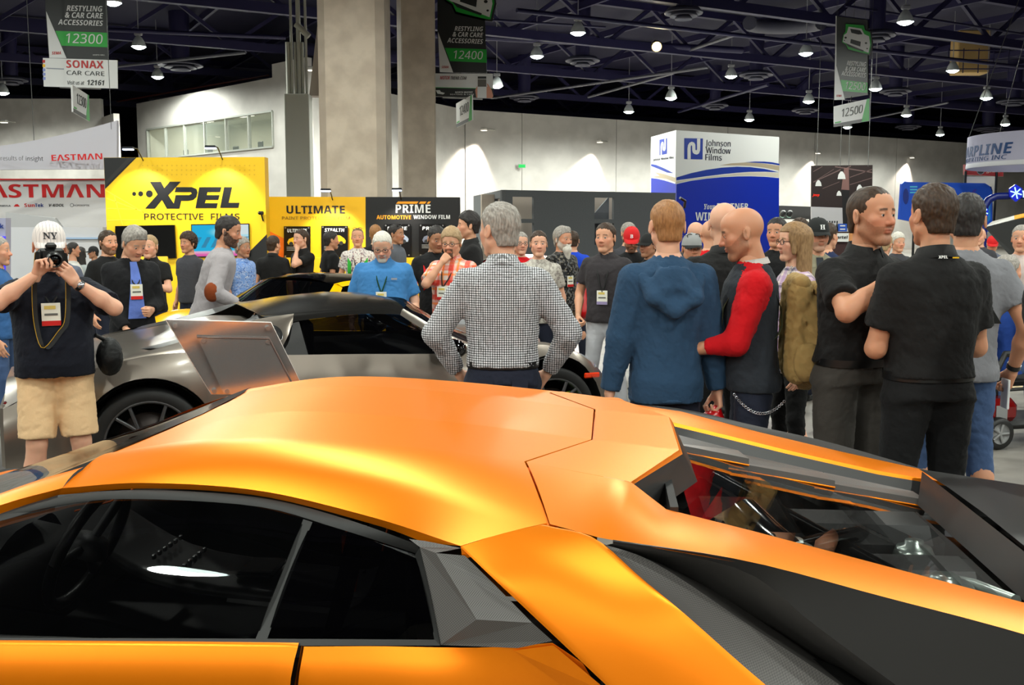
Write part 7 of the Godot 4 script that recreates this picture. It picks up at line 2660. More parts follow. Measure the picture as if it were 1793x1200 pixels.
# ---------------------------------------------------------------- people
# figure axes: y up from the floor, facing +z, the person's left at +x; built 1.78 m tall and scaled as a whole
const SKINS := [Color(0.62, 0.31, 0.19), Color(0.53, 0.25, 0.145), Color(0.39, 0.185, 0.105), Color(0.24, 0.12, 0.07), Color(0.66, 0.35, 0.235)]
const HAIRS := {"black": [Color(0.012, 0.010, 0.010), Color(0.035, 0.028, 0.026)], "brown": [Color(0.020, 0.011, 0.007), Color(0.062, 0.034, 0.019)], "light": [Color(0.16, 0.085, 0.035), Color(0.34, 0.20, 0.09)], "ginger": [Color(0.20, 0.085, 0.03), Color(0.40, 0.19, 0.07)], "grey": [Color(0.14, 0.125, 0.11), Color(0.42, 0.38, 0.34)], "white": [Color(0.45, 0.42, 0.37), Color(0.72, 0.68, 0.60)], "sandy": [Color(0.24, 0.15, 0.075), Color(0.48, 0.33, 0.18)]}

func cloth(key: String, c: Color, rough := 0.9, tex: Texture2D = null, scale := 1.0, bump := 0.5) -> StandardMaterial3D:
	if mats.has(key):
		return mats[key]
	var m := mat(key, c, rough, 0.0, 0.35)
	if not mats.has("_cloth_bump"):
		mats["_cloth_bump"] = null
		temp["cloth_bump"] = noise_tex(77, 0.02, 256, 4, null, true, 5.0)
	m.rim_enabled = true
	m.rim = 0.25
	m.rim_tint = 0.6
	m.uv1_triplanar = true
	if tex:
		m.albedo_texture = tex
		m.uv1_scale = Vector3.ONE * scale
	else:
		m.normal_enabled = true
		m.normal_texture = temp["cloth_bump"]
		m.normal_scale = bump
		m.uv1_scale = Vector3.ONE * 2.2
	return m

func gingham() -> ImageTexture:
	var im := Image.create(32, 32, false, Image.FORMAT_RGB8)
	for y in 32:
		for x in 32:
			var a := x % 32 < 16
			var b := y % 32 < 16
			var v := 0.95
			if a and b:
				v = 0.03
			elif a or b:
				v = 0.50
			im.set_pixel(x, y, Color(v, v, v * 1.02))
	return ImageTexture.create_from_image(im)

func plaid(a: Color, b: Color, c: Color) -> ImageTexture:
	var im := Image.create(64, 64, false, Image.FORMAT_RGB8)
	for y in 64:
		for x in 64:
			var k := Color(0.86, 0.80, 0.76)
			if x % 64 < 22:
				k = k.lerp(a, 0.6)
			if y % 64 < 22:
				k = k.lerp(a, 0.6)
			if x % 64 > 34 and x % 64 < 44:
				k = k.lerp(b, 0.6)
			if y % 64 > 34 and y % 64 < 44:
				k = k.lerp(b, 0.6)
			if x % 64 == 28 or y % 64 == 28:
				k = c
			im.set_pixel(x, y, k)
	return ImageTexture.create_from_image(im)

func blotch(sd: int, base: Color, ink: Color, third: Color, freq := 0.05, lo := 0.08) -> ImageTexture:
	var ns := FastNoiseLite.new()
	ns.seed = sd
	ns.frequency = freq
	ns.fractal_octaves = 3
	var im := Image.create(128, 128, false, Image.FORMAT_RGB8)
	for y in 128:
		for x in 128:
			var a := ns.get_noise_2d(x, y)
			var b := ns.get_noise_2d(x + 500, y * 1.7)
			var k := base
			if a > lo and b > -0.1:
				k = ink
			if a > lo + 0.16:
				k = third
			im.set_pixel(x, y, k)
	return ImageTexture.create_from_image(im)

func torso_rows(g: float, belly: float, ease: float, lean: float, side: float, y0: float) -> Array:
	var t := [[0.80, -0.012, 0.162, 0.116], [0.90, -0.012, 0.165, 0.122], [0.98, 0.0, 0.154, 0.116], [1.08, 0.004, 0.150, 0.112], [1.20, 0.004, 0.160, 0.117], [1.32, 0.0, 0.177, 0.120], [1.39, -0.006, 0.176, 0.110], [1.435, -0.012, 0.140, 0.090], [1.475, -0.015, 0.092, 0.072], [1.51, -0.015, 0.064, 0.058]]
	var out := []
	for r in t:
		if r[0] < y0 - 0.09:
			continue
		var y: float = maxf(r[0], y0)
		if out.size() > 0 and out[-1][0] >= y - 0.001:
			continue
		var bl := belly * exp(-pow((y - 1.06) / 0.15, 2.0))
		var up := maxf(y - 0.95, 0.0)
		var gg := g if y < 1.42 else lerpf(g, 1.0, clampf((y - 1.42) / 0.07, 0, 1))
		var e := ease
		if y0 > 0.94:
			e = lerpf(0.006, ease, clampf((y - y0) / 0.10, 0, 1))
		if y > 1.47:
			e = lerpf(ease, 0.002, clampf((y - 1.47) / 0.03, 0, 1))
		out.append([y, side * up, r[1] + lean * up + bl * 0.55, r[2] * gg + e + bl * 0.35, r[3] * gg + e + bl * 0.5])
	return out

func row_at(t: Array, y: float) -> Array:
	for i in t.size() - 1:
		if y <= t[i + 1][0]:
			var w: float = clampf((y - t[i][0]) / (t[i + 1][0] - t[i][0]), 0, 1)
			return [y, lerpf(t[i][1], t[i + 1][1], w), lerpf(t[i][2], t[i + 1][2], w), lerpf(t[i][3], t[i + 1][3], w), lerpf(t[i][4], t[i + 1][4], w)]
	return t[-1]

func elbow(s: Vector3, w: Vector3, l1: float, l2: float, pole: Vector3) -> Vector3:
	var dv := w - s
	var dl := clampf(dv.length(), 0.05, (l1 + l2) * 0.999)
	var n := dv.normalized()
	var a := (l1 * l1 - l2 * l2 + dl * dl) / (2.0 * dl)
	var hgt := sqrt(maxf(l1 * l1 - a * a, 0.0))
	var pp := (pole - n * pole.dot(n)).normalized()
	return s + n * a + pp * hgt

func person(o: Dictionary) -> Node3D:
	var d: float = o.d
	var pos: Vector3
	var tall: float
	if o.has("at"):
		pos = o.at
		tall = o.tall
	else:
		var top := at_depth(o.u, o.top, d)
		pos = Vector3(top.x, 0, top.z)
		tall = top.y + o.get("stoop", 0.0)
	var th := thing("person", o.label, "person", pos, deg_to_rad(o.get("face", 0.0)), o.get("group", ""))
	var k := tall / 1.78
	th.scale = Vector3.ONE * k
	var near: bool = d < 7.2
	var cell := 0.0105 if near else (0.016 if d < 10.5 else 0.023)
	var g: float = o.get("g", 1.0)
	var belly: float = o.get("belly", 0.0)
	var lean: float = o.get("lean", 0.0)
	var side: float = o.get("side", 0.0)
	var sit: bool = o.get("sit", false)
	var skin: Color = SKINS[o.get("skin", 0)]
	var up := func(x: float, y: float, z: float) -> Vector3:
		var q := maxf(y - 0.95, 0.0)
		return Vector3(x + side * q, y, z + lean * q)
	var drop := 0.45 if sit else 0.0
	var ga := 0.55 + 0.45 * g
	# ---- arms
	var sw: float = 0.170 * (0.6 + 0.4 * g) * o.get("shoulders", 1.0)
	var joints := {}
	for s in [-1.0, 1.0]:
		var arm: Array = o.get("left" if s > 0 else "right", [])
		var sh: Vector3 = up.call(sw * s, 1.398, -0.012)
		var wr: Vector3 = Vector3(0.245 * ga * s, 0.865, 0.03)
		if arm.size() > 0:
			wr = Vector3(arm[0] * s, arm[1], arm[2])
		var pole := Vector3(0.55 * s, -0.25, -1.0)
		if arm.size() > 4:
			pole = Vector3(arm[4][0] * s, arm[4][1], arm[4][2])
		var el := elbow(sh, wr, 0.30, 0.265, pole)
		wr = el + (wr - el).normalized() * 0.265
		joints[s] = [sh, el, wr]
	# ---- legs
	var spread: float = o.get("spread", 0.10)
	var legs := {}
	for s in [-1.0, 1.0]:
		var hip := Vector3(0.088 * s * ga, 0.90, -0.01)
		var kn := Vector3((0.095 + spread * 0.25) * s, 0.50, 0.02)
		var an := Vector3((0.06 + spread) * s, 0.09, -0.03)
		if sit:
			kn = Vector3(0.14 * s, 0.92, 0.42)
			an = Vector3(0.13 * s, 0.50, 0.46)
		legs[s] = [hip, kn, an]
	var shorts: bool = o.get("shorts", false)
	# ---- the body: one continuous skin
	var fl := Flesh.new()
	var f := Field.new()
	var lo := Vector3(-0.22, 0.0, -0.2)
	var hi := Vector3(0.22, 1.55, 0.2)
	for s in [-1.0, 1.0]:
		for p in joints[s] + legs[s]:
			lo = lo.min(p - Vector3.ONE * 0.07)
			hi = hi.max(p + Vector3.ONE * 0.07)
	lo.z = minf(lo.z, lean * 0.55 - 0.2)
	hi.z = maxf(hi.z, lean * 0.55 + 0.2)
	lo.x = minf(lo.x, side * 0.55 - 0.2)
	hi.x = maxf(hi.x, side * 0.55 + 0.2)
	f.setup(lo, hi, cell)
	f.loft(torso_rows(g * 0.86, belly * 0.7, 0.0, lean, side, 0.92), 0.02)
	for s in [-1.0, 1.0]:
		var j: Array = joints[s]
		f.capsule(j[0], j[1], 0.050 * ga, 0.041 * ga, 0.03)
		f.capsule(j[1], j[1].lerp(j[2], 0.35), 0.041 * ga, 0.041 * ga, 0.02)
		f.capsule(j[1].lerp(j[2], 0.35), j[2], 0.041 * ga, 0.0265, 0.02)
		var l: Array = legs[s]
		f.capsule(l[0], l[1], 0.070 * ga, 0.052 * ga, 0.03)
		f.capsule(l[1], l[1].lerp(l[2], 0.35) + Vector3(0, 0, -0.015), 0.052 * ga, 0.055 * ga, 0.02)
		f.capsule(l[1].lerp(l[2], 0.35) + Vector3(0, 0, -0.015), l[2], 0.055 * ga, 0.036, 0.02)
	var neck: Vector3 = up.call(0, 1.50, -0.012)
	f.capsule(neck + Vector3(0, -0.05, 0), neck + Vector3(0, 0.05, 0.004), 0.062, 0.056, 0.03)
	fl.add(f.net(), Transform3D(), skin)
	# head
	var hs: float = o.get("head", 1.05)
	var yaw: float = deg_to_rad(o.get("yaw", 0.0))
	var nod: float = deg_to_rad(o.get("nod", 0.0))
	var tilt: float = deg_to_rad(o.get("tilt", 0.0))
	var hb := Basis(Vector3.UP, yaw) * Basis(Vector3.RIGHT, nod) * Basis(Vector3.BACK, tilt)
	var pivot := Vector3(0, 0.02, -0.02)
	var wide: float = o.get("wide", 1.0)
	var hb2 := hb.scaled_local(Vector3(hs * wide, hs, hs))
	var hp: Vector3 = up.call(0, 1.545 + (1.0 - hs) * 0.235, 0.012) + pivot
	var ht := Transform3D(hb2, hp - hb2 * pivot)
	var fine := d < 6.6
	var hd := head_piece(fine)
	var hair: Array = o.get("hair", ["short", "brown"])
	var hc: Array = HAIRS[hair[1]]
	var bc: Array = HAIRS[o.get("beard_color", hair[1])]
	fl.add(hd, ht, skin, head_colors(hd, skin, hc[0].lerp(hc[1], 0.4) if hair[1] != "white" else Color(0.4, 0.33, 0.26), bc[0].lerp(bc[1], 0.35), o.get("beard", 0)))
	if d < 15.0:
		var ey := eye_piece()
		for s in [-1.0, 1.0]:
			var cols := PackedColorArray()
			for p in ey[0]:
				cols.append(Color(0.62, 0.58, 0.55) if p.z < 0.86 else (Color(0.05, 0.03, 0.02) if p.z < 0.97 else Color(0.005, 0.005, 0.005)))
			fl.add(ey, ht * Transform3D(Basis(Vector3.RIGHT, 0.12 + o.get("gaze", 0.0)).scaled(Vector3.ONE * 0.0122), Vector3(0.0315 * s, 0.1208, 0.0765)), Color.WHITE, cols)
	# hands
	for s in [-1.0, 1.0]:
		var arm: Array = o.get("left" if s > 0 else "right", [])
		var j: Array = joints[s]
		var dirv: Vector3 = (j[2] - j[1]).normalized()
		var palm := Vector3(-s, 0, 0)
		var pose := "relaxed"
		if arm.size() > 3:
			pose = arm[3]
		if arm.size() > 5:
			palm = Vector3(arm[5][0] * s, arm[5][1], arm[5][2])
		if arm.size() > 6:
			dirv = Vector3(arm[6][0] * s, arm[6][1], arm[6][2]).normalized()
		if pose == "none":
			continue
		var px := (palm - dirv * palm.dot(dirv)).normalized()
		var yv := -dirv
		# right hand: x palm, y away from fingers, z thumb side = x cross y; left hand is its mirror image
		var zv := px.cross(yv)
		if s > 0:
			zv = -zv
		fl.add(hand_piece(pose, fine), Transform3D(Basis(px, yv, zv), j[2]), skin)
	var sk := mat("skin", Color(1, 1, 1), 0.52, 0.0, 0.45)
	sk.vertex_color_use_as_albedo = true
	sk.subsurf_scatter_enabled = true
	sk.subsurf_scatter_strength = 0.12
	part(th, "body", fl.mesh(), sk)
	# ---- hair or cap
	var hm := mat("hair", Color(1, 1, 1), 0.55, 0.0, 0.4)
	hm.vertex_color_use_as_albedo = true
	if hair[0] != "bald":
		var pc := hair_piece(hair[0], fine)
		var hf := Flesh.new()
		hf.add(pc, ht, Color.WHITE, hair_colors(pc, hc[0], hc[1]))
		part(th, "hair", hf.mesh(), hm)
	if o.has("cap"):
		add_cap(th, ht, o.cap)
	if o.get("long_beard", false):
		var bf := Field.new()
		bf.setup(Vector3(-0.07, -0.16, 0.0), Vector3(0.07, 0.07, 0.13), cell * 0.6)
		bf.ellipsoid(Vector3(0, 0.02, 0.062), Vector3(0.05, 0.05, 0.035), 0.02)
		bf.capsule(Vector3(0, 0.01, 0.075), Vector3(0.004, -0.12, 0.062), 0.04, 0.020, 0.03)
		bf.capsule(Vector3(-0.03, 0.069, 0.088), Vector3(0.03, 0.069, 0.088), 0.010, 0.010, 0.01)
		var bl := Flesh.new()
		var pc := bf.net()
		bl.add(pc, ht, Color.WHITE, hair_colors(pc, HAIRS.white[0], HAIRS.white[1]))
		part(th, "beard", bl.mesh(), hm)
	if o.get("glasses", 0) > 0:
		var gm := mat("glasses frame", Color(0.04, 0.04, 0.045), 0.3)
		var st := tool_new()
		var lift := 0.0 if o.glasses == 1 else 0.11
		var bk := 0.0 if o.glasses == 1 else -0.045
		for s in [-1.0, 1.0]:
			var ring := []
			for q in 13:
				var an := TAU * q / 12
				ring.append(ht * Vector3(0.033 * s + cos(an) * 0.024, 0.120 + lift + sin(an) * 0.017, 0.099 + bk - absf(cos(an) * s + 1.0) * 0.002))
			put_tube(st, ring, 0.0022 if o.glasses == 1 else 0.004, 5, false)
			put_tube(st, [ht * Vector3(0.057 * s, 0.124 + lift, 0.095 + bk), ht * Vector3(0.083 * s, 0.122 + lift, 0.02 + bk), ht * Vector3(0.084 * s, 0.112 + lift, -0.02 + bk)], 0.002, 5)
		put_tube(st, [ht * Vector3(-0.01, 0.122 + lift, 0.102 + bk), ht * Vector3(0.01, 0.122 + lift, 0.102 + bk)], 0.002, 5)
		part(th, "spectacles", done(st), gm, Vector3.ZERO, "sunglasses pushed up on the head" if o.glasses == 2 else "")
	# ---- shirt
	var sm: Material = o.shirt
	var ease: float = o.get("ease", 0.016)
	var hem: float = o.get("hem", 0.86)
	var rows := torso_rows(g, belly, ease, lean, side, hem)
	var sf := Field.new()
	lo = Vector3(1e9, hem, 1e9)
	hi = Vector3(-1e9, 1.57, -1e9)
	for r in rows:
		lo.x = minf(lo.x, r[1] - r[3])
		lo.z = minf(lo.z, r[2] - r[4])
		hi.x = maxf(hi.x, r[1] + r[3])
		hi.z = maxf(hi.z, r[2] + r[4])
	var sleeve: float = o.get("sleeve", 0.62)
	for s in [-1.0, 1.0]:
		var j: Array = joints[s]
		var pts := [j[0], j[1]]
		if sleeve > 1.0:
			pts.append(j[2])
		for p in pts:
			lo = lo.min(p - Vector3.ONE * 0.08)
			hi = hi.max(p + Vector3.ONE * 0.08)
	lo.y = minf(lo.y, hem)
	sf.setup(lo, hi, cell)
	sf.loft(rows, 0.02)
	var bulk: float = o.get("bulk", 0.0)
	for s in [-1.0, 1.0]:
		var j: Array = joints[s]
		var nb: Vector3 = up.call(0.045 * s, 1.462, -0.018)
		sf.capsule(nb, j[0] + Vector3(-0.012 * s, -0.004, 0), 0.036, 0.050 * ga + 0.006, 0.035)
		if sleeve <= 0.0:
			continue
		if sleeve <= 1.0:
			var e: Vector3 = j[0].lerp(j[1], sleeve)
			sf.capsule(j[0], e, 0.055 * ga + 0.010 + bulk, 0.055 * ga + 0.016 + bulk, 0.035, true)
		else:
			sf.capsule(j[0], j[1], 0.055 * ga + 0.014 + bulk, 0.046 * ga + 0.017 + bulk, 0.035)
			var e: Vector3 = j[1].lerp(j[2], sleeve - 1.0)
			sf.capsule(j[1], e, 0.046 * ga + 0.017 + bulk, 0.042 + bulk * 1.2, 0.02, true)
	sf.capsule(neck + Vector3(0, -0.03, 0), neck + Vector3(0, 0.006, 0.002), 0.064, 0.062, 0.02, true)
	var sfl := Flesh.new()
	sfl.add(sf.net(), Transform3D(), Color.WHITE)
	if near or d < 10.5:
		sfl.fold(o.get("fold", 0.0055), o.get("stretch", Vector3(6.0, 5.0, 6.0)), int(o.get("u", 100.0)))
	part(th, "shirt" if not o.has("top_name") else o.top_name, sfl.mesh(false), sm)
	if o.has("vest"):
		var vf := Field.new()
		var vrows := torso_rows(g, belly, ease + 0.007, lean, side, hem - 0.02)
		var va := Vector3(1e9, hem - 0.02, 1e9)
		var vb := Vector3(-1e9, 1.5, -1e9)
		for r in vrows:
			va.x = minf(va.x, r[1] - r[3])
			va.z = minf(va.z, r[2] - r[4])
			vb.x = maxf(vb.x, r[1] + r[3])
			vb.z = maxf(vb.z, r[2] + r[4])
		vf.setup(va, vb, cell)
		vf.loft(vrows, 0.02)
		var vl := Flesh.new()
		vl.add(vf.net(), Transform3D(), Color.WHITE)
		if near:
			vl.fold(0.004, Vector3(6, 5, 6), 5)
		part(th, o.get("vest_name", "vest"), vl.mesh(false), o.vest)
	if o.has("front"):
		# open jacket: the shirt shows in a strip down the chest
		var st2 := tool_new()
		var fr := [[], [], []]
		for q in 9:
			var y := lerpf(1.475, maxf(hem, 0.99) + 0.0, q / 8.0)
			var r := row_at(rows, y)
			var w := lerpf(0.028, 0.075, q / 8.0)
			for s in 3:
				fr[s].append(Vector3(r[1] + (s - 1) * w, y, r[2] + r[4] * (1.0 if s == 1 else 0.985) + 0.009))
		part(th, "shirt_front", skin(fr), o.front)
	# ---- trousers and shoes
	var pf := Field.new()
	lo = Vector3(-0.24, 0.05, -0.2)
	hi = Vector3(0.24, 1.04, 0.2)
	for s in [-1.0, 1.0]:
		for p in legs[s]:
			lo = lo.min(p - Vector3.ONE * 0.11)
			hi = hi.max(p + Vector3.ONE * 0.11)
	lo.y = maxf(lo.y, 0.02)
	pf.setup(lo, hi, cell * 1.15)
	var prow := torso_rows(g, belly * 0.6, 0.010 if hem > 0.93 else 0.004, lean, side, 0.80)
	var pr2 := []
	for r in prow:
		if r[0] < 1.03 and r[0] > 0.85:
			pr2.append(r)
	pf.loft(pr2, 0.03)
	var cx: float = pr2[0][3]
	var lg: float = o.get("leg", 1.0)
	for s in [-1.0, 1.0]:
		var l: Array = legs[s]
		if shorts:
			pf.capsule(Vector3((cx - 0.092 * ga) * s, 0.865, -0.008), l[0].lerp(l[1], 0.92), 0.098 * ga, 0.088 * ga * lg, 0.045, true)
		else:
			pf.capsule(Vector3((cx - 0.090 * ga) * s, 0.865, -0.008) if not sit else l[0], l[1], 0.096 * ga, 0.066 * ga * lg, 0.045)
			pf.capsule(l[1], l[2] + Vector3(0, -0.02, 0), 0.068 * ga * lg, 0.058 * lg, 0.02, true)
	var pfl := Flesh.new()
	pfl.add(pf.net(), Transform3D(), Color.WHITE)
	if near:
		pfl.fold(0.005, Vector3(5, 8, 5), 3)
	part(th, "trousers" if not shorts else "shorts", pfl.mesh(false), o.get("pants", cloth("dark jeans", Color(0.07, 0.085, 0.13))))
	for s in [-1.0, 1.0]:
		var l: Array = legs[s]
		var ft: Vector3 = l[2]
		var hf := Field.new()
		hf.setup(ft + Vector3(-0.07, -0.10, -0.09), ft + Vector3(0.07, 0.05, 0.22), cell)
		hf.ellipsoid(ft + Vector3(0.005 * s, -0.052, 0.055), Vector3(0.048, 0.040, 0.125), 0.02)
		hf.capsule(ft + Vector3(0, -0.045, -0.01), ft + Vector3(0, 0.0, -0.01), 0.045, 0.042, 0.02)
		hf.keep(Vector3(0, ft.y - 0.089, 0), Vector3(0, -1, 0))
		var sfh := Flesh.new()
		sfh.add(hf.net(), Transform3D(), Color.WHITE)
		part(th, "shoe", sfh.mesh(false), o.get("shoes", mat("shoe black", Color(0.03, 0.03, 0.03), 0.5)))
	# ---- trimmings
	if o.get("collar", false):
		add_collar(th, neck, sm, o.get("collar_open", 0.5))
	if hem > 0.94 or o.get("belt", false):
		var r: Array = row_at(prow, 1.0)
		var ring := []
		var ring2 := []
		for q in 25:
			var an := TAU * q / 24
			var e := Vector3(signf(cos(an)) * pow(absf(cos(an)), 0.85) * (r[3] + 0.010), 0, signf(sin(an)) * pow(absf(sin(an)), 0.85) * (r[4] + 0.010)) + Vector3(r[1], 0, r[2])
			ring.append(e + Vector3(0, 1.012, 0))
			ring2.append(e + Vector3(0, 0.978, 0))
		part(th, "belt", skin_of([ring, ring2]), mat("belt leather", Color(0.02, 0.018, 0.016), 0.4))
	if o.has("badge"):
		add_badge(th, rows, neck, o.badge, lean)
	if o.has("watch"):
		var j: Array = joints[1.0 if o.watch > 0 else -1.0]
		var n: Vector3 = (j[1] - j[2]).normalized()
		var c: Vector3 = j[2] + n * 0.03
		part(th, "watch", tube([c - n * 0.012, c + n * 0.012], 0.034, 14), mat("watch black", Color(0.05, 0.05, 0.05), 0.3))
	th.set_meta("_rows", rows)
	th.set_meta("_head", ht)
	th.set_meta("_joints", joints)
	return th

func skin_of(rows: Array) -> ArrayMesh:
	return skin(rows)

func add_collar(th: Node3D, neck: Vector3, m: Material, open: float):
	var rows := [[], [], []]
	for q in 25:
		var an := PI / 2 + open * 0.6 + (TAU - open * 1.2) * q / 24.0
		var fr := 0.5 + 0.5 * sin(an)      # 1 at the front
		var c := neck + Vector3(0, 0.012 - 0.030 * fr, 0.0)
		rows[0].append(c + Vector3(cos(an) * 0.066, 0.018, sin(an) * 0.064))
		rows[1].append(c + Vector3(cos(an) * 0.073, 0.030, sin(an) * 0.071))
		rows[2].append(c + Vector3(cos(an) * (0.094 + 0.006 * fr), -0.020 - 0.024 * fr, sin(an) * (0.090 + 0.014 * fr)))
	part(th, "collar", skin(rows), m)

func add_badge(th: Node3D, rows: Array, neck: Vector3, b: Dictionary, lean: float):
	var y: float = b.get("y", 1.13)
	var x: float = b.get("x", 0.0)
	var lan: Material = b.get("strap", mat("lanyard black", Color(0.03, 0.03, 0.035), 0.7))
	var st := tool_new()
	var fz := func(yy: float) -> float:
		var r := row_at(rows, yy)
		return r[2] + r[4] + 0.012
	for s in [-1.0, 1.0]:
		var pts := [neck + Vector3(0.05 * s, 0.015, -0.04), neck + Vector3(0.075 * s, -0.01, 0.015)]
		for q in [1.40, 1.30, 1.20]:
			if q > y + 0.06:
				var t: float = (1.46 - q) / (1.46 - y)
				var r := row_at(rows, q)
				pts.append(Vector3(r[1] + lerpf(0.075 * s, x, t), q, fz.call(q) - 0.004 - (0.02 if q > 1.35 else 0.0)))
		pts.append(Vector3(row_at(rows, y)[1] + x, y + 0.05, fz.call(y + 0.05)))
		put_tube(st, pts, 0.0065, 5)
	part(th, "lanyard", done(st), lan)
	var c := Vector3(row_at(rows, y)[1] + x, y, fz.call(y) + 0.004)
	var card := part(th, "badge", box(Vector3(0.10, 0.13, 0.005), 0.001), mat("badge paper", Color(0.86, 0.85, 0.80), 0.4), c)
	part(card, "badge_stripe", box(Vector3(0.10, 0.028, 0.002)), b.get("stripe", mat("badge red", Color(0.75, 0.05, 0.04), 0.4)), Vector3(0, -0.05, 0.004))
	part(card, "badge_print", box(Vector3(0.07, 0.012, 0.002)), mat("badge print", Color(0.35, 0.35, 0.33), 0.5), Vector3(0, 0.0, 0.004))
	part(card, "badge_print", box(Vector3(0.06, 0.020, 0.002)), mat("badge yellow", Color(0.80, 0.70, 0.35), 0.5), Vector3(-0.005, 0.04, 0.004))

func add_cap(th: Node3D, ht: Transform3D, c: Dictionary):
	var m: Material = c.mat
	var rows := []
	# crown: half ellipsoid a little above the skull
	for i in 9:
		var a := PI * 0.5 * i / 8.0
		var r := []
		for q in 29:
			var b := TAU * q / 28
			var y := 0.148 + sin(a) * 0.108
			var rr := cos(a)
			r.append(ht * Vector3(cos(b) * 0.087 * pow(rr, 0.75), y - 0.020 * (1.0 - sin(a)) * maxf(0.0, -sin(b)), -0.006 + sin(b) * 0.108 * pow(rr, 0.75)))
		rows.append(r)
	var cap := part(th, "cap", skin(rows), m)
	var top := []
	var bot := []
	for q in 13:
		var b := PI * (0.10 + 0.80 * q / 12.0)
		top.append(ht * Vector3(cos(b) * 0.086, 0.150, -0.006 + sin(b) * 0.107))
		bot.append(ht * Vector3(cos(b) * 0.080, 0.138 - 0.016 * absf(cos(b)), 0.010 + sin(b) * 0.172))
	var und := []
	for q in 13:
		und.append(bot[q] - ht.basis.y * 0.004)
	part(cap, "cap_brim", skin([top, bot, und]), c.get("brim", m))
	part(cap, "cap_button", lathe([Vector2(0.008, 0), Vector2(0.006, 0.005), Vector2(0, 0.006)], 10, ht * Transform3D(Basis(), Vector3(0, 0.255, -0.006))), m)
	if c.has("mark"):
		var me := letters(c.mark, 0.036, 0.0, 700, 0.0, 0.003, "Droid Serif")
		var o := part(cap, "cap_emblem", me, c.mark_mat)
		o.transform = ht * Transform3D(Basis(Vector3.RIGHT, -0.35), Vector3(0, 0.170, 0.101))

# a soft lump built from capsules and ovals in the person's own axes: [[kind, ...], ...]
func soft(parent: Node3D, called: String, prims: Array, cell: float, m: Material, label := "", folds := 0.0) -> MeshInstance3D:
	var lo := Vector3.INF
	var hi := -Vector3.INF
	for q in prims:
		if q[0] == 0:
			var r := Vector3.ONE * maxf(q[3], q[4])
			lo = lo.min(q[1].min(q[2]) - r)
			hi = hi.max(q[1].max(q[2]) + r)
		else:
			var r := Vector3.ONE * maxf(q[2].x, maxf(q[2].y, q[2].z))
			lo = lo.min(q[1] - r)
			hi = hi.max(q[1] + r)
	var f := Field.new()
	f.setup(lo, hi, cell)
	for q in prims:
		if q[0] == 0:
			f.capsule(q[1], q[2], q[3], q[4], 0.03)
		else:
			f.ellipsoid(q[1], q[2], 0.03)
	var fl := Flesh.new()
	fl.add(f.net(), Transform3D(), Color.WHITE)
	if folds > 0.0:
		fl.fold(folds, Vector3(9, 7, 9), 9)
	return part(parent, called, fl.mesh(false), m, Vector3.ZERO, label)

func local_thing(called: String, label: String, category: String, p: Node3D) -> Node3D:
	# an object that stays its own thing but is laid out in the axes of the person who carries it
	var t := thing(called, label, category)
	t.transform = p.transform
	return t

func strap_over(p: Node3D, x: float, m: Material, called := "strap", parent: Node3D = null):
	var rows: Array = p.get_meta("_rows")
	var path := [[], []]
	for q in 15:
		var an := PI * (-0.42 + 1.84 * q / 14.0)
		var y := 1.20 + sin(clampf(an, 0.0, PI)) * 0.235 if an > 0.0 and an < PI else 1.20 - 0.10 * (absf(an - PI / 2) - PI / 2)
		var r := row_at(rows, minf(y, 1.40))
		var z: float = r[2] + cos(an) * (r[4] + 0.016)
		if y > 1.40:
			y += 0.02
		for s in 2:
			path[s].append(Vector3(r[1] + x + (s - 0.5) * 0.05, y, z))
	part(parent if parent else p, called, skin(path), m)

func build_people():
	var t0 := Time.get_ticks_msec()
	var polo := cloth("black polo", Color(0.085, 0.082, 0.083), 0.85)
	var blacktee := cloth("black cotton", Color(0.085, 0.085, 0.09), 0.9)
	var jeans := cloth("dark jeans", Color(0.12, 0.135, 0.19))
	var bluejeans := cloth("blue jeans", Color(0.24, 0.32, 0.46))
	var slacks := cloth("black trousers", Color(0.075, 0.075, 0.08))
	near_people(polo, jeans, slacks, bluejeans)
	middle_people(polo, blacktee, jeans, bluejeans)
	far_people(polo, blacktee, jeans, bluejeans)
	print("people ms ", Time.get_ticks_msec() - t0)

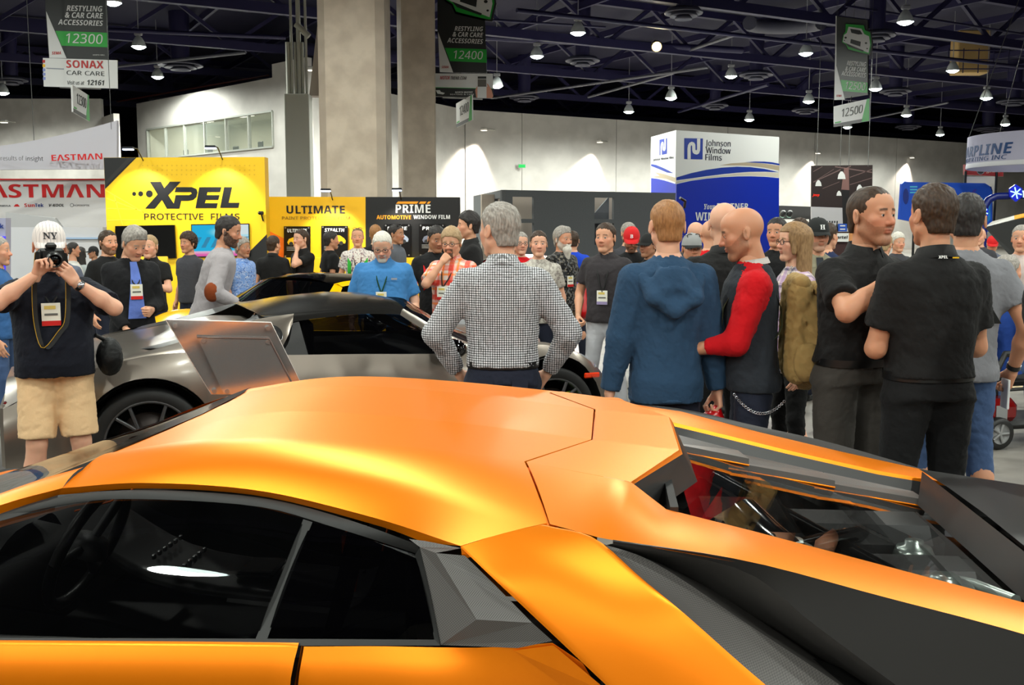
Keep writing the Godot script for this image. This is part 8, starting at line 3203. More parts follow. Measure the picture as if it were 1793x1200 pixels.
func near_people(polo: Material, jeans: Material, slacks: Material, bluejeans: Material):
	# --- two men in black polos at the right
	var p := person({"label": "man in a black polo with short hair talking and gesturing, facing right", "u": 1506, "top": 329, "d": 4.95, "face": 26, "g": 1.12, "shirt": polo, "hair": ["crop", "brown"], "skin": 1, "hem": 0.985, "collar": true, "yaw": 6, "beard": 1, "pants": cloth("charcoal pleated trousers", Color(0.25, 0.235, 0.22)), "leg": 1.18, "right": [0.10, 1.40, 0.33, "relaxed", [1.0, -0.8, -0.1], [0.1, -1.0, 0.2]], "left": [0.20, 1.0, 0.22, "relaxed"], "head": 1.07, "sleeve": 0.72, "lean": 0.10})
	p = person({"label": "man in a black polo seen from behind with arms folded", "u": 1640, "top": 326, "d": 4.5, "face": 188, "g": 1.08, "shirt": polo, "hair": ["short", "brown"], "skin": 1, "hem": 0.99, "collar": true, "collar_open": 0.3, "pants": slacks, "left": [0.08, 1.17, 0.24, "relaxed", [0.4, -1.0, -0.25]], "right": [0.08, 1.13, 0.24, "relaxed", [0.4, -1.0, -0.25]], "yaw": 4, "sleeve": 0.7, "head": 1.02})
	var tagm := part(p, "collar_print", letters("XPEL", 0.012, 0.04, 700, 0.15, 0.001), mat("print white", Color(0.9, 0.9, 0.89), 0.5))
	tagm.transform = Transform3D(Basis(Vector3.UP, PI) * Basis(Vector3.RIGHT, -0.3), Vector3(0.02, 1.485, -0.108))
	part(p, "collar_print", box(Vector3(0.028, 0.006, 0.002)), mat("tab yellow", Color(0.9, 0.7, 0.02), 0.5), Vector3(-0.035, 1.488, -0.108))
	# --- grey T-shirt with a cross-body strap, behind them
	p = person({"label": "man in a grey T-shirt with a black cross-body strap, back turned", "u": 1694, "top": 342, "d": 5.35, "face": 176, "g": 1.02, "shirt": cloth("grey marl", Color(0.47, 0.47, 0.49)), "hair": ["short", "black"], "skin": 1, "pants": bluejeans, "right": [0.27, 0.90, 0.02, "grip"], "left": [0.25, 0.9, 0.05], "watch": -1, "yaw": -18})
	var rows: Array = p.get_meta("_rows")
	var path := [[], []]
	for q in 12:
		var t := q / 11.0
		var y := lerpf(1.44, 1.14, t)
		var r := row_at(rows, minf(y, 1.40))
		for s in 2:
			path[s].append(Vector3(lerpf(0.10, -0.11, t) + (s - 0.5) * 0.085, y + 0.012, r[2] - r[4] * (1.0 - 0.25 * t * t) - 0.016))
	part(p, "shoulder_strap", skin(path), mat("strap black", Color(0.02, 0.02, 0.022), 0.7))
	var ph := local_thing("white_leaflet", "folded white leaflet held by the man in the grey T-shirt", "leaflet", p)
	var wr: Vector3 = p.get_meta("_joints")[-1.0][2]
	part(ph, "sheet", box(Vector3(0.012, 0.15, 0.085), 0.002), mat("paper white", Color(0.82, 0.82, 0.82), 0.5), wr + Vector3(0.028, -0.115, 0.0))
	# --- blue hoodie from behind
	var hood := cloth("steel blue fleece", Color(0.165, 0.265, 0.37), 0.95)
	p = person({"label": "man with short ginger hair in a blue hooded sweatshirt seen from behind", "u": 1170, "top": 351, "d": 5.15, "face": 186, "g": 0.98, "shirt": hood, "top_name": "hoodie", "sleeve": 1.97, "bulk": 0.008, "ease": 0.022, "hem": 0.80, "fold": 0.006, "stretch": Vector3(4.5, 3.0, 4.5), "hair": ["crop", "ginger"], "skin": 4, "pants": jeans, "left": [0.275, 0.83, 0.02, "grip"], "right": [0.275, 0.83, 0.02, "grip"], "head": 1.04})
	var hp := []
	for x in [-1.0, 1.0]:
		hp.append([0, Vector3(0.085 * x, 1.462, -0.015), Vector3(0.135 * x, 1.40, -0.075), 0.030, 0.032])
		hp.append([0, Vector3(0.135 * x, 1.40, -0.075), Vector3(0.10 * x, 1.315, -0.150), 0.032, 0.036])
		hp.append([0, Vector3(0.10 * x, 1.315, -0.150), Vector3(0.0, 1.255, -0.165), 0.036, 0.034])
		hp.append([0, Vector3(0.06 * x, 1.455, -0.075), Vector3(0.05 * x, 1.36, -0.155), 0.03, 0.03])
	hp.append([1, Vector3(0, 1.37, -0.135), Vector3(0.115, 0.10, 0.028)])
	soft(p, "hood", hp, 0.0105, hood, "", 0.005)
	soft(p, "hem_band", [[1, Vector3(0, 0.815, -0.012), Vector3(0.190, 0.028, 0.142)]], 0.012, hood)
	part(p, "neck_cord", tube([Vector3(-0.062, 1.512, 0.0), Vector3(-0.045, 1.508, -0.058), Vector3(0, 1.503, -0.078), Vector3(0.045, 1.508, -0.058), Vector3(0.062, 1.512, 0.0)], 0.004, 6), mat("cord white", Color(0.75, 0.72, 0.7), 0.6))
	var ht: Transform3D = p.get_meta("_head")
	var sg := local_thing("sunglasses", "dark sunglasses pushed up on the ginger-haired man's head", "sunglasses", p)
	var st := tool_new()
	put_tube(st, [ht * Vector3(-0.087, 0.205, 0.02), ht * Vector3(-0.075, 0.232, -0.035), ht * Vector3(-0.045, 0.246, -0.055)], 0.007, 6)
	part(sg, "frame", done(st), mat("glasses frame", Color(0.04, 0.04, 0.045), 0.3))
	var bag := local_thing("red_shopping_bag", "red plastic bag with white lettering in the hooded man's hand", "bag", p)
	wr = p.get_meta("_joints")[-1.0][2]
	soft(bag, "pouch", [[0, wr + Vector3(0.02, -0.16, 0.0), wr + Vector3(0.03, -0.33, 0.02), 0.055, 0.085], [0, wr + Vector3(0.0, -0.10, 0), wr + Vector3(0.02, -0.18, 0), 0.02, 0.055]], 0.012, mat("red plastic", Color(0.72, 0.02, 0.05), 0.3), "", 0.008)
	var bt := part(bag, "lettering", letters("PERF", 0.025, 0.085, 700, 0.15, 0.001), mat("print white", Color(0.9, 0.9, 0.89), 0.5))
	bt.transform = Transform3D(Basis(Vector3.UP, PI), wr + Vector3(0.075, -0.235, -0.078))
	# --- gingham shirt from behind
	p = person({"label": "grey-haired man in a black and white gingham shirt seen from behind", "u": 880, "top": 358, "d": 5.15, "face": 180, "g": 1.05, "shirt": cloth("gingham cotton", Color(1, 1, 1), 0.9, gingham(), 88.0), "sleeve": 1.92, "hair": ["short", "grey"], "hem": 0.985, "collar": true, "collar_open": 0.2, "pants": jeans, "yaw": 38, "left": [0.225, 0.93, 0.10, "relaxed", [1.0, 0.0, -0.5]], "right": [0.225, 0.93, 0.10, "relaxed", [1.0, 0.0, -0.5]], "fold": 0.008, "stretch": Vector3(7, 3.5, 7), "skin": 4, "head": 1.07})
	for s in [-1.0, 1.0]:
		part(p, "back_pocket", skin([vs([0.045 * s, 0.93, -0.150, 0.125 * s, 0.935, -0.140]), vs([0.047 * s, 0.84, -0.158, 0.122 * s, 0.845, -0.146]), vs([0.085 * s, 0.82, -0.157, 0.087 * s, 0.82, -0.157])]), jeans)
	# --- photographer
	photographer()
	# --- red raglan with the tan backpack, profile to the left
	p = person({"label": "bald man in a red-sleeved shirt with a tan backpack, facing left", "u": 1322, "top": 361, "d": 5.2, "face": -96, "g": 0.98, "shirt": cloth("red jersey", Color(0.74, 0.05, 0.09)), "sleeve": 1.55, "vest": cloth("charcoal jersey", Color(0.15, 0.165, 0.19)), "vest_name": "shirt_body", "hem": 0.88, "hair": ["bald", "brown"], "beard": 1, "beard_color": "brown", "skin": 1, "pants": jeans, "leg": 1.1, "nod": 14, "lean": 0.04, "left": [0.10, 1.06, 0.34, "grip"], "right": [0.13, 1.06, 0.32, "grip"], "head": 1.06})
	part(p, "collar", lathe([Vector2(0.067, 0.0), Vector2(0.074, 0.030), Vector2(0.084, 0.0)], 20, Transform3D(Basis(Vector3.RIGHT, 0.15), Vector3(0, 1.488, 0.0))), cloth("white rib", Color(0.75, 0.72, 0.7)))
	var tan1 := cloth("tan canvas", Color(0.60, 0.49, 0.30), 0.85)
	var bp := local_thing("tan_backpack", "tan canvas backpack with olive straps worn by the bald man", "backpack", p)
	var pk := []
	for x in [-0.085, 0.085]:
		pk.append([0, Vector3(x, 1.36, -0.215), Vector3(x, 0.98, -0.235), 0.062, 0.085])
		pk.append([0, Vector3(x, 1.28, -0.29), Vector3(x, 0.97, -0.31), 0.055, 0.085])
	pk.append([1, Vector3(0, 1.12, -0.27), Vector3(0.13, 0.26, 0.11)])
	soft(bp, "main_pouch", pk, 0.012, tan1, "", 0.012)
	soft(bp, "flap", [[0, Vector3(-0.10, 1.40, -0.22), Vector3(0.10, 1.40, -0.22), 0.045, 0.045], [0, Vector3(-0.10, 1.37, -0.32), Vector3(0.10, 1.37, -0.32), 0.035, 0.035], [0, Vector3(-0.09, 1.29, -0.355), Vector3(0.09, 1.29, -0.355), 0.02, 0.02]], 0.012, tan1, "", 0.008)
	soft(bp, "side_pocket", [[1, Vector3(0.16, 1.02, -0.25), Vector3(0.04, 0.10, 0.07)]], 0.012, tan1, "", 0.006)
	var olive := mat("olive webbing", Color(0.30, 0.31, 0.17), 0.8)
	strap_over(p, 0.105, olive, "shoulder_strap", bp)
	strap_over(p, -0.105, olive, "shoulder_strap", bp)
	part(bp, "buckle_strap", tube([Vector3(0.06, 1.38, -0.365), Vector3(0.05, 1.15, -0.385)], 0.008, 6), olive)
	var chain := local_thing("wallet_chain", "silver wallet chain looped on the bald man's jeans", "chain", p)
	var cm := mat("chain silver", Color(0.7, 0.7, 0.72), 0.25, 0.9)
	for q in 22:
		var t := q / 21.0
		var c := Vector3(0.205 - 0.02 * absf(t - 0.5), 0.86 - 0.30 * t * (1.0 - t) - 0.03 * t, 0.10 - 0.24 * t)
		var lk := TorusMesh.new()
		lk.inner_radius = 0.0035
		lk.outer_radius = 0.0085
		lk.rings = 8
		lk.ring_segments = 5
		var mi := part(chain, "link", lk, cm, c)
		mi.rotation = Vector3(0.6 + PI / 2 * (q % 2), 0, PI / 2)
	# --- tall bald man in black between hoodie and red sleeves
	p = person({"label": "tall bald man in a black polo, back turned, beside the red-sleeved man", "u": 1268, "top": 355, "d": 6.2, "face": 186, "g": 1.18, "shirt": polo, "hair": ["bald", "brown"], "skin": 4, "hem": 0.86, "collar": true, "collar_open": 0.2, "pants": slacks, "yaw": -14})
	# --- bearded man at the right edge, only his face in the picture
	p = person({"label": "bearded man in profile at the right edge of the picture", "u": 1932, "top": 352, "d": 3.95, "face": -88, "shirt": cloth("black cotton", Color(0.085, 0.085, 0.09), 0.9), "hair": ["short", "brown"], "beard": 4, "skin": 0, "lean": 0.28, "pants": slacks, "head": 1.06, "stoop": 0.02})

func photographer():
	var navy := cloth("navy polo", Color(0.075, 0.085, 0.125), 0.9)
	var khaki := cloth("khaki cotton", Color(0.86, 0.72, 0.55), 0.85)
	var pin := Image.create(32, 8, false, Image.FORMAT_RGB8)
	pin.fill(Color(0.88, 0.84, 0.82))
	pin.fill_rect(Rect2i(0, 0, 3, 8), Color(0.45, 0.42, 0.45))
	var cap := mat("pinstripe cap", Color(1, 1, 1), 0.85)
	cap.albedo_texture = ImageTexture.create_from_image(pin)
	cap.uv1_triplanar = true
	cap.uv1_scale = Vector3.ONE * 55.0
	var p := person({"label": "photographer in a pinstripe cap, navy polo and khaki shorts holding a camera", "u": 84, "top": 393, "d": 5.75, "face": 28, "g": 1.17, "belly": 0.05, "shirt": navy, "hem": 0.90, "sleeve": 0.80, "ease": 0.022, "shorts": true, "pants": khaki, "leg": 1.08, "hair": ["crop", "brown"], "cap": {"mat": cap, "mark": "NY", "mark_mat": mat("cap navy", Color(0.03, 0.035, 0.08), 0.7)}, "skin": 4, "right": [0.085, 1.505, 0.27, "grip", [1.0, -0.75, -0.1], [-0.4, -0.5, 0.6], [-0.25, 0.75, 0.3]], "left": [0.105, 1.455, 0.285, "grip", [1.0, -0.75, -0.1], [-0.5, 0.7, 0.2], [-0.5, 0.75, 0.3]], "badge": {"y": 1.27, "x": -0.02, "strap": mat("strap black", Color(0.02, 0.02, 0.022), 0.7)}, "nod": 6, "watch": 1, "head": 1.05, "shoes": mat("shoe white", Color(0.7, 0.7, 0.68), 0.6)})
	# the camera at his face
	var c := local_thing("camera", "black camera with a long lens held to the photographer's face", "camera", p)
	var cb := mat("camera black", Color(0.012, 0.012, 0.013), 0.35)
	var o := Vector3(-0.005, 1.60, 0.205)
	part(c, "camera_body", box(Vector3(0.135, 0.092, 0.062), 0.014), cb, o)
	part(c, "prism_hump", box(Vector3(0.058, 0.040, 0.06), 0.014), cb, o + Vector3(0, 0.058, 0))
	part(c, "grip", box(Vector3(0.034, 0.085, 0.05), 0.014), cb, o + Vector3(-0.062, -0.002, 0.026))
	var lens := part(c, "lens_barrel", lathe([Vector2(0.036, 0.03), Vector2(0.036, 0.07), Vector2(0.040, 0.075), Vector2(0.040, 0.115), Vector2(0.036, 0.12), Vector2(0.038, 0.15), Vector2(0.034, 0.152), Vector2(0.031, 0.135)], 26, Transform3D(Basis(Vector3.RIGHT, PI / 2 + 0.10), o + Vector3(0.008, -0.006, 0))), cb)
	part(lens, "front_glass", lathe([Vector2(0, 0.140), Vector2(0.02, 0.138), Vector2(0.032, 0.132)], 22, Transform3D(Basis(Vector3.RIGHT, PI / 2 + 0.10), o + Vector3(0.008, -0.006, 0))), mat("lens glass", Color(0.01, 0.01, 0.015), 0.04))
	part(lens, "zoom_ring", lathe([Vector2(0.0408, 0.082), Vector2(0.0425, 0.085), Vector2(0.0425, 0.105), Vector2(0.0408, 0.108)], 26, Transform3D(Basis(Vector3.RIGHT, PI / 2 + 0.10), o + Vector3(0.008, -0.006, 0))), mat("ring rubber", Color(0.03, 0.03, 0.03), 0.7))
	# neck strap hanging in a loop, dark with a yellow edge
	var sp := [o + Vector3(-0.07, 0.02, 0.0), Vector3(-0.10, 1.42, 0.205), Vector3(-0.10, 1.22, 0.215), Vector3(-0.065, 1.08, 0.235), Vector3(0.02, 1.17, 0.23), Vector3(0.06, 1.24, 0.225), Vector3(0.075, 1.45, 0.20), o + Vector3(0.07, 0.02, 0.0)]
	var ed := [[], []]
	for q in spline(sp, 30):
		ed[0].append(q + Vector3(-0.013, 0.004, 0))
		ed[1].append(q + Vector3(0.013, -0.004, 0.004))
	part(c, "neck_strap", skin(ed), mat("strap black", Color(0.02, 0.02, 0.022), 0.7))
	var ye := []
	for q in spline(sp, 30):
		ye.append(q + Vector3(-0.012, 0.005, 0.003))
	part(c, "strap_piping", tube(ye, 0.0022, 5), mat("strap yellow", Color(0.65, 0.50, 0.05), 0.6))
	# silver watch face
	var j: Array = p.get_meta("_joints")[1.0]
	var n: Vector3 = (j[1] - j[2]).normalized()
	part(p, "watch_face", lathe([Vector2(0, 0.006), Vector2(0.016, 0.006), Vector2(0.019, 0)], 18, Transform3D(Basis(Vector3.RIGHT, PI / 2), j[2] + n * 0.03 + Vector3(0.004, 0.0, 0.034))), mat("chain silver", Color(0.7, 0.7, 0.72), 0.25, 0.9))
	var hb := local_thing("hip_bag", "black camera bag on the photographer's hip", "bag", p)
	soft(hb, "pouch", [[1, Vector3(0.30, 0.99, 0.02), Vector3(0.075, 0.115, 0.12)]], 0.012, cloth("black nylon", Color(0.02, 0.02, 0.022), 0.6), "", 0.006)
	part(hb, "bag_strap", tube([Vector3(0.28, 1.09, 0.03), Vector3(0.22, 1.13, 0.08)], 0.012, 6), mat("strap black", Color(0.02, 0.02, 0.022), 0.7))

func middle_people(polo: Material, blacktee: Material, jeans: Material, bluejeans: Material):
	var p: Node3D
	# woman with long hair
	p = person({"label": "woman with long light brown hair and glasses looking left", "u": 1394, "top": 393, "d": 6.5, "face": -80, "g": 0.86, "shoulders": 0.9, "shirt": cloth("lilac stripe", Color(1, 1, 1), 0.9, plaid(Color(0.65, 0.5, 0.7), Color(0.2, 0.2, 0.3), Color(0.1, 0.1, 0.15)), 9.0), "hem": 0.80, "hair": ["long", "light"], "skin": 4, "glasses": 1, "pants": cloth("black leggings", Color(0.02, 0.02, 0.022)), "leg": 0.92, "head": 1.0})
	var pk := local_thing("pink_bag", "bright pink bag hanging at the long-haired woman's side", "bag", p)
	soft(pk, "pouch", [[1, Vector3(0.06, 0.99, -0.26), Vector3(0.09, 0.13, 0.06)]], 0.015, cloth("pink nylon", Color(0.85, 0.05, 0.40), 0.6))
	part(pk, "bag_strap", tube([Vector3(0.05, 1.10, -0.25), Vector3(0.10, 1.42, -0.08)], 0.01, 6), cloth("pink nylon", Color(0.85, 0.05, 0.40), 0.6))
	# man in dark cap behind her
	p = person({"label": "man in a dark cap with a white emblem and open khaki shirt", "u": 1431, "top": 385, "d": 8.3, "face": 4, "shirt": cloth("khaki shirt", Color(0.50, 0.48, 0.40)), "front": cloth("charcoal tee", Color(0.17, 0.18, 0.20)), "hair": ["crop", "grey"], "beard": 1, "skin": 1, "cap": {"mat": mat("cap charcoal", Color(0.07, 0.08, 0.08), 0.85), "mark": "H", "mark_mat": mat("print white", Color(0.9, 0.9, 0.89), 0.5)}, "pants": jeans, "nod": 4})
	p = person({"label": "dark-haired man half hidden behind the long-haired woman", "u": 1362, "top": 383, "d": 9.1, "face": -35, "shirt": blacktee, "hair": ["short", "black"], "skin": 1, "pants": jeans})
	p = person({"label": "brown-haired man in a navy shirt behind the man in the dark cap", "u": 1449, "top": 392, "d": 9.8, "face": 130, "shirt": cloth("navy tee", Color(0.12, 0.16, 0.28)), "hair": ["short", "brown"], "pants": jeans})
	# blue fishing shirt
	p = person({"label": "older white-haired man in a blue fishing shirt looking down at the cars", "u": 670, "top": 404, "d": 9.25, "face": 2, "g": 1.32, "belly": 0.07, "shirt": cloth("blue fishing shirt", Color(0.23, 0.45, 0.66)), "sleeve": 0.85, "ease": 0.022, "hair": ["short", "white"], "beard": 2, "beard_color": "white", "glasses": 1, "skin": 4, "collar": true, "collar_open": 0.8, "badge": {"y": 1.14, "strap": cloth("green lanyard", Color(0.06, 0.22, 0.12))}, "nod": 22, "left": [0.30, 0.88, 0.10], "right": [0.30, 0.88, 0.10], "head": 1.13, "shoulders": 1.08})
	part(p, "chest_pocket", box(Vector3(0.11, 0.006, 0.004)), cloth("blue fishing shirt", Color(0.23, 0.45, 0.66)), Vector3(0.10, 1.31, 0.196))
	part(p, "pocket_mark", box(Vector3(0.055, 0.018, 0.004)), mat("print pale grey", Color(0.55, 0.57, 0.62), 0.5), Vector3(0.12, 1.325, 0.196))
	# plaid shirt, hand at the mouth
	p = person({"label": "man with goatee and glasses in an orange plaid shirt, hand at mouth", "u": 792, "top": 401, "d": 9.5, "face": -14, "g": 1.12, "belly": 0.03, "shirt": cloth("orange plaid", Color(1, 1, 1), 0.9, plaid(Color(0.85, 0.12, 0.06), Color(0.95, 0.45, 0.05), Color(0.9, 0.85, 0.8)), 7.0), "sleeve": 0.8, "hair": ["full", "sandy"], "beard": 2, "beard_color": "brown", "glasses": 1, "right": [0.05, 1.46, 0.17, "fist", [0.8, -1.0, 0.1], [0.2, -0.3, -1.0]], "left": [0.12, 1.10, 0.24, "grip"], "pants": jeans, "collar": true, "badge": {"y": 1.16, "x": -0.05}, "head": 1.12, "nod": 8})
	var tb := local_thing("grey_clipboard", "pale grey board held by the man in the orange plaid shirt", "clipboard", p)
	var bd := part(tb, "board", box(Vector3(0.20, 0.36, 0.015), 0.004), mat("clipboard grey", Color(0.55, 0.55, 0.56), 0.5), Vector3(0.14, 1.02, 0.27))
	bd.rotation = Vector3(-0.2, 0.1, 0.12)
	# young man with the red backpack
	p = person({"label": "young man with a red backpack looking down beside the plaid shirt", "u": 761, "top": 395, "d": 10.3, "face": 12, "shirt": blacktee, "hair": ["short", "black"], "skin": 2, "pants": jeans, "nod": 16, "yaw": 14, "right": [0.24, 0.90, 0.12], "head": 1.08})
	var rb := local_thing("red_backpack", "red backpack worn by the young man looking down", "backpack", p)
	var rc := cloth("red nylon", Color(0.70, 0.03, 0.04), 0.7)
	soft(rb, "pouch", [[1, Vector3(0, 1.2, -0.20), Vector3(0.15, 0.22, 0.09)]], 0.018, rc)
	strap_over(p, -0.11, rc, "shoulder_strap", rb)
	strap_over(p, 0.11, rc, "shoulder_strap", rb)
	# dark-haired man facing left
	p = person({"label": "dark-haired man in a black shirt in profile facing left", "u": 822, "top": 374, "d": 10.8, "face": -80, "shirt": polo, "hair": ["full", "black"], "skin": 0, "collar": true, "pants": jeans, "head": 1.06})
	# behind the gingham man
	p = person({"label": "man with glasses and a red shirt peeking past the gingham shirt", "u": 911, "top": 408, "d": 11.0, "face": 15, "shirt": cloth("red jersey", Color(0.74, 0.05, 0.09)), "hair": ["short", "grey"], "glasses": 1, "skin": 4, "pants": jeans})
	p = person({"label": "young dark-haired man in a pale patterned shirt", "u": 943, "top": 406, "d": 9.6, "face": 4, "shirt": cloth("pale leaf print", Color(1, 1, 1), 0.9, blotch(5, Color(0.72, 0.70, 0.66), Color(0.4, 0.38, 0.36), Color(0.55, 0.52, 0.5)), 4.0), "hair": ["short", "brown"], "skin": 4, "pants": jeans, "head": 1.04})
	p = person({"label": "man with a long white beard in a black floral shirt looking right", "u": 984, "top": 400, "d": 11.5, "face": 42, "g": 1.12, "shirt": cloth("black floral", Color(1, 1, 1), 0.9, blotch(8, Color(0.03, 0.03, 0.035), Color(0.62, 0.58, 0.5), Color(0.35, 0.36, 0.38), 0.045, 0.10), 3.2), "sleeve": 0.85, "hem": 0.80, "hair": ["swept", "grey"], "long_beard": true, "beard": 4, "beard_color": "white", "skin": 1, "pants": cloth("olive trousers", Color(0.34, 0.31, 0.23)), "badge": {"y": 1.16, "x": -0.02}, "head": 1.12, "wide": 1.05})
	var rbag := local_thing("red_tote", "red and black tote hanging beside the long-bearded man", "bag", p)
	soft(rbag, "pouch", [[0, Vector3(0.25, 1.05, 0.14), Vector3(0.24, 0.78, 0.16), 0.05, 0.085]], 0.02, mat("red plastic", Color(0.72, 0.02, 0.05), 0.3))
	part(rbag, "bag_strap", tube([Vector3(0.25, 1.06, 0.14), Vector3(0.20, 1.42, 0.02)], 0.012, 6), mat("strap black", Color(0.02, 0.02, 0.022), 0.7))
	p = person({"label": "man in a bright blue shirt hidden behind the long-bearded man", "u": 1003, "top": 406, "d": 13.0, "face": 180, "shirt": cloth("bright blue tee", Color(0.10, 0.25, 0.72)), "hair": ["short", "brown"], "g": 1.1, "pants": jeans})
	# dark polo, hand on hip
	p = person({"label": "man in a charcoal polo with a lanyard, hand on hip, looking left", "u": 1062, "top": 392, "d": 9.3, "face": -18, "g": 1.05, "shirt": cloth("charcoal polo", Color(0.20, 0.185, 0.195)), "hair": ["short", "brown"], "skin": 0, "collar": true, "collar_open": 0.8, "pants": cloth("pale grey trousers", Color(0.68, 0.68, 0.70)), "left": [0.19, 1.02, -0.02, "fist", [1.0, 0.1, -0.35]], "right": [0.24, 0.92, 0.10, "grip"], "badge": {"y": 1.10, "stripe": mat("badge lilac", Color(0.55, 0.5, 0.65), 0.4)}, "head": 1.10, "yaw": -10})
	p = person({"label": "man in a red cap with a white letter, head bowed", "u": 1106, "top": 398, "d": 11.0, "face": -6, "shirt": blacktee, "hair": ["crop", "brown"], "cap": {"mat": mat("cap red", Color(0.78, 0.02, 0.05), 0.8), "mark": "B", "mark_mat": mat("print white", Color(0.9, 0.9, 0.89), 0.5)}, "skin": 1, "pants": jeans, "nod": 18, "beard": 3, "head": 1.08})
	p = person({"label": "grey-haired man in dark jacket right behind the red cap", "u": 1100, "top": 391, "d": 12.2, "face": 20, "shirt": cloth("dark grey jacket", Color(0.24, 0.24, 0.26)), "hair": ["short", "grey"], "pants": jeans})
	p = person({"label": "man in a black cap facing left beside the hooded man", "u": 1138, "top": 411, "d": 10.4, "face": -55, "shirt": blacktee, "hair": ["crop", "black"], "cap": {"mat": mat("cap black", Color(0.02, 0.02, 0.022), 0.8)}, "skin": 2, "pants": jeans})
	# right of the hooded man
	p = person({"label": "man in a black and white cap with sunglasses resting on it", "u": 1211, "top": 412, "d": 8.6, "face": 6, "shirt": blacktee, "hair": ["crop", "black"], "cap": {"mat": mat("cap grey white", Color(0.55, 0.55, 0.55), 0.8), "brim": mat("cap black", Color(0.02, 0.02, 0.022), 0.8)}, "glasses": 2, "skin": 1, "pants": jeans})
	p = person({"label": "bald man in a red shirt, back turned, beyond the hooded man", "u": 1244, "top": 386, "d": 9.3, "face": 165, "shirt": cloth("red jersey", Color(0.74, 0.05, 0.09)), "hair": ["bald", "brown"], "skin": 0, "pants": jeans, "head": 1.05})
	p = person({"label": "bald man in a grey shirt farther off beyond the hooded man", "u": 1218, "top": 389, "d": 10.8, "face": 150, "shirt": cloth("dark grey jacket", Color(0.24, 0.24, 0.26)), "hair": ["bald", "brown"], "skin": 4, "pants": jeans})

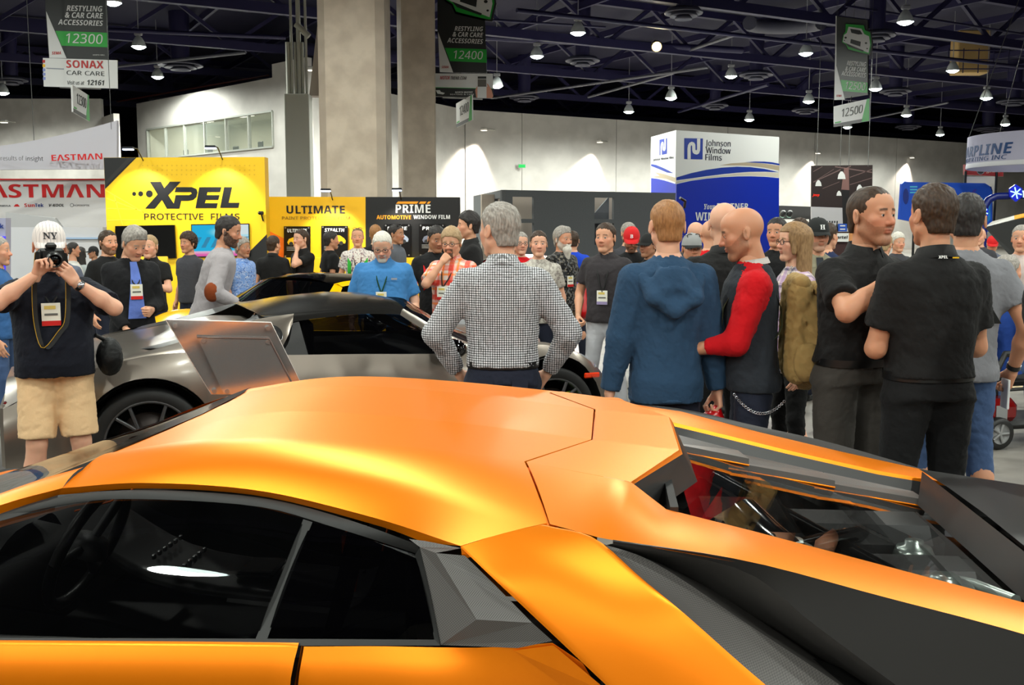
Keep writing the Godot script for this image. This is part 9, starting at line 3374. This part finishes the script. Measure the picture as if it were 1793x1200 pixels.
func far_people(polo: Material, blacktee: Material, jeans: Material, bluejeans: Material):
	var p: Node3D
	# around the yellow booth
	p = person({"label": "grey-haired man in a dark blazer and blue shirt looking down", "u": 226, "top": 396, "d": 8.5, "face": 34, "g": 1.02, "shirt": cloth("dark blazer", Color(0.085, 0.085, 0.095)), "top_name": "blazer", "front": cloth("blue oxford", Color(0.38, 0.47, 0.76)), "sleeve": 1.9, "bulk": 0.006, "ease": 0.026, "hem": 0.80, "hair": ["swept", "grey"], "skin": 0, "pants": bluejeans, "nod": 26, "yaw": 18, "right": [0.10, 0.90, 0.17, "fist"], "left": [0.10, 1.06, 0.22, "fist"], "badge": {"y": 1.22}, "head": 1.10})
	p = person({"label": "bearded man in a black shirt behind the dark blazer", "u": 187, "top": 405, "d": 10.6, "face": 55, "shirt": blacktee, "hair": ["short", "brown"], "beard": 3, "pants": jeans, "head": 1.08})
	p = person({"label": "fair-haired man in a black polo with arms crossed by the yellow wall", "u": 262, "top": 413, "d": 11.2, "face": -4, "shirt": polo, "collar": true, "hair": ["short", "sandy"], "skin": 4, "pants": jeans, "left": [0.02, 1.20, 0.20, "relaxed", [1, -0.6, -0.2]], "right": [0.02, 1.17, 0.22, "relaxed", [1, -0.6, -0.2]], "head": 1.12})
	p = person({"label": "man in a grey blazer with brown elbow patches bending to the right", "u": 356, "top": 383, "d": 8.9, "face": 112, "g": 1.0, "shirt": cloth("grey tweed blazer", Color(0.60, 0.575, 0.585)), "top_name": "blazer", "sleeve": 1.85, "bulk": 0.006, "ease": 0.024, "hem": 0.66, "hair": ["short", "black"], "beard": 4, "skin": 1, "pants": jeans, "lean": 0.30, "nod": 12, "yaw": -22, "left": [0.20, 1.0, 0.22, "relaxed"], "right": [0.25, 1.02, 0.26, "relaxed", [0.6, -0.4, -1.0]], "stoop": 0.02, "head": 1.06})
	var j: Array = p.get_meta("_joints")[-1.0]
	soft(p, "elbow_patch", [[1, j[1] + Vector3(-0.012, 0.0, -0.012), Vector3(0.066, 0.085, 0.066)]], 0.016, cloth("brown suede", Color(0.48, 0.22, 0.09)))
	p = person({"label": "curly-haired man half hidden behind the grey blazer", "u": 330, "top": 410, "d": 12.4, "face": -30, "shirt": cloth("dark grey jacket", Color(0.24, 0.24, 0.26)), "hair": ["curly", "brown"], "skin": 1, "pants": jeans})
	p = person({"label": "man in a pale blue tropical shirt looking right", "u": 423, "top": 418, "d": 12.6, "face": 62, "g": 1.1, "shirt": cloth("blue tropical print", Color(1, 1, 1), 0.9, blotch(4, Color(0.42, 0.55, 0.78), Color(0.80, 0.82, 0.86), Color(0.25, 0.38, 0.62)), 2.6), "hem": 0.78, "hair": ["full", "grey"], "skin": 2, "pants": jeans, "head": 1.1})
	var bk := local_thing("black_backpack", "black backpack with red trim by the pale blue tropical shirt", "backpack", p)
	soft(bk, "pouch", [[1, Vector3(0.02, 1.12, -0.25), Vector3(0.16, 0.25, 0.12)]], 0.02, cloth("black nylon", Color(0.02, 0.02, 0.022), 0.6))
	p = person({"label": "man in a black polo with cropped hair, back turned, by the orange print", "u": 477, "top": 414, "d": 13.4, "face": 176, "g": 1.1, "shirt": polo, "collar": true, "hair": ["short", "brown"], "pants": jeans, "head": 1.1, "yaw": -20})
	p = person({"label": "man in a black polo resting his cheek on his hand", "u": 528, "top": 403, "d": 13.6, "face": -42, "shirt": polo, "collar": true, "hair": ["short", "brown"], "skin": 4, "pants": jeans, "left": [0.07, 1.50, 0.14, "fist", [0.6, -1, 0.3]], "badge": {"y": 1.10}, "head": 1.1})
	p = person({"label": "dark-haired man in a black tee in front of the STEALTH poster", "u": 578, "top": 406, "d": 14.0, "face": 118, "shirt": blacktee, "hair": ["short", "black"], "skin": 1, "pants": jeans, "head": 1.08})
	p = person({"label": "man in a printed white tee with green straps and raised sunglasses", "u": 626, "top": 400, "d": 13.6, "face": 6, "shirt": cloth("white printed tee", Color(1, 1, 1), 0.9, blotch(12, Color(0.82, 0.80, 0.78), Color(0.55, 0.2, 0.2), Color(0.15, 0.15, 0.3), 0.05, 0.16), 3.4), "hair": ["crop", "light"], "glasses": 2, "skin": 0, "pants": jeans, "head": 1.06, "badge": {"y": 1.12}})
	var gn := mat("green webbing", Color(0.12, 0.58, 0.16), 0.8)
	strap_over(p, 0.115, gn, "backpack_strap")
	strap_over(p, -0.115, gn, "backpack_strap")
	p = person({"label": "auburn-haired visitor right behind the white-haired man in blue", "u": 657, "top": 397, "d": 15.2, "face": 180, "shirt": blacktee, "hair": ["full", "ginger"], "pants": jeans})
	p = person({"label": "man with raised sunglasses and a grey tee in profile by PRIME posters", "u": 692, "top": 394, "d": 14.4, "face": 68, "shirt": cloth("grey tee", Color(0.34, 0.35, 0.38)), "hair": ["short", "black"], "glasses": 2, "skin": 2, "pants": jeans, "head": 1.15})
	# left crowd
	var lab := ["dark-haired visitor in a grey top, leftmost of the far left crowd", "visitor in a white shirt in the far left crowd", "long-haired visitor in a pale top in the far left crowd", "visitor in a black cap, rightmost of the far left crowd"]
	var us := [110.0, 127.0, 140.0, 164.0]
	var tp := [428.0, 426.0, 434.0, 433.0]
	var sm := [cloth("slate top", Color(0.38, 0.40, 0.46)), cloth("white cotton", Color(0.75, 0.74, 0.72)), cloth("pale top", Color(0.6, 0.62, 0.62)), blacktee]
	for i in 4:
		var o := {"label": lab[i], "u": us[i], "top": tp[i], "d": 12.5 + i * 0.9, "face": [20, 120, 170, -60][i], "shirt": sm[i], "hair": [["short", "black"], ["short", "black"], ["long", "black"], ["crop", "black"]][i], "skin": [2, 1, 1, 2][i], "pants": jeans, "head": 0.9}
		if i == 3:
			o["cap"] = {"mat": mat("cap black", Color(0.02, 0.02, 0.022), 0.8)}
		person(o)
	p = person({"label": "person in a blue shirt and jeans at the left edge behind the photographer", "u": -8, "top": 416, "d": 8.4, "face": 100, "shirt": cloth("denim blue shirt", Color(0.20, 0.36, 0.56)), "hair": ["short", "grey"], "pants": bluejeans, "shoes": mat("shoe white", Color(0.7, 0.7, 0.68), 0.6)})
	# right crowd
	p = person({"label": "man in a white shirt and jeans standing beyond the scooter", "u": 1790, "top": 396, "d": 9.6, "face": -35, "shirt": cloth("white dress shirt", Color(0.72, 0.66, 0.64)), "sleeve": 1.9, "hem": 0.985, "hair": ["short", "grey"], "pants": bluejeans, "right": [0.26, 0.88, 0.10, "relaxed"], "g": 1.05})
	p = person({"label": "bald man in the distance left of the raised bonnet", "u": 1716, "top": 399, "d": 14.0, "face": -40, "shirt": cloth("dark grey jacket", Color(0.24, 0.24, 0.26)), "hair": ["bald", "brown"], "skin": 4, "pants": jeans})
	p = person({"label": "visitor in a red cap in the distance under the raised bonnet", "u": 1738, "top": 414, "d": 15.0, "face": -20, "shirt": cloth("slate top", Color(0.38, 0.40, 0.46)), "hair": ["crop", "brown"], "cap": {"mat": mat("cap red", Color(0.78, 0.02, 0.05), 0.8)}, "pants": jeans, "nod": 15})
	p = person({"label": "dark-haired visitor in a striped top in the distance near the bald man", "u": 1699, "top": 404, "d": 15.5, "face": 30, "shirt": cloth("brown top", Color(0.3, 0.2, 0.16)), "hair": ["short", "black"], "skin": 1, "pants": jeans})
	p = person({"label": "fair-haired visitor in the distance between the two men in black polos", "u": 1549, "top": 412, "d": 12.0, "face": 140, "shirt": blacktee, "hair": ["full", "sandy"], "pants": jeans})
	p = person({"label": "white-haired visitor in the distance between the two men in black polos", "u": 1572, "top": 410, "d": 13.2, "face": 10, "shirt": cloth("dark grey jacket", Color(0.24, 0.24, 0.26)), "hair": ["full", "white"], "pants": jeans})
	p = person({"label": "visitor with brown hair farther along the aisle beside the long-haired woman", "u": 1400, "top": 388, "d": 12.0, "face": 20, "shirt": cloth("orange tee", Color(0.7, 0.3, 0.1)), "hair": ["curly", "brown"], "skin": 1, "pants": jeans})
	# seated scooter rider
	p = person({"label": "man in a blue shirt sitting on the red scooter at the right edge", "d": 8.05, "at": Vector3(4.05 - 0.19, -0.27, -8.05 + 0.05), "tall": 1.74, "face": 104, "sit": true, "shirt": cloth("royal blue shirt", Color(0.14, 0.26, 0.55)), "sleeve": 1.9, "hem": 0.84, "hair": ["short", "grey"], "pants": cloth("blue jeans", Color(0.24, 0.32, 0.46)), "left": [0.20, 1.10, 0.30, "grip"], "right": [0.22, 1.10, 0.26, "grip"], "g": 1.1})
